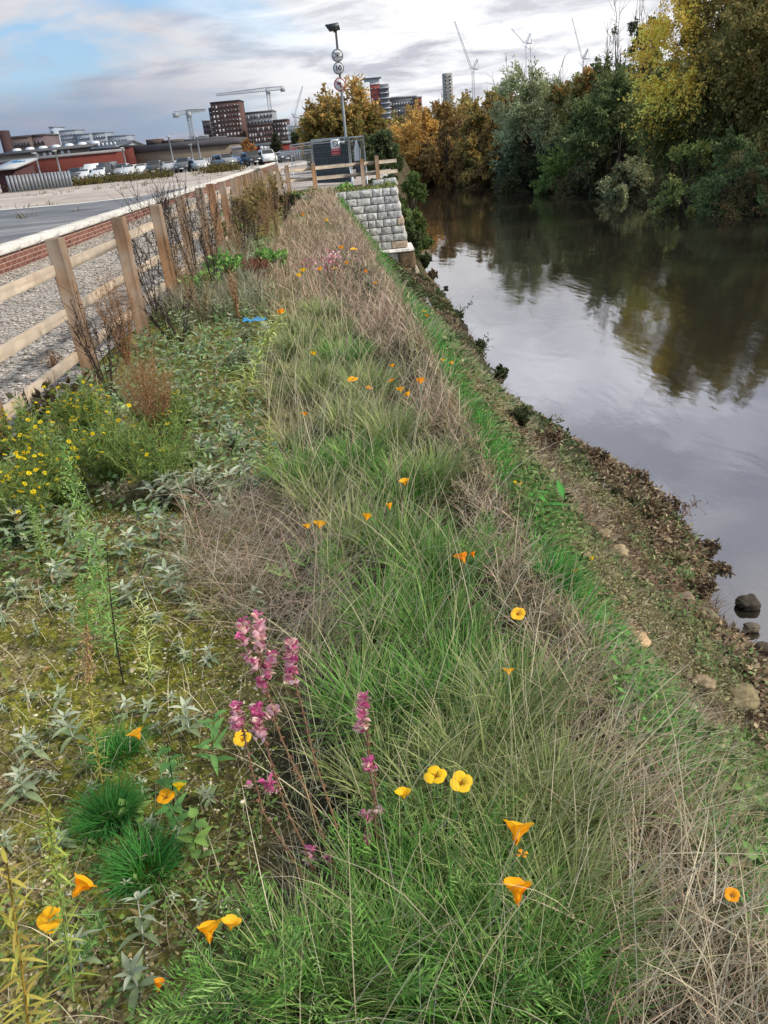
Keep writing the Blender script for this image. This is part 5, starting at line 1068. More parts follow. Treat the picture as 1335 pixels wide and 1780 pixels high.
# --- mossy ground: moss, pebbles, tiny seedlings
mb = MB(); P, d = scatter(5200, -2.3, .3, .5, 6.5, [R_BARE, R_UPL, R_DRYL], d0=2.4, pw=1.2); q = fbm(P[:, 0] * 2.2, P[:, 1] * 2.2, 4); k = q > -.12 + .25 * rng.random(len(P)); P, d = P[k], d[k]; n = len(P)
D = norm(rng.normal(0, 1, (n, 3)) * (1, 1, .5) + (0, 0, .7)); leaves(mb, P, D, .010 * rng.uniform(.6, 1.5, n) * wdist(d), .0045 * wdist(d), pick(pal('#6b7428', '#7f8534', '#545c20', '#8f8c44'), n, .2), fold=.1)
stuff(mb, 'moss', M_LEAF, 'yellow green moss carpeting the bare part of the bed', 'moss')
def pebbles(mb, P, s, col):
    n = len(P); base = np.array([(1, 0, 0), (.4, .9, .1), (-.7, .7, 0), (-1, -.1, .1), (-.5, -.9, 0), (.6, -.8, .1), (.1, 0, .8), (0, .05, -.6)], float)
    f = np.array([(0, 1, 6), (1, 2, 6), (2, 3, 6), (3, 4, 6), (4, 5, 6), (5, 0, 6), (1, 0, 7), (2, 1, 7), (3, 2, 7), (4, 3, 7), (5, 4, 7), (0, 5, 7)])
    a = uaz(n); c, s_ = np.cos(a), np.sin(a); sc3 = np.stack([rng.uniform(.7, 1.3, n), rng.uniform(.5, 1, n), rng.uniform(.35, .7, n)], 1) * s[:, None]
    B = base[None] * (1 + rng.normal(0, .12, (n, 8, 3))) * sc3[:, None]
    V = np.stack([B[..., 0] * c[:, None] - B[..., 1] * s_[:, None], B[..., 0] * s_[:, None] + B[..., 1] * c[:, None], B[..., 2]], -1) + P[:, None]
    mb.add(V.reshape(-1, 3), (np.arange(n)[:, None, None] * 8 + f[None]).reshape(-1, 3), np.repeat(col, 8, 0))
mb = MB(); P, d = scatter(3600, -2.3, .3, .5, 5.5, [R_BARE, R_UPL], d0=2.2, pw=1.2); n = len(P); pebbles(mb, P, rng.lognormal(-5.75, .45, n) * (1 + (d - 1.5).clip(0) * .2), pick(pal('#b0a684', '#8f8262', '#c9c2a8', '#6f6248', '#a3935f'), n, .15))
stuff(mb, 'bed_pebbles', M_ROCK, 'small pale pebbles scattered over the mossy ground', 'pebbles')
mb = MB(); X = rng.uniform(-5.6, -2.42, 26000); Y = rng.uniform(3, 20, 26000); k = rng.random(26000) < (4.5 / Y) ** 1.2; X, Y = X[k], Y[k]; n = len(X); pebbles(mb, np.stack([X, Y, gravz(X, Y) + .004], 1), rng.uniform(.008, .024, n) * (1 + Y / 30), pick(pal('#aaa196', '#948b80', '#c0b8ac', '#837a70'), n, .12))
stuff(mb, 'loose_gravel', M_ROCK, 'loose pale stones on the gravel strip behind the fence', 'gravel')
mb = MB(); P, d = scatter(520, -2.3, .2, .5, 9, [R_BARE, R_UPL], d0=2.6, pw=1.1); q = fbm(P[:, 0] * 1.7 + 3, P[:, 1] * 1.7, 3); k = (q > -.05) | (P[:, 1] > 3.4); P, d = P[k], d[k]
cover(P, d, .018, pal('#5f7a3c', '#6f8a48', '#4f6a34', '#8a9458'), (.0, .03), nl=5)
P, d = scatter(150, -2.35, .2, 2.8, 20, [R_UPL, R_BARE], d0=4, pw=.9); cover(P, d, .05, np.concatenate([LG, pal('#8a9a80', '#77886c')]), (.0, .16), nl=5, asp=.35); cover(P[::3], d[::3], .035, LB, (.0, .05), nl=4)
stuff(mb, 'seedling_mat', M_LEAF, 'tiny leafy weeds and seedlings between the silver plants', 'weeds')
mb = MB(); P, d = scatter(420, -2.35, .2, .5, 20, [R_UPL, R_BARE], d0=2.6, pw=.9); n = len(P)
blades(mb, P, uaz(n), rng.uniform(.03, .13, n) * (1 + d / 10), .0022 * wdist(d), rng.uniform(.1, 1.0, n), rng.uniform(.3, 1.2, n), pick(np.concatenate([G_MID, S_PALE]), n), None, segs=3)
P, d = scatter(1300, -2.3, -.4, 8, 24.2, None, [R_DRY], d0=9, pw=.7); n = len(P); k = bank_t(P) < 0; P, d = P[k], d[k]; n = len(P)
blades(mb, P, uaz(n), rng.uniform(.10, .4, n), .005 * wdist(d) * .5, rng.uniform(.05, .6, n), rng.uniform(.2, 1.0, n), pick(np.concatenate([G_MID, G_OLV, S_BRN]), n), pick(S_GREY, n), segs=3)
stuff(mb, 'sparse_grass', M_GRASS, 'sparse thin grass and weeds on the mossy and upper part of the bed')
# ================================================================== single plants
def root_at(name, P, label, cat, group=None): return thing(name, tuple(float(q) for q in P), label, cat, group)
def tetra(px, py): # where a pixel lies, in words, for plants nothing else tells apart
    return None
# --- californian poppies
PO = {'orange': pal('#fcba24', '#faae1a', '#fdc234'), 'deep': pal('#f69c1c', '#f8a424'), 'yellow': pal('#fac828', '#facc34'), 'lemon': pal('#f2d21c', '#e8cc20')}
def petal(mb, c, axis, R, op, a0, halfw, col, curl=.25, ruff=.06, rag=0.0):
    """one broad petal as a curved 7x7 sheet round the flower's axis"""
    ax = norm(np.array([axis], float))[0]; ref = np.array([1.0, 0, 0]) if abs(ax[0]) < .8 else np.array([0, 1.0, 0]); u_ = norm(np.cross(ax, ref)[None])[0]; v_ = np.cross(ax, u_)
    nu, nt_ = 9, 7; s = np.linspace(-1, 1, nu)[None]; t = np.linspace(0, 1, nt_)[:, None]
    tm = 1 - .30 * s ** 2 + .08 * fbm(s * 3 + a0 * 5, s * 0 + .3, 2) - rag * rng.random((1, nu)); w_ = halfw * (.25 + .75 * t ** .6); ang = a0 + s * w_
    prof = op * (.6 + .4 * t) + curl * t ** 2; q = rng.random() * 50
    r = R * t * tm * np.sin(prof) + .0025 + R * ruff * t ** 2 * fbm(s * 2.3 + q, t * 1.5 + q, 2); z = R * t * tm * np.cos(prof)
    P = c + r[..., None] * (np.cos(ang)[..., None] * u_ + np.sin(ang)[..., None] * v_) + z[..., None] * ax
    i = np.arange(nt_ - 1)[:, None] * nu; j = np.arange(nu - 1)[None]
    cc = np.repeat(col[None], nu * nt_, 0) * (1 + .10 * np.repeat(t[:, 0], nu)[:, None] - .05)
    mb.add(P.reshape(-1, 3), np.stack([i + j, i + j + 1, i + nu + j + 1, i + nu + j], -1).reshape(-1, 4), cc)
def fern_leaf(mb, B, D, L, col, n=9):
    """a finely cut glaucous leaf: midrib with forked narrow lobes"""
    D = norm(np.array([D], float))[0]; S = norm(np.cross(D, [0, 0, 1])[None])[0]; NN = np.cross(S, D)
    tube(mb, [B, B + D * L * .5 - NN * L * .02, B + D * L - NN * L * .12], [.0010, .0008, .0005], 3, col, False)
    P, DD, LL = [], [], []
    for i in range(n):
        t = .28 + .72 * i / (n - 1); q = B + D * L * t - NN * L * .12 * t * t
        for sgn in (-1, 1):
            l = L * .36 * (1.15 - t * .6) * rng.uniform(.8, 1.2); d = norm((D * .8 + S * sgn * .9 + NN * rng.normal(0, .2))[None])[0]
            P.append(q); DD.append(d); LL.append(l)
            for f in (.45, .7): P.append(q + d * l * f); DD.append(norm((d + D * .7 * (1 if f < .6 else -.3) + rng.normal(0, .15, 3))[None])[0]); LL.append(l * .5)
    n_ = len(P); leaves(mb, np.array(P), np.array(DD), np.array(LL), .0032, np.repeat(col[None], n_, 0) * (1 + rng.normal(0, .08, (n_, 1))), fold=.1)
def poppy(px, py, spx, form, colr, label, h=.26, lv=0, axis=None, group='orange poppies in the bed'):
    H_ = gpt(px, py, h); d = np.linalg.norm(H_ - O); R = spx * d / F_PX * .5
    g0 = np.array([H_[0] + rng.normal(0, .03), H_[1] + rng.normal(0, .03), 0]); g0[2] = float(nearz(g0[0], g0[1]))
    t = root_at('poppy', g0, label, 'poppy', group)
    col = PO[colr][rng.integers(0, len(PO[colr]))]
    if axis is None: axis = (rng.normal(0, .25), rng.normal(.2, .2), 1)
    if form in ('cone', 'cup', 'bud'): axis = (axis[0], axis[1] + {'cone': 1.0, 'cup': .55, 'bud': .6}[form], axis[2])
    ax = norm(np.array([axis], float))[0]
    op, RR, hw = {'cone': (.30, 2.1, 1.35), 'cup': (.42, 1.6, 1.2), 'open': (.85, 1.12, 1.0), 'flat': (1.1, 1.05, .9), 'bud': (.14, 2.2, 1.5), 'old': (1.0, 1.2, .5)}[form]
    Rp = R * RR; c = H_ - ax * Rp * math.cos(op) * .5
    for k in range(4):
        mb = MB(); petal(mb, c + ax * (.0008 * (k % 2)), ax, Rp * rng.uniform(.9, 1.08), op * (.92 + .16 * (k % 2)), k * math.pi / 2 + .3, hw, col * (.94 + .12 * rng.random()), rag=.12 if form == 'old' else .03); mb.build('petal', M_PETAL, t, True)
    if d < 4:
        mb = MB(); n = 14; a = uaz(n); D = norm(ax[None] + .55 * np.stack([np.cos(a), np.sin(a), rng.normal(0, .3, n)], 1)); leaves(mb, np.repeat(c[None], n, 0), D, Rp * .38, Rp * .07, pick(pal('#e8a818', '#d88a10'), n)); mb.build('stamens', M_PETAL, t)
    mb = MB(); sc_ = pal('#6f8a62')[0]; mid = (g0 + c) / 2 + rng.normal(0, .02, 3) * (1, 1, 0); mid2 = c - ax * .04
    rs = .0013 * (1 + max(0, d - 2) * .35); tube(mb, [g0 - (0, 0, .02), mid, mid2, c], [rs, rs, rs, rs * 1.3], 5, sc_); mb.build('stem', M_STEM, t)
    if lv:
        mb = MB()
        for k in range(lv):
            a = rng.uniform(0, 6.28); f = rng.uniform(.0, .5); B = g0 * (1 - f) + mid * f + (0, 0, .005); fern_leaf(mb, B, (math.cos(a), math.sin(a), rng.uniform(.5, 1.3)), rng.uniform(.06, .12), pal('#6f9650', '#5f8a44', '#7aa05c')[rng.integers(0, 3)])
        mb.build('foliage', M_LEAF, t)
    return t
POP = [ # px, py, size, form, colour, height, leaves, axis, label
 (899, 1446, 38, 'cone', 'orange', .26, 5, (.30, -.15, .8), 'large folded orange poppy, upper of the two big ones in the front grass'),
 (908, 1484, 15, 'old', 'deep', .20, 0, None, 'small withered orange poppy just below the upper large folded poppy'),
 (899, 1550, 38, 'cone', 'orange', .24, 6, (.12, -.1, 1), 'large pointed orange poppy, the lower of the two big ones in the front grass'),
 (802, 1360, 34, 'open', 'yellow', .26, 3, (.1, -.5, 1), 'wide open golden poppy right of the flat one above the front grass'),
 (758, 1347, 34, 'flat', 'yellow', .26, 0, (0, -.1, 1), 'flat open golden poppy seen edge on beside the wide open one'),
 (701, 1380, 22, 'cup', 'yellow', .25, 5, (0, -.3, 1), 'round yellow cup poppy right of the pink sage spike'),
 (421, 1284, 28, 'open', 'yellow', .22, 0, (0, -.3, 1), 'yellow poppy hidden behind the lower left pink sage head'),
 (238, 1276, 26, 'cup', 'orange', .20, 2, (-.4, -.2, .8), 'orange poppy with fringed petals above the dark grass tuft'),
 (287, 1385, 25, 'flat', 'orange', .16, 0, (0, -.2, 1), 'flat orange poppy among broad green leaves, below the pale yellow one'),
 (311, 1368, 17, 'cup', 'lemon', .18, 0, (.2, 0, 1), 'pale yellow poppy among broad green leaves above the flat orange one'),
 (139, 1542, 30, 'cone', 'orange', .20, 1, (.8, -.1, .6), 'orange poppy lying sideways on a long thin stem over the bare ground'),
 (88, 1597, 34, 'open', 'orange', .22, 3, (.1, -.6, .8), 'open orange poppy at lower left beside the yellow leaved stem'),
 (363, 1620, 30, 'cone', 'orange', .22, 4, (-.05, -.2, 1), 'orange poppy with a pale pointed cap, left one of the pair at the bottom'),
 (402, 1605, 27, 'cup', 'orange', .22, 5, (.3, -.1, 1), 'orange cup poppy, right one of the pair at the bottom'),
 (276, 1713, 15, 'bud', 'deep', .12, 2, None, 'small orange poppy bud low among the silver leaves'),
 (884, 1167, 16, 'cup', 'orange', .24, 0, None, 'orange poppy standing in the straw below the four petalled one'),
 (900, 1067, 22, 'open', 'orange', .24, 0, (.1, -.7, .7), 'open four petalled orange poppy in the straw'),
 (804, 970, 20, 'cone', 'deep', .24, 3, (-.4, 0, 1), 'ragged deep orange poppy among bright green leaves at the straw edge'),
 (822, 964, 9, 'bud', 'deep', .24, 0, None, 'tiny orange poppy bud right of the ragged deep orange poppy'),
 (703, 838, 16, 'cup', 'orange', .30, 1, None, 'orange cup poppy standing alone on top of the green tussocks'),
 (677, 880, 11, 'bud', 'orange', .28, 0, None, 'narrow half closed poppy just below the lone cup poppy'),
 (638, 899, 13, 'cone', 'orange', .28, 0, (.3, 0, 1), 'small orange funnel poppy between the pair and the half closed one'),
 (556, 912, 21, 'cup', 'orange', .26, 2, None, 'large orange cup poppy, right one of the pair beside the dry stems'),
 (534, 915, 13, 'cup', 'orange', .24, 0, None, 'smaller orange poppy, left one of the pair beside the dry stems'),
 (612, 659, 17, 'flat', 'orange', .28, 0, (0, -.2, 1), 'wide flat orange poppy over the far green tussock'),
 (642, 674, 10, 'old', 'deep', .25, 0, None, 'small rusty orange poppy right of the wide flat one'),
 (696, 677, 15, 'cup', 'orange', .25, 0, None, 'biggest orange poppy of the cluster at the straw edge'),
 (709, 686, 10, 'cup', 'orange', .25, 0, None, 'small orange poppy touching the biggest of the straw edge cluster'),
 (681, 661, 12, 'open', 'deep', .25, 0, None, 'open orange poppy at the upper left of the straw edge cluster'),
 (731, 663, 12, 'cone', 'deep', .25, 0, None, 'deep orange upright poppy right of the straw edge cluster'),
 (682, 636, 8, 'cup', 'orange', .25, 0, None, 'small orange poppy above the straw edge cluster'),
 (529, 720, 10, 'cup', 'deep', .25, 0, None, 'small deep orange poppy left of the far green tussocks'),
 (545, 615, 9, 'cup', 'yellow', .28, 0, None, 'small golden poppy at the top left of the far green tussock'),
 (489, 543, 13, 'cup', 'deep', .45, 0, None, 'orange poppy beside the tip of the pale yellow goldenrod'),
 (440, 763, 8, 'old', 'orange', .20, 0, None, 'faded orange poppy among the silver plants'),
 (615, 433, 11, 'open', 'orange', .28, 0, None, 'uppermost right orange poppy of the far group by the wall'),
 (594, 431, 8, 'cup', 'deep', .28, 0, None, 'deep orange poppy left of the uppermost one of the far group'),
 (578, 445, 10, 'flat', 'orange', .28, 0, None, 'flat orange poppy touching the far pink sage'),
 (603, 457, 9, 'cup', 'orange', .28, 0, None, 'round orange poppy below the far pink sage to its right'),
 (581, 466, 9, 'flat', 'orange', .28, 0, None, 'flat orange poppy directly below the far pink sage'),
 (556, 468, 9, 'cup', 'orange', .28, 0, None, 'orange poppy below the far pink sage to its left'),
 (527, 470, 9, 'cup', 'yellow', .28, 0, None, 'golden poppy at the left end of the far group, upper one'),
 (520, 479, 8, 'cup', 'yellow', .28, 0, None, 'golden poppy at the left end of the far group, lower one'),
 (636, 472, 7, 'cup', 'deep', .25, 0, None, 'small deep orange poppy in pinkish straw right of the far group'),
 (526, 373, 6, 'cup', 'deep', .30, 0, None, 'tiny orange poppy near the far end of the bed'),
 (568, 383, 6, 'cup', 'yellow', .30, 0, None, 'tiny golden poppy near the stone wall'),
 (653, 492, 6, 'cup', 'deep', .2, 0, None, 'tiny deep orange poppy on the straw edge opposite the wall footing'),
 (737, 541, 9, 'flat', 'lemon', .12, 0, None, 'lemon yellow poppy on the green bank slope, upper one'),
 (742, 549, 6, 'cup', 'deep', .12, 0, None, 'orange poppy just below the lemon yellow one on the green slope'),
 (770, 626, 7, 'cup', 'yellow', .15, 0, None, 'small yellow poppy on the green slope, left one of two'),
 (785, 631, 7, 'cup', 'orange', .15, 0, None, 'small orange poppy on the green slope, right one of two'),
 (1000, 992, 10, 'cup', 'deep', .12, 0, None, 'deep orange poppy above the dark green tuft on the slope'),
 (1029, 971, 8, 'cup', 'lemon', .10, 0, None, 'small yellow poppy near the tan stones on the slope'),
 (1059, 1082, 8, 'cup', 'orange', .10, 0, None, 'small orange poppy left of the large tan stone'),
 (1089, 1131, 9, 'cup', 'yellow', .10, 0, None, 'small yellow poppy just below the large tan stone'),
 (1272, 1556, 18, 'open', 'deep', .18, 0, (0, -.5, 1), 'orange poppy alone in the dark grass at the lower right'),
 (116, 1725, 1, 'bud', 'orange', .01, 0, None, None)]
for q in POP:
    if q[8]: poppy(q[0], q[1], q[2] * 1.05, q[3], q[4], q[8], h=q[5], lv=q[6], axis=q[7])
# dandelion on the slope
p = gpt(900, 842, .10); t = root_at('dandelion', (p[0], p[1], float(nearz(p[0], p[1]))), 'lemon yellow dandelion flower over toothed green leaves on the slope', 'flower')
mb = MB(); n = 60; a = uaz(n); D = norm(np.stack([np.cos(a), np.sin(a), rng.uniform(.1, 1.2, n)], 1)); leaves(mb, np.repeat(p[None], n, 0), D, .028, .008, pick(PO['lemon'], n)); mb.build('flower_head', M_PETAL, t)
mb = MB(); tube(mb, [t.location, p], .003, 5, G_MID[0]); mb.build('stem', M_STEM, t)
mb = MB()
for k in range(22): a = rng.uniform(0, 6.28); nice_leaf(mb, np.array(t.location) + (.1 * rng.normal(), .1 * rng.normal(), .02), (math.cos(a), math.sin(a), .5), (0, 0, 1), rng.uniform(.10, .16), .035, pick(pal('#4a8a3c', '#5a9a44'), 1)[0])
mb.build('leaves', M_LEAF, t)
# --- feathery poppy foliage clumps in the front grass
for i, (px, py, s, nl, lab) in enumerate(((690, 1475, .13, 16, 'feathery blue green foliage clump between sage and front grass'), (830, 1590, .10, 12, 'bright feathery foliage tuft below the big folded poppy'), (860, 1500, .08, 10, 'small feathery foliage tuft left of the big folded poppy'), (650, 1740, .12, 16, 'feathery foliage at the bottom edge in front of the sage'), (500, 1600, .12, 18, 'feathery foliage right of the bottom pair of poppies'), (450, 1700, .14, 22, 'dense grey green feathery foliage at the bottom left of the tussock'), (1000, 1765, .10, 12, 'feathery foliage at the bottom right corner of the front grass'), (400, 1745, .12, 18, 'feathery foliage at the bottom edge below the pair of poppies'), (840, 950, .14, 12, 'bright green feathery foliage round the ragged poppy at the straw edge'), (560, 1000, .14, 12, 'grey green feathery foliage left of the middle tussock'))):
    g0 = gpt(px, py + 60, .0); t = root_at('poppy_foliage', g0, lab, 'plant', 'feathery poppy foliage'); mb = MB(); cl = pal('#62903e', '#74a04c', '#527e38', '#88a860')
    for k in range(nl): a = rng.uniform(0, 6.28); r = rng.random() * .05; fern_leaf(mb, g0 + (r * math.cos(a), r * math.sin(a), rng.uniform(.03, .15)), (math.cos(a), math.sin(a), rng.uniform(.4, 1.6)), s * rng.uniform(.7, 1.2), cl[rng.integers(0, 4)], 8)
    mb.build('fronds', M_LEAF, t); mb = MB()
    for k in range(5): a = rng.uniform(0, 6.28); tube(mb, [g0, g0 + (.03 * math.cos(a), .03 * math.sin(a), .15)], .0013, 4, cl[0]); 
    mb.build('stalks', M_STEM, t)
# --- pink sage
def sgY(py): return 1.15 + .42 * (1640 - py) / 570
def SG(px, py): return atY(px, py, sgY(py))
BR_T = pal('#d4709c', '#dc84aa', '#c85f96'); BR_M = pal('#e8bcc4', '#ecc8ca', '#e0acb8'); BR_B = pal('#e4c8b8', '#dab8a6', '#ead6c6')
def sage_head(t, top, bot, n, wd=.016, fresh=.5):
    top = np.array(top); bot = np.array(bot); mb = MB(); ax = norm((top - bot)[None])[0]
    for i in range(n):
        f = rng.random(); q = bot + (top - bot) * f; a = rng.uniform(0, 6.28); rr = np.array([math.cos(a), math.sin(a), 0]); rr = norm((rr - ax * (rr @ ax))[None])[0]; q = q + rr * .009 * rng.random()
        D = rr * rng.uniform(.5, 1.1) + ax * rng.uniform(.1, .9); r_ = rng.random(); pl = BR_T if r_ < fresh * (.3 + f) else (BR_M if r_ < .75 else BR_B)
        nice_leaf(mb, q, D, ax + rng.normal(0, .3, 3), rng.uniform(.012, .021), wd * rng.uniform(.7, 1.1), pick(pl, 1)[0], droop=rng.uniform(-.5, .4), fold=.5, nseg=4, shape=(.35, 1, .95, .6, 0))
    mb.build('flower_spike', M_PETAL, t)
def sage_stem(t, pts, nodes=True, r=.0028, heads=()):
    W_ = [SG(*p) for p in pts]; P_ = []
    for i in range(len(W_) - 1):
        for k in range(4): P_.append(W_[i] + (W_[i + 1] - W_[i]) * k / 4 + rng.normal(0, .0012, 3))
    P_.append(W_[-1]); P_ = np.array(P_); c0 = lin('#7a6440'); c1 = lin('#5f4238'); m = len(P_)
    tube(mb := MB(), P_, np.linspace(r, r * .6, m), 6, np.array([c0 * (1 - i / m) + c1 * i / m for i in range(m)])); (None if nodes else mb.build('stem', M_STEM, t))
    if nodes:
        L_ = np.linalg.norm(P_[-1] - P_[0]); k = int(L_ / .022)
        for i in range(k):
            f = (i + .5) / k * (m - 1); q = P_[int(f)] * (1 - f % 1) + P_[min(int(f) + 1, m - 1)] * (f % 1)
            for j in range(6): a = rng.uniform(0, 6.28); nice_leaf(mb, q, (math.cos(a), math.sin(a), rng.uniform(-.2, .9)), (0, 0, 1), rng.uniform(.006, .011), .006, pick(pal('#6a4636', '#7d5642', '#8d6a50', '#5a3a30'), 1)[0], nseg=3, fold=.5)
        mb.build('stem', M_STEM, t)
g0 = SG(628, 1640); g0[2] = float(nearz(g0[0], g0[1]))
sage = root_at('sage_plant', g0, 'tall pink and magenta sage with dried brown stems in the front of the bed', 'plant')
sage_stem(sage, [(628, 1640), (538, 1391), (476, 1250), (457, 1160), (445, 1100)]); sage_stem(sage, [(632, 1640), (598, 1480), (546, 1315), (514, 1190), (505, 1130)]); sage_stem(sage, [(622, 1645), (555, 1537), (495, 1400), (460, 1290), (448, 1240)])
sage_stem(sage, [(618, 1650), (526, 1522), (456, 1410), (425, 1280), (418, 1235)]); sage_stem(sage, [(664, 1640), (658, 1522), (652, 1400), (640, 1300), (631, 1220)]); sage_stem(sage, [(668, 1640), (660, 1480), (648, 1320)], r=.002); sage_stem(sage, [(640, 1640), (600, 1560), (575, 1490), (556, 1440)], r=.002); sage_stem(sage, [(645, 1645), (640, 1520), (640, 1415)], r=.002); sage_stem(sage, [(457, 1190), (430, 1130), (421, 1085)], False, .0018)
for (a, b, n, w_, fr) in (((450, 1070), (452, 1140), 90, .017, .35), ((421, 1078), (424, 1126), 70, .016, .9), ((430, 1135), (450, 1165), 50, .015, .6), ((475, 1135), (462, 1180), 70, .016, .75), ((508, 1110), (503, 1192), 150, .019, .45), ((455, 1180), (453, 1205), 35, .015, .7), ((410, 1225), (412, 1272), 100, .018, .7), ((447, 1228), (452, 1290), 110, .018, .6), ((474, 1230), (474, 1252), 40, .014, .25), ((632, 1210), (627, 1275), 100, .018, .5), ((641, 1325), (645, 1343), 36, .018, 1.2), ((634, 1408), (640, 1430), 26, .015, .35), ((655, 1408), (657, 1420), 14, .016, .1), ((465, 1355), (476, 1385), 36, .015, .8), ((538, 1475), (540, 1508), 30, .014, .7), ((573, 1488), (576, 1500), 12, .014, .7), ((640, 1455), (640, 1475), 18, .014, .5), ((437, 1364), (438, 1371), 6, .010, 1.0)):
    sage_head(sage, SG(*a), SG(*b), int(n * .75), w_ * 1.15, fr * .75)
p = gpt(570, 452, .32); s2 = root_at('sage_plant', (p[0], p[1], float(nearz(p[0], p[1]))), 'small faded pink sage among the far group of poppies', 'plant')
mb = MB(); n = 150; P = p + rng.normal(0, 1, (n, 3)) * (.13, .08, .05); leaves(mb, P, rng.normal(0, 1, (n, 3)), .035, .022, pick(np.concatenate([BR_M, pal('#b4506a', '#a84a62')]), n)); mb.build('flowers', M_PETAL, s2)
mb = MB(); [tube(mb, [s2.location, p + rng.normal(0, 1, 3) * (.1, .06, .03)], .004, 4, lin('#6a5040')) for k in range(7)]; mb.build('stems', M_STEM, s2)
# --- silver leaved plants
def silver_variant(kind, seed):
    st = MB(); lf = MB(); g = np.random.default_rng(seed); hgt = [.05, .09, .15][kind]; nw = [2, 3, 5][kind]; L0 = [.042, .055, .075][kind]
    tops = pal('#a3aa94', '#b2b8a2', '#929a80'); lows = pal('#6a7c50', '#7a8a5e', '#586c40')
    heads = [((0, 0), 1.0)] if kind < 2 else [((0, 0), 1.0), ((.05, .03), .75), ((-.045, .035), .8), ((.01, -.055), .7)]
    for (ox, oy), hs in heads:
        bend = np.array([ox, oy, 0]); tube(st, [np.zeros(3), bend * .6 + (0, 0, hgt * hs * .5), bend + (0, 0, hgt * hs)], [.0022, .002, .0015], 5, tops[0])
        for k in range(nw):
            f = (k + .6) / nw; z = hgt * hs * f; a0 = k * 1.57 + g.uniform(-.3, .3)
            for j in range(4 if k < nw - 1 else 5):
                a = a0 + j * (math.pi / 2 if k < nw - 1 else 2 * math.pi / 5) + g.normal(0, .18); L_ = L0 * (1.15 - .45 * f) * g.uniform(.75, 1.2); el = .15 + .55 * f + g.normal(0, .12)
                c = tops[g.integers(0, 3)] * (f) + lows[g.integers(0, 3)] * (1 - f)
                if g.random() < .06: c = lin('#8a7a50')
                nice_leaf(lf, bend * f + (0, 0, z), (math.cos(a), math.sin(a), el), (0, 0, 1), L_, L_ * .30, c * g.uniform(.9, 1.1), droop=g.uniform(.1, .5), fold=.3, nseg=5)
    return st.mesh('stem'), lf.mesh('leaves')
VAR = {k: [silver_variant(k, 10 * k + i) for i in range(4)] for k in range(3)}
for k in VAR:
    for a, b in VAR[k]: a.materials.append(M_STEM); b.materials.append(M_FELT)
def silver(P, k, s, label, group):
    t = thing('silver_leaved_plant', tuple(float(q) for q in P), label, 'plant', group, rng.uniform(0, 6.28)); t.scale = (s, s, s * rng.uniform(.7, 1.3)); t.rotation_euler = (rng.normal(0, .2), rng.normal(0, .2), rng.uniform(0, 6.28)); a, b = VAR[k][rng.integers(0, 4)]; link('stem', a, t); link('leaves', b, t); return t
SV = [(257, 1243, 0, 1.3, 'silver star shaped plant above the fringed orange poppy'), (145, 1692, 0, 1.7, 'large silver rosette lower left above the bottom edge'), (250, 1640, 1, 1.2, 'upright silver plant between the rosette and the pair of poppies'), (245, 1725, 0, 1.6, 'pale silver star at the bottom below the orange bud'), (45, 1388, 1, 1.4, 'silver plant at the left edge beside the bare gravelly patch'), (300, 1218, 0, .9, 'small silver star right of the larger one above the poppy'), (370, 1150, 0, 1.3, 'silver star left of the upper sage heads'), (362, 1155, 0, 1.0, 'second silver star left of the upper sage heads'), (320, 1150, 0, 1.0, 'silver star in the middle of the mossy ground'), (335, 1075, 1, 1.0, 'silver plant below the grey dry stems'), (105, 1222, 0, 1.1, 'silver star alone on yellow moss, upper one'), (50, 1220, 0, .9, 'small silver star near the left edge on yellow moss'), (130, 1290, 1, 1.3, 'drooping silver green plant above the dark grass tuft'), (62, 1310, 1, 1.1, 'silver plant over the brown twiggy patch at left'), (90, 1355, 0, .8, 'small silver star on the brown twiggy patch'), (280, 1275, 0, 1.2, 'silver star right of the fringed poppy'), (330, 1275, 1, 1.3, 'silver plant left of the lower sage heads'), (350, 1580, 0, .8, 'small silver star above the pair of poppies'), (220, 1560, 0, .8, 'silver star on bare soil left of the dark lower tuft'), (300, 1570, 0, .7, 'tiny silver star right of the dark lower tuft'),
      (30, 1045, 1, 1.5, 'silver plant at the left edge below the yellow flowers'), (110, 1010, 1, 1.4, 'silver plant left of the tall green spike'), (100, 1060, 1, 1.2, 'silver plant below the left one by the green spike'), (300, 1030, 1, 1.6, 'silver plant next to the curled brown leaf'), (260, 1050, 1, 1.5, 'pale silver plant left of the curled brown leaf'), (215, 965, 1, 1.5, 'silver plant right of the tall green spike'), (305, 880, 2, 1.6, 'big silver green clump at the edge of the yellow flowered plants'), (350, 870, 2, 1.3, 'silver clump right of the big one'), (400, 870, 1, 1.8, 'silver plant above the grey dry stems'), (430, 860, 1, 1.6, 'silver plant left of the tussocks'), (395, 905, 1, 1.5, 'silver plant right at the top of the grey dry stems'), (320, 940, 1, 1.4, 'silver plant left at the top of the grey dry stems'), (290, 920, 1, 1.3, 'silver plant below the big silver clump'), (40, 950, 2, 1.5, 'large silver clump at the left edge'), (120, 940, 1, 1.6, 'silver plant with drooping leaves beside the green spike foot'), (430, 800, 1, 1.7, 'whitish plant at the left of the straw coloured grass'), (385, 740, 1, 1.6, 'whitish plant behind the rusty plume'), (455, 1068, 1, 1.2, 'silver leaves just behind the top sage head')]
for (px, py, k, s, lab) in SV: silver(gpt(px, py), k, s * .88, lab, None)
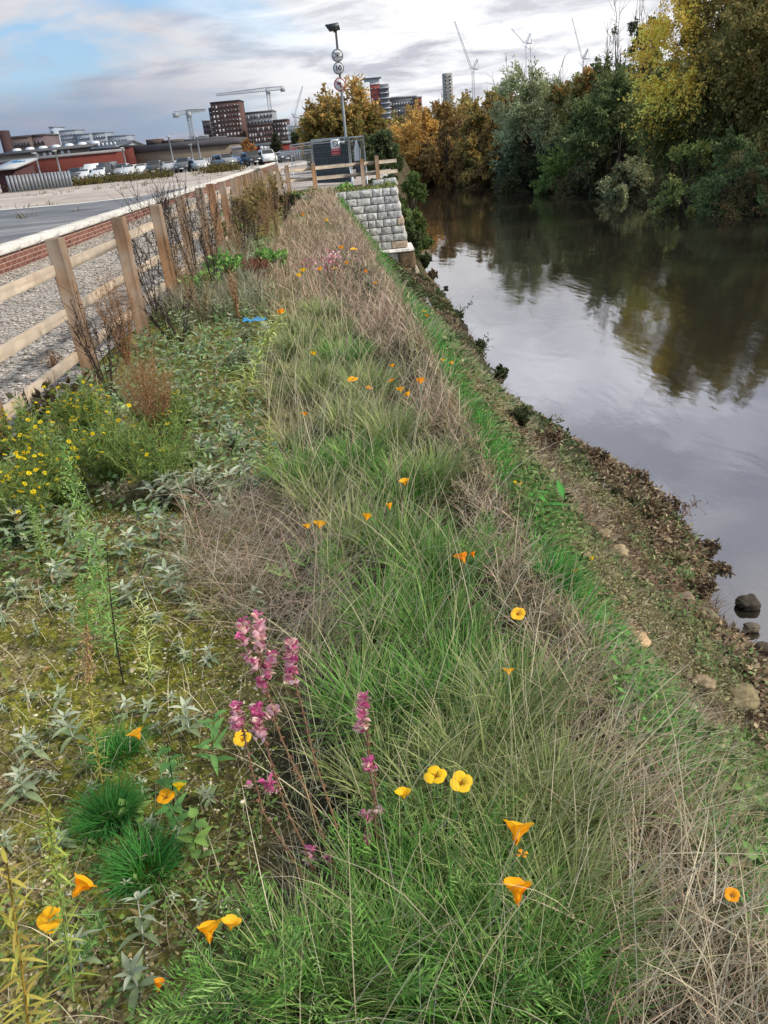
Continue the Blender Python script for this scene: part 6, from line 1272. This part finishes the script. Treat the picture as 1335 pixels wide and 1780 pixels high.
SR = [('low silver leaved seedlings scattered on the mossy ground', [(0, 1080), (330, 1060), (380, 1180), (360, 1500), (0, 1500)], 30, (.5, .9), (0, 0, 1)), ('silver leaved plants crowding between the green spike and the dry stems', [(60, 960), (330, 930), (330, 1080), (0, 1100)], 22, (.7, 1.2), (1, 1, 0)),
      ('silver leaved plants in the middle of the bed behind the yellow flowers', [(300, 700), (470, 640), (490, 860), (330, 900)], 30, (.6, 1.1), (1, 1, 2)), ('silver leaved plants beside the timber fence behind the rusty plume', [(300, 560), (460, 520), (470, 640), (330, 690)], 26, (.7, 1.3), (1, 2, 1)), ('small silver plants far up the bed beside the fence', [(370, 440), (470, 420), (480, 520), (340, 550)], 22, (.8, 1.5), (1, 2))]
for lab, poly, n, (s0, s1), ks in SR:
    A = np.array(poly); c = 0
    while c < n:
        px, py = rng.uniform(A[:, 0].min(), A[:, 0].max()), rng.uniform(A[:, 1].min(), A[:, 1].max())
        if not pip(np.array([px]), np.array([py]), A)[0]: continue
        silver(gpt(px, py), ks[c % len(ks)], rng.uniform(s0, s1) * .9, lab, lab); c += 1
# --- spikes: tall stalks dressed with narrow leaves
def spike(bpx, tpx, label, name, cat, n=90, ll=.05, lw=.005, pal_=G_MID, up=.5, r=.0025, stemc='#7a8a4a', dy=.03, headf=0.0, headc=None, f0=.05, group=None, hn=160, hr=.02):
    B = gpt(*bpx); T_ = atY(tpx[0], tpx[1], B[1] + dy); t = root_at(name, B, label, cat, group)
    mid = (B + T_) / 2 + rng.normal(0, .02, 3) * (1, 1, 0); tt = np.linspace(0, 1, 9)[:, None]; C_ = B * (1 - tt) ** 2 + 2 * mid * tt * (1 - tt) + T_ * tt ** 2
    mb = MB(); tube(mb, C_, np.linspace(r, r * .4, 9), 6, lin(stemc)); mb.build('stem', M_STEM, t)
    f = f0 + (1 - f0) * (np.arange(n) + rng.random(n)) / n; q = np.stack([np.interp(f, tt[:, 0], C_[:, k]) for k in range(3)], 1); a = np.arange(n) * 2.4 + rng.normal(0, .3, n)
    mb = MB(); c = pick(pal_, n, .12)
    for i in range(n):
        L_ = ll * (1.1 - .6 * f[i]) * rng.uniform(.7, 1.2); nice_leaf(mb, q[i], (math.cos(a[i]), math.sin(a[i]), up + rng.normal(0, .2)), (0, 0, 1), L_, lw * rng.uniform(.8, 1.2), c[i], droop=rng.uniform(.0, .6), nseg=4, fold=.2)
    mb.build('leaves', M_LEAF, t)
    if headf:
        f = 1 - headf * rng.random(hn) ** .8; q = np.stack([np.interp(f, tt[:, 0], C_[:, k]) for k in range(3)], 1); a = uaz(hn); rr = hr * (1.15 - (f - (1 - headf)) / headf) * rng.random(hn)
        q = q + np.stack([np.cos(a) * rr, np.sin(a) * rr, rr * .8], 1); mb = MB(); leaves(mb, q, rng.normal(0, 1, (hn, 3)) + (0, 0, 1.4), .010, .0045, pick(headc, hn, .15)); mb.build('flower_head', M_LEAF, t)
    return t
FG = pal('#6f9a4c', '#7fa858', '#5f8a44', '#93b46a'); FY = pal('#b0a63c', '#c4b44a', '#99983c', '#a88f3a')
spike((185, 1130), (112, 770), 'tall fresh green fleabane spike with a feathery top beside the yellow flowers', 'fleabane', 'plant', 150, .07, .006, FG, headf=.45, headc=pal('#8fae5c', '#a6bf78', '#7a9a4c'), hn=520, hr=.06, dy=.05)
spike((205, 1140), (165, 930), 'second green fleabane stalk at the foot of the tall one', 'fleabane', 'plant', 120, .075, .006, FG, dy=.02)
spike((150, 1130), (140, 1000), 'short green fleabane stalk left of the tall one', 'fleabane', 'plant', 100, .07, .006, FG, dy=.02)
spike((105, 1000), (50, 875), 'shorter green fleabane with dense seed buds near the left edge', 'fleabane', 'plant', 70, .05, .005, FG, headf=.6, headc=pal('#8fae5c', '#a6bf78'), hn=260, hr=.035)
spike((405, 705), (488, 548), 'pale yellow goldenrod leaning right in the middle of the bed', 'goldenrod', 'plant', 150, .16, .013, pal('#b4c06a', '#c4cc7c', '#a3b05a'), r=.006, dy=.0, headf=.5, headc=pal('#c0c870', '#aab85c'), hn=300, hr=.05, stemc='#9aa05a')
spike((62, 1900), (12, 1500), 'thick golden yellow goldenrod stalk at the bottom left corner', 'goldenrod', 'plant', 70, .065, .007, pal('#a89c48', '#b4a850', '#8f9040', '#9a8440'), r=.0035, stemc='#9a8038', dy=.0, f0=.2)
spike((128, 1740), (82, 1410), 'slender green goldenrod stalk with narrow leaves in the lower left', 'goldenrod', 'plant', 90, .055, .0055, pal('#8a9a44', '#a0a850', '#6f8a40'), dy=.04, headf=.3, headc=pal('#a8a850', '#94983c'), hn=120, hr=.02)
spike((178, 1360), (150, 1090), 'yellowing fleabane with a brown feathery top over the bare ground', 'fleabane', 'plant', 110, .035, .004, pal('#a8a850', '#b4aa58', '#8f9a4c'), headf=.35, headc=pal('#b09070', '#a07c5a', '#c0a080'), hn=420, hr=.035, stemc='#a08c4a')
spike((258, 1200), (240, 1035), 'pale yellow green seedling stalk left of the silver star group', 'seedling', 'plant', 80, .055, .005, pal('#b8c07a', '#a4b060', '#c8cc90'), dy=.04)
spike((480, 860), (470, 730), 'yellow green stalk at the left side of the tussocks', 'fleabane', 'plant', 80, .05, .006, pal('#a8a84c', '#94a04a'), dy=.05)
spike((300, 1440), (290, 1290), 'dark thin stem with broad green leaves rising by the flat orange poppy', 'broad_leaved_plant', 'plant', 16, .07, .026, pal('#5f8a48', '#6f9a55', '#4f7a3c'), stemc='#2e2420', dy=.03)
spike((245, 1430), (215, 1400), 'low plant with broad light green leaves on the dark tuft', 'broad_leaved_plant', 'plant', 10, .06, .026, pal('#7a9a4c', '#8aa85a'), stemc='#3a3026', dy=.03)
spike((345, 1500), (340, 1420), 'plant with broad pale green leaves left of the sage stems', 'broad_leaved_plant', 'plant', 10, .06, .026, pal('#7a9a4c', '#6f8f4c'), stemc='#4a4030', dy=.03)
spike((370, 1330), (372, 1240), 'plant with long green leaves under the lower sage heads', 'broad_leaved_plant', 'plant', 14, .08, .022, pal('#6f9a55', '#5f8a4c'), stemc='#5a6a3a', dy=.03)
spike((215, 1190), (186, 960), 'thin black dead stem standing in the mossy ground', 'dead_weed', 'dead plant', 10, .02, .006, pal('#2a2622', '#3a332c'), stemc='#26211e', dy=.03)
spike((1205, 1000), (1050, 985), 'x', 'x', 'x', 1, .01, .01) if False else None
# --- dark grass tufts on the bare ground
for (px, py, R, n, Ln, lab) in ((195, 1430, .085, 900, .12, 'dense dark green grass tuft on the bare mossy ground'), (205, 1318, .09, 420, .11, 'looser dark green grass tuft above the dense one'), (255, 1520, .10, 520, .13, 'spreading dark green grass tuft below the dense one'), (965, 1015, .10, 420, .16, 'dark green grass tuft on the river side of the straw')):
    c = gpt(px, py); t = root_at('grass_tuft', c, lab, 'grass tuft'); m = MB(); tussock(c, R, n, Ln, pal('#34701e', '#407e28', '#2a5c1c'), (0, 0), .0019, tip=pal('#4a8a40', '#3f7a38'), target=m, spread=1.25); m.build('blades', M_GRASS, t)
# --- yellow flowered ragwort bushes
_FM = {}
def flower_mesh(fs, flc):
    key = (fs, float(flc[0][0]), int(rng.integers(0, 3)))
    if key not in _FM:
        m = MB(); n = 9; a = np.arange(n) * 2 * math.pi / n; D = np.stack([np.cos(a), np.sin(a), rng.normal(.15, .12, n)], 1); z3 = np.zeros((n, 3)); leaves(m, z3, D, fs, fs * .5, pick(flc, n, .08), nrm=np.repeat(np.array([[0, 0, 1.0]]), n, 0))
        leaves(m, z3[:6] + (0, 0, .001), norm(rng.normal(0, 1, (6, 3)) + (0, 0, 1.5)), fs * .4, fs * .35, pick(pal('#c49a18', '#d4a81c'), 6)); me = m.mesh('flower'); me.materials.append(M_PETAL); _FM[key] = me
    return _FM[key]
def branchy(label, bpx, h, R, ns, fl, name='ragwort', cat='plant', leafc=G_MID, stemc='#7a8a48', nfl=5, flc=None, leafn=16, tip=.02, leafl=.035, br=5, fs=.011, group=None, lean=(0, 0), sr=.0022, lw=.004):
    B = gpt(*bpx); t = root_at(name, B, label, cat, group); st = MB(); lf = MB(); fw = MB(); sc_ = lin(stemc); FP = []; dd = wdist(np.linalg.norm(B))
    for i in range(ns):
        a = rng.uniform(0, 6.28); sp = rng.random() ** .6; e = B + np.array([math.cos(a) * R * sp + lean[0], math.sin(a) * R * sp + lean[1], h * rng.uniform(.6, 1.0) * (1 - .25 * sp)]); m_ = B * .5 + e * .5 + (math.cos(a) * R * .12, math.sin(a) * R * .12, h * .08)
        s = np.linspace(0, 1, 6)[:, None]; C_ = B * (1 - s) ** 2 + 2 * m_ * s * (1 - s) + e * s ** 2 + rng.normal(0, .006, (6, 3)) * s; tube(st, C_, np.linspace(sr, sr * .5, 6) * dd ** .5, 4, sc_ * rng.uniform(.8, 1.2), False); ends = [C_[-1]]
        for b in range(br):
            f = rng.uniform(.4, .95); q = np.array([np.interp(f, s[:, 0], C_[:, k]) for k in range(3)]); d_ = norm((C_[-1] - C_[0] + rng.normal(0, .5, 3) * h)[None])[0]; E_ = q + d_ * h * rng.uniform(.10, .25); tube(st, [q, (q + E_) / 2 + rng.normal(0, .006, 3), E_], np.array([sr * .5, sr * .4, sr * .3]) * dd ** .5, 3, sc_, False); ends.append(E_)
        n = leafn; f = rng.uniform(.05, 1, n); q = np.stack([np.interp(f, s[:, 0], C_[:, k]) for k in range(3)], 1); leaves(lf, q, rng.normal(0, 1, (n, 3)) + (0, 0, .3), leafl * rng.uniform(.6, 1.3, n) * dd ** .4, lw * dd, pick(leafc, n, .15))
        FP += ends
    st.build('stems', M_STEM, t); lf.build('foliage', M_LEAF, t)
    if fl:
        for q in [FP[i] for i in rng.permutation(len(FP))[:fl]]:
            o = link('flower', flower_mesh(fs, flc), t); o.location = q - np.array(t.location); o.rotation_euler = (rng.normal(0, .4), rng.normal(0, .4), rng.uniform(0, 6.28)); k = rng.uniform(.75, 1.2); o.scale = (k, k, k)
    return t
YF = pal('#ecd41c', '#f0dc2c', '#e0c414'); RG = pal('#5f7c3c', '#6f8a48', '#4f6a34', '#84944c')
for (b, h, R, ns, fl, lab) in (((40, 935), .46, .24, 56, 100, 'ragwort thick with yellow flowers at the left edge'), ((115, 880), .50, .26, 60, 90, 'ragwort with yellow flowers behind the tall fleabane'), ((200, 850), .50, .28, 60, 30, 'green ragwort with few flowers in the middle of the clump'), ((285, 860), .46, .28, 60, 14, 'green ragwort with scattered flowers beside the big silver clump'), ((150, 760), .40, .24, 50, 80, 'ragwort flowering yellow at the foot of the nearest whole fence post'), ((300, 770), .36, .24, 40, 14, 'ragwort behind the rusty plume, mostly green'), ((30, 800), .42, .26, 50, 60, 'ragwort flowering before the gravel at the left edge'), ((-60, 900), .40, .25, 40, 50, 'ragwort partly out of view at the left')):
    branchy(lab, b, h, R, ns, fl, leafc=RG, flc=YF, leafn=34, fs=.014)
branchy('dry twiggy clump with pale seed heads below the ragworts', (225, 880), .16, .12, 26, 30, name='dry_weed', leafc=pal('#a09a80', '#8a8a6a'), stemc='#8a8066', flc=pal('#c8c4b4', '#b0aa98'), fs=.014)
# --- dead stems against the fence
DK = pal('#332a24', '#43372e', '#2a2420', '#51443a')
for (b, h, R, ns, br, lab, ln) in (((312, 520), 1.75, .34, 12, 14, 'tallest black dead weed rising above the fence rails', (-.18, 0)), ((345, 505), 1.5, .28, 11, 14, 'black dead weed between the fourth and fifth fence posts', (-.08, 0)), ((370, 470), 1.35, .3, 11, 12, 'black dead weed right of the fifth fence post', (-.05, 0)), ((275, 560), 1.25, .28, 10, 14, 'dark dead weed between the second and third whole posts', (-.1, 0)), ((195, 700), .85, .24, 10, 14, 'dark dead weed between the first and second whole posts', (-.03, 0)), ((300, 600), .5, .2, 6, 10, 'thin dark dead weed in front of the third whole post', (0, 0)), ((395, 440), 1.2, .3, 9, 8, 'dark dead weed among the far posts', (0, 0))):
    branchy(lab, b, h, R, ns, 0, name='dead_weed', cat='dead plant', leafc=DK, stemc='#3a3029', br=br, leafn=26, leafl=.018, lean=ln, sr=.0026, lw=.005)
branchy('dead weed with curled blackish leaves beside the lowest rail', (75, 740), .34, .16, 7, 0, name='dead_weed', cat='dead plant', leafc=pal('#3a332c', '#4a4036', '#5a5a3a'), stemc='#3a3029', br=5, leafn=9, leafl=.06, sr=.002, lw=.020)
branchy('weed with round brown green leaves in front of the nearest post foot', (115, 730), .34, .14, 5, 0, name='dead_weed', cat='dead plant', leafc=pal('#6a6a40', '#5a4a34', '#7a6a48'), stemc='#4a4034', br=3, leafn=8, leafl=.06, sr=.002, lw=.026)
RU = pal('#94704e', '#a8825c', '#846042', '#b89670')
for (b, h, R, ns, br, lab) in (((275, 780), .72, .17, 60, 9, 'rusty brown feathery plume above the ragworts'), ((225, 640), .9, .16, 50, 8, 'brown dry plume covering the second whole fence post'), ((100, 650), .25, .12, 14, 8, 'fine rusty grass below the first post rail')):
    branchy(lab, b, h, R, ns, 0, name='dry_plume', cat='dead plant', leafc=RU, stemc='#94704e', br=br, leafn=30, leafl=.016, sr=.0011, lw=.0035)
branchy('round rusty seed cushion at the edge of the straw', (443, 490), .34, .26, 70, 0, name='dry_plume', cat='dead plant', leafc=pal('#8a5a44', '#7a4c38', '#6a4232'), stemc='#7a5040', br=6, leafn=20, leafl=.03, sr=.0016, lw=.005)
branchy('slim rusty stem before the seed cushion', (415, 560), .62, .05, 8, 0, name='dry_plume', cat='dead plant', leafc=RU, stemc='#94704e', br=6, leafn=30, leafl=.02, sr=.002, lw=.005)
for i, (b, h, lab) in enumerate((((425, 420), .75, 'yellowish dead stalks beside the far fence posts, nearest clump'), ((440, 400), .8, 'yellowish dead stalks beside the far fence posts, second clump'), ((455, 385), .8, 'yellowish dead stalks beside the far fence posts, third clump'), ((468, 365), .75, 'yellowish dead stalks beside the far fence posts, fourth clump'), ((482, 350), .7, 'yellowish dead stalks at the corner of the two fences'), ((400, 430), .5, 'green and yellow weeds at the foot of the far posts'))):
    branchy(lab, b, h * 1.35, .34, 56, 0, name='dead_stalks', cat='dead plant', leafc=pal('#8a7a48', '#7a6a40', '#948450', '#6a7040') if i < 5 else FG, stemc='#8a7650', br=4, leafn=14, leafl=.05, sr=.003, lw=.008)
for (b, h, lab) in (((395, 500), .45, 'bright green leafy weed below the far posts'), ((352, 520), .35, 'green leafy weed at the foot of the black dead weeds'), ((470, 470), .3, 'bright green weed right of the rusty seed cushion'), ((505, 360), .35, 'dark leafed weed at the far end of the bed'), ((600, 335), .25, 'green weed trailing on top of the stone block wall'), ((650, 325), .22, 'leafy weed growing under the short fence on the wall'), ((680, 318), .22, 'leafy weed at the river end of the block wall top')):
    branchy(lab, b, h, .28, 26, 0, name='green_weed', leafc=FG if 'green' in lab and 'dark' not in lab else LD, stemc='#6a7a40', br=5, leafn=30, leafl=.05, sr=.002, lw=.018)
# weeds on the planter behind the wall (continuous low cover)
mb = MB(); n = 2600; X = rng.uniform(-2.2, 1.0, n); Y = rng.uniform(24.1, 25.5, n); P = np.stack([X, Y, bedz(X, Y) + rng.random(n) * .12 * (.4 + np.abs(fbm(X * 2, Y * 2)) * 2)], 1); leaves(mb, P, norm(rng.normal(0, 1, (n, 3)) + (0, 0, .8)), .10, .035, pick(pal('#5f7440', '#7a8a50', '#8a8a5a', '#4f6238', '#b0a860'), n)); stuff(mb, 'planter_weeds', M_LEAF, 'weedy growth on top of the stone block wall', 'weeds')
# --- litter
p = gpt(444, 563, .03); c = root_at('litter', p, 'crumpled bright blue plastic litter lying in the bed', 'litter')
mb = MB(); uu, vv = np.meshgrid(np.linspace(0, 1, 14), np.linspace(0, 1, 8)); X = (uu - .5) * .22; Z = .03 + .05 * fbm(uu * 3, vv * 3 + 5, 3) + .03 * np.sin(vv * 3); Pg = np.stack([p[0] + X, p[1] + (vv - .5) * .12, p[2] + Z], -1); i = np.arange(7)[:, None] * 14; j = np.arange(13)[None]; mb.add(Pg.reshape(-1, 3), np.stack([i + j, i + j + 1, i + 15 + j, i + 14 + j], -1).reshape(-1, 4), lin('#2f86b8')); tag(mb.build('sheet', M_PAINT, c, True))
def fallen(px, py, L_, colr, label):
    p = gpt(px, py, .012); mb = MB(); nice_leaf(mb, p - (L_ / 2, 0, 0), (1, .3, .1), (0, 0, 1), L_, L_ * .8, lin(colr), droop=-.3, fold=.6, nseg=6); nice_leaf(mb, p - (L_ * .4, -.006, 0), (1, -.1, .2), (0, .4, 1), L_ * .8, L_ * .5, lin(colr) * .85, droop=-.4, fold=.8, nseg=6); tag(mb.build('fallen_leaf', M_STRAW, None, True, origin=tuple(p)), label, 'leaf')
fallen(300, 1031, .055, '#a8694a', 'curled rusty brown leaf lying by the silver plants'); fallen(83, 1168, .035, '#c9a26a', 'pale orange brown leaf lying on yellow moss'); fallen(208, 682, .05, '#8a5a3a', 'brown leaf caught among the ragworts'); fallen(430, 648, .06, '#7a4a34', 'dark brown leaf on the soil behind the goldenrod'); fallen(1245, 1385, .03, '#8a6a4a', 'withered leaf among nettles at the right')
# --- stones on the lower bank
def rock(px, py, spx, colr, label, flat=.6, sink=.25, waterline=False):
    p = atz(px, py, WZ + .03) if waterline else gpt(px, py, .02); d = np.linalg.norm(p - O); r = spx * d / F_PX * .5
    me = bpy.data.meshes.new('rock'); bm_ = __import__('bmesh').new(); __import__('bmesh').ops.create_icosphere(bm_, subdivisions=4, radius=1.0); bm_.to_mesh(me); bm_.free()
    n = len(me.vertices); co = np.empty(n * 3, np.float32); me.vertices.foreach_get('co', co); co = co.reshape(-1, 3).astype(float); q = rng.random() * 60
    k = 1 + .42 * fbm(co[:, 0] * 1.2 + q, co[:, 1] * 1.2 + co[:, 2] * 1.5 + q, 3) + .12 * fbm(co[:, 0] * 4 + q, co[:, 1] * 4 + co[:, 2] * 4.3, 3); co = np.sign(co) * np.abs(co) ** .72; co = co * k[:, None]; co *= (r * rng.uniform(.95, 1.15), r * rng.uniform(.7, 1.0), r * flat); co[:, 2] += r * flat * (1 - 2 * sink) * .5
    me.vertices.foreach_set('co', co.astype(np.float32).ravel()); me.polygons.foreach_set('use_smooth', np.ones(len(me.polygons), bool)); a = me.color_attributes.new('Col', 'FLOAT_COLOR', 'POINT'); a.data.foreach_set('color', np.tile(np.array([*lin(colr), 1.0]), n).astype(np.float32)); me.materials.append(M_ROCK)
    o = bpy.data.objects.new('rock', me); sc.collection.objects.link(o); o.location = p; o.rotation_euler = (0, 0, rng.uniform(-.5, .5)); tag(o, label, 'rock', 'stones on the river bank')
RK = [(1103, 1117, 42, '#b09472', 'large rounded tan stone on the slope beside the yellow poppy'), (1075, 960, 30, '#96876a', 'angular tan stone on the upper slope near the dead plants'), (1047, 930, 26, '#85795f', 'mossy tan stone above the angular one'), (1015, 966, 20, '#8f8068', 'small tan stone left of the angular one'), (1188, 1045, 34, '#7a6c5c', 'brown stone half buried in dead stems'), (1222, 1077, 42, '#66604c', 'mossy grey stone just below the half buried brown one'), (1222, 1192, 36, '#8a7a62', 'tan grey stone in the herbs of the lower bank'), (1283, 1218, 56, '#7c7256', 'flat mossy slab near the lower right waterline'), (1150, 1105, 22, '#7a6f5a', 'small stone right of the large rounded tan one'), (1195, 1235, 26, '#8f8272', 'pale stone beside dry curled leaves'), (1250, 1150, 22, '#6f6654', 'dull brown stone in the low herbs'), (1165, 1210, 18, '#86795f', 'small pinkish stone left of the tan grey one'), (1110, 1010, 20, '#7c6f58', 'small brown stone under the leafy herbs'), (1030, 850, 18, '#6f6550', 'small stone in the dead plants near the upper waterline'), (1130, 900, 22, '#6c5f4c', 'brown stone among dead stems by the water'), (820, 1010, 1, '#000000', None),
      (1246, 975, 32, '#5a4f40', 'rough dark rock jutting into the river beside dead stems'), (1300, 1050, 30, '#423c34', 'dark wet rock at the waterline with orange moss'), (1306, 1092, 20, '#5f564a', 'brown wet rock below the dark one at the waterline'), (1326, 1128, 24, '#4a4138', 'dark wet rock touching the right edge'), (1334, 1185, 32, '#3a342e', 'black wet rock at the right edge, lowest one'), (908, 737, 34, '#4a463c', 'dark rounded rock at the waterline below the ivy'), (800, 572, 26, '#34322c', 'dark rock at the waterline by the leaning twig'), (783, 562, 20, '#3c3a32', 'smaller dark rock left of the one by the leaning twig'), (815, 590, 14, '#3a362f', 'small dark rock in the water below the leaning twig'), (886, 700, 18, '#403b33', 'dark rock half under the ivy'), (940, 772, 22, '#5a564a', 'grey rock below the leaning sapling'), (775, 500, 7, '#2c2a26', 'tiny dark stone standing in the river')]
for (px, py, s, c, lab) in RK:
    if lab: rock(px, py, s, c, lab, waterline=(px > 1290 or 'waterline' in lab and px < 1000 or 'river' in lab and px < 800))
# --- saplings and twigs leaning over the water
def twig(bpx, tpx, label, n=14, colr='#5a4a3a', lc=LD, ll=.06, dy=.25, r=.006):
    B = gpt(*bpx); T_ = atY(tpx[0], tpx[1], B[1] + dy); t = root_at('sapling', B, label, 'sapling'); mb = MB(); m_ = (B + T_) / 2 + (0, 0, .08); s = np.linspace(0, 1, 7)[:, None]; C_ = B * (1 - s) ** 2 + 2 * m_ * s * (1 - s) + T_ * s ** 2; tube(mb, C_, np.linspace(r, r * .3, 7), 5, lin(colr))
    lf = MB()
    for k in range(n): f = rng.uniform(.25, 1); q = np.array([np.interp(f, s[:, 0], C_[:, j]) for j in range(3)]); e = q + rng.normal(0, 1, 3) * (.07, .07, .05) + (T_ - B) * .08; tube(mb, [q, e], r * .3, 3, lin(colr), False); leaves(lf, np.array([q, e, (q + e) / 2]), rng.normal(0, 1, (3, 3)), ll, ll * .4, pick(lc, 3))
    mb.build('twigs', M_STEM, t); lf.build('leaves', M_LEAF, t)
twig((945, 785), (977, 718), 'thin sapling leaning over the river in front of the grey rock', 9, lc=LO, ll=.05); twig((775, 570), (820, 527), 'leafy twig leaning over the river by the dark rocks', 16); twig((835, 640), (848, 585), 'twiggy shoot on the ivy edge above the river', 12); twig((1170, 925), (1212, 872), 'reddish dead twigs standing at the water edge, tallest', 26, '#6a4a3a', LB, .03); twig((1180, 930), (1190, 880), 'short reddish dead twigs left of the tallest ones', 18, '#6a4a3a', LB, .03); twig((1085, 850), (1100, 812), 'small reddish dead twigs on the upper waterline', 12, '#6a4a3a', LB, .03); twig((745, 470), (760, 432), 'bare twigs beside the block wall footing', 16, '#4a4034', LD, .07)

for i in range(34):
    px, py = rng.uniform(960, 1320), rng.uniform(900, 1330); p = gpt(px, py)
    if not .35 < (p[0] - xcrest(p[1])) / (xedge(p[1]) - xcrest(p[1])) < .98: continue
    rock(px, py, rng.uniform(8, 20), ('#86795f', '#6f6654', '#9a8c70', '#5c5444')[i % 4], 'small stones scattered among the herbs and litter of the lower bank')
for (b, h, R, lab, lc) in (((955, 785), .30, .16, 'tangle of brown stems at the waterline beside the grey rock', LB), ((1035, 815), .30, .18, 'tangle of rusty stems on the waterline below the river bend', LB * .8), ((1105, 850), .28, .18, 'tangle of dead stems left of the tall reddish twigs', LB), ((1165, 900), .34, .18, 'dead weed tangle at the foot of the reddish twigs', LB * .8), ((1225, 970), .26, .16, 'brown tangle on the dark rock jutting into the river', LB * .7), ((870, 665), .32, .16, 'dark leafy tangle over the half hidden waterline rock', LD), ((835, 615), .34, .16, 'dark leafy tangle above the leaning twiggy shoot', LD), ((795, 560), .36, .18, 'dark tangle over the rocks by the leafy leaning twig', LD), ((765, 510), .42, .2, 'brown leafless tangle on the waterline opposite the pink straw', LB * .7), ((740, 465), .5, .24, 'brown and green tangle at the river corner of the wall footing', LD), ((752, 490), .45, .2, 'reddish brown tangle just below the wall footing', LB * .7), ((725, 430), .6, .25, 'green shrubby growth against the river side of the wall', LD),
        ((905, 745), .26, .14, 'leafy tangle behind the dark rounded rock', LD), ((1250, 1010), .22, .14, 'brown stems beside the dark wet rocks', LB), ((1130, 905), .24, .18, 'dead stems covering the brown stone by the water', LB), ((1215, 1040), .22, .16, 'rusty stems over the mossy grey stone', LB * .8), ((1160, 985), .22, .18, 'pale withered stems in the middle of the lower bank', LO)):
    branchy(lab, b, h, R, 34, 0, name='bank_weed', leafc=lc, stemc='#5a4636', br=5, leafn=22, leafl=.035, sr=.0022, lw=.012)

DKB = pal('#7a6244', '#8a7050', '#6a5238', '#967c54'); kk = 0
WORDS = ['lowest', 'second', 'third', 'fourth', 'fifth', 'sixth', 'seventh', 'eighth', 'ninth', 'tenth', 'eleventh', 'twelfth', 'thirteenth', 'fourteenth', 'fifteenth', 'sixteenth']
for i in range(16):
    Y = 7.2 + i * .85 + rng.uniform(-.3, .3); X = rng.uniform(-2.15, -1.65); P = np.array([X, Y, float(nearz(X, Y))]); px, py = topx(P[None]); dark = i % 3 == 0
    branchy('%s %s dead weed of the sixteen lining the fence, counted from the near end' % (WORDS[i].replace('lowest', 'first'), 'blackish' if dark else 'brown'), (float(px[0]), float(py[0])), rng.uniform(.60, 1.05), rng.uniform(.14, .26), 9, 0, name='dead_stalks', cat='dead plant', group='dead stalks along the timber fence', leafc=DK if dark else DKB, stemc='#3a3029' if dark else '#8a7050', br=6, leafn=18, leafl=.024, sr=.0024, lw=.005)
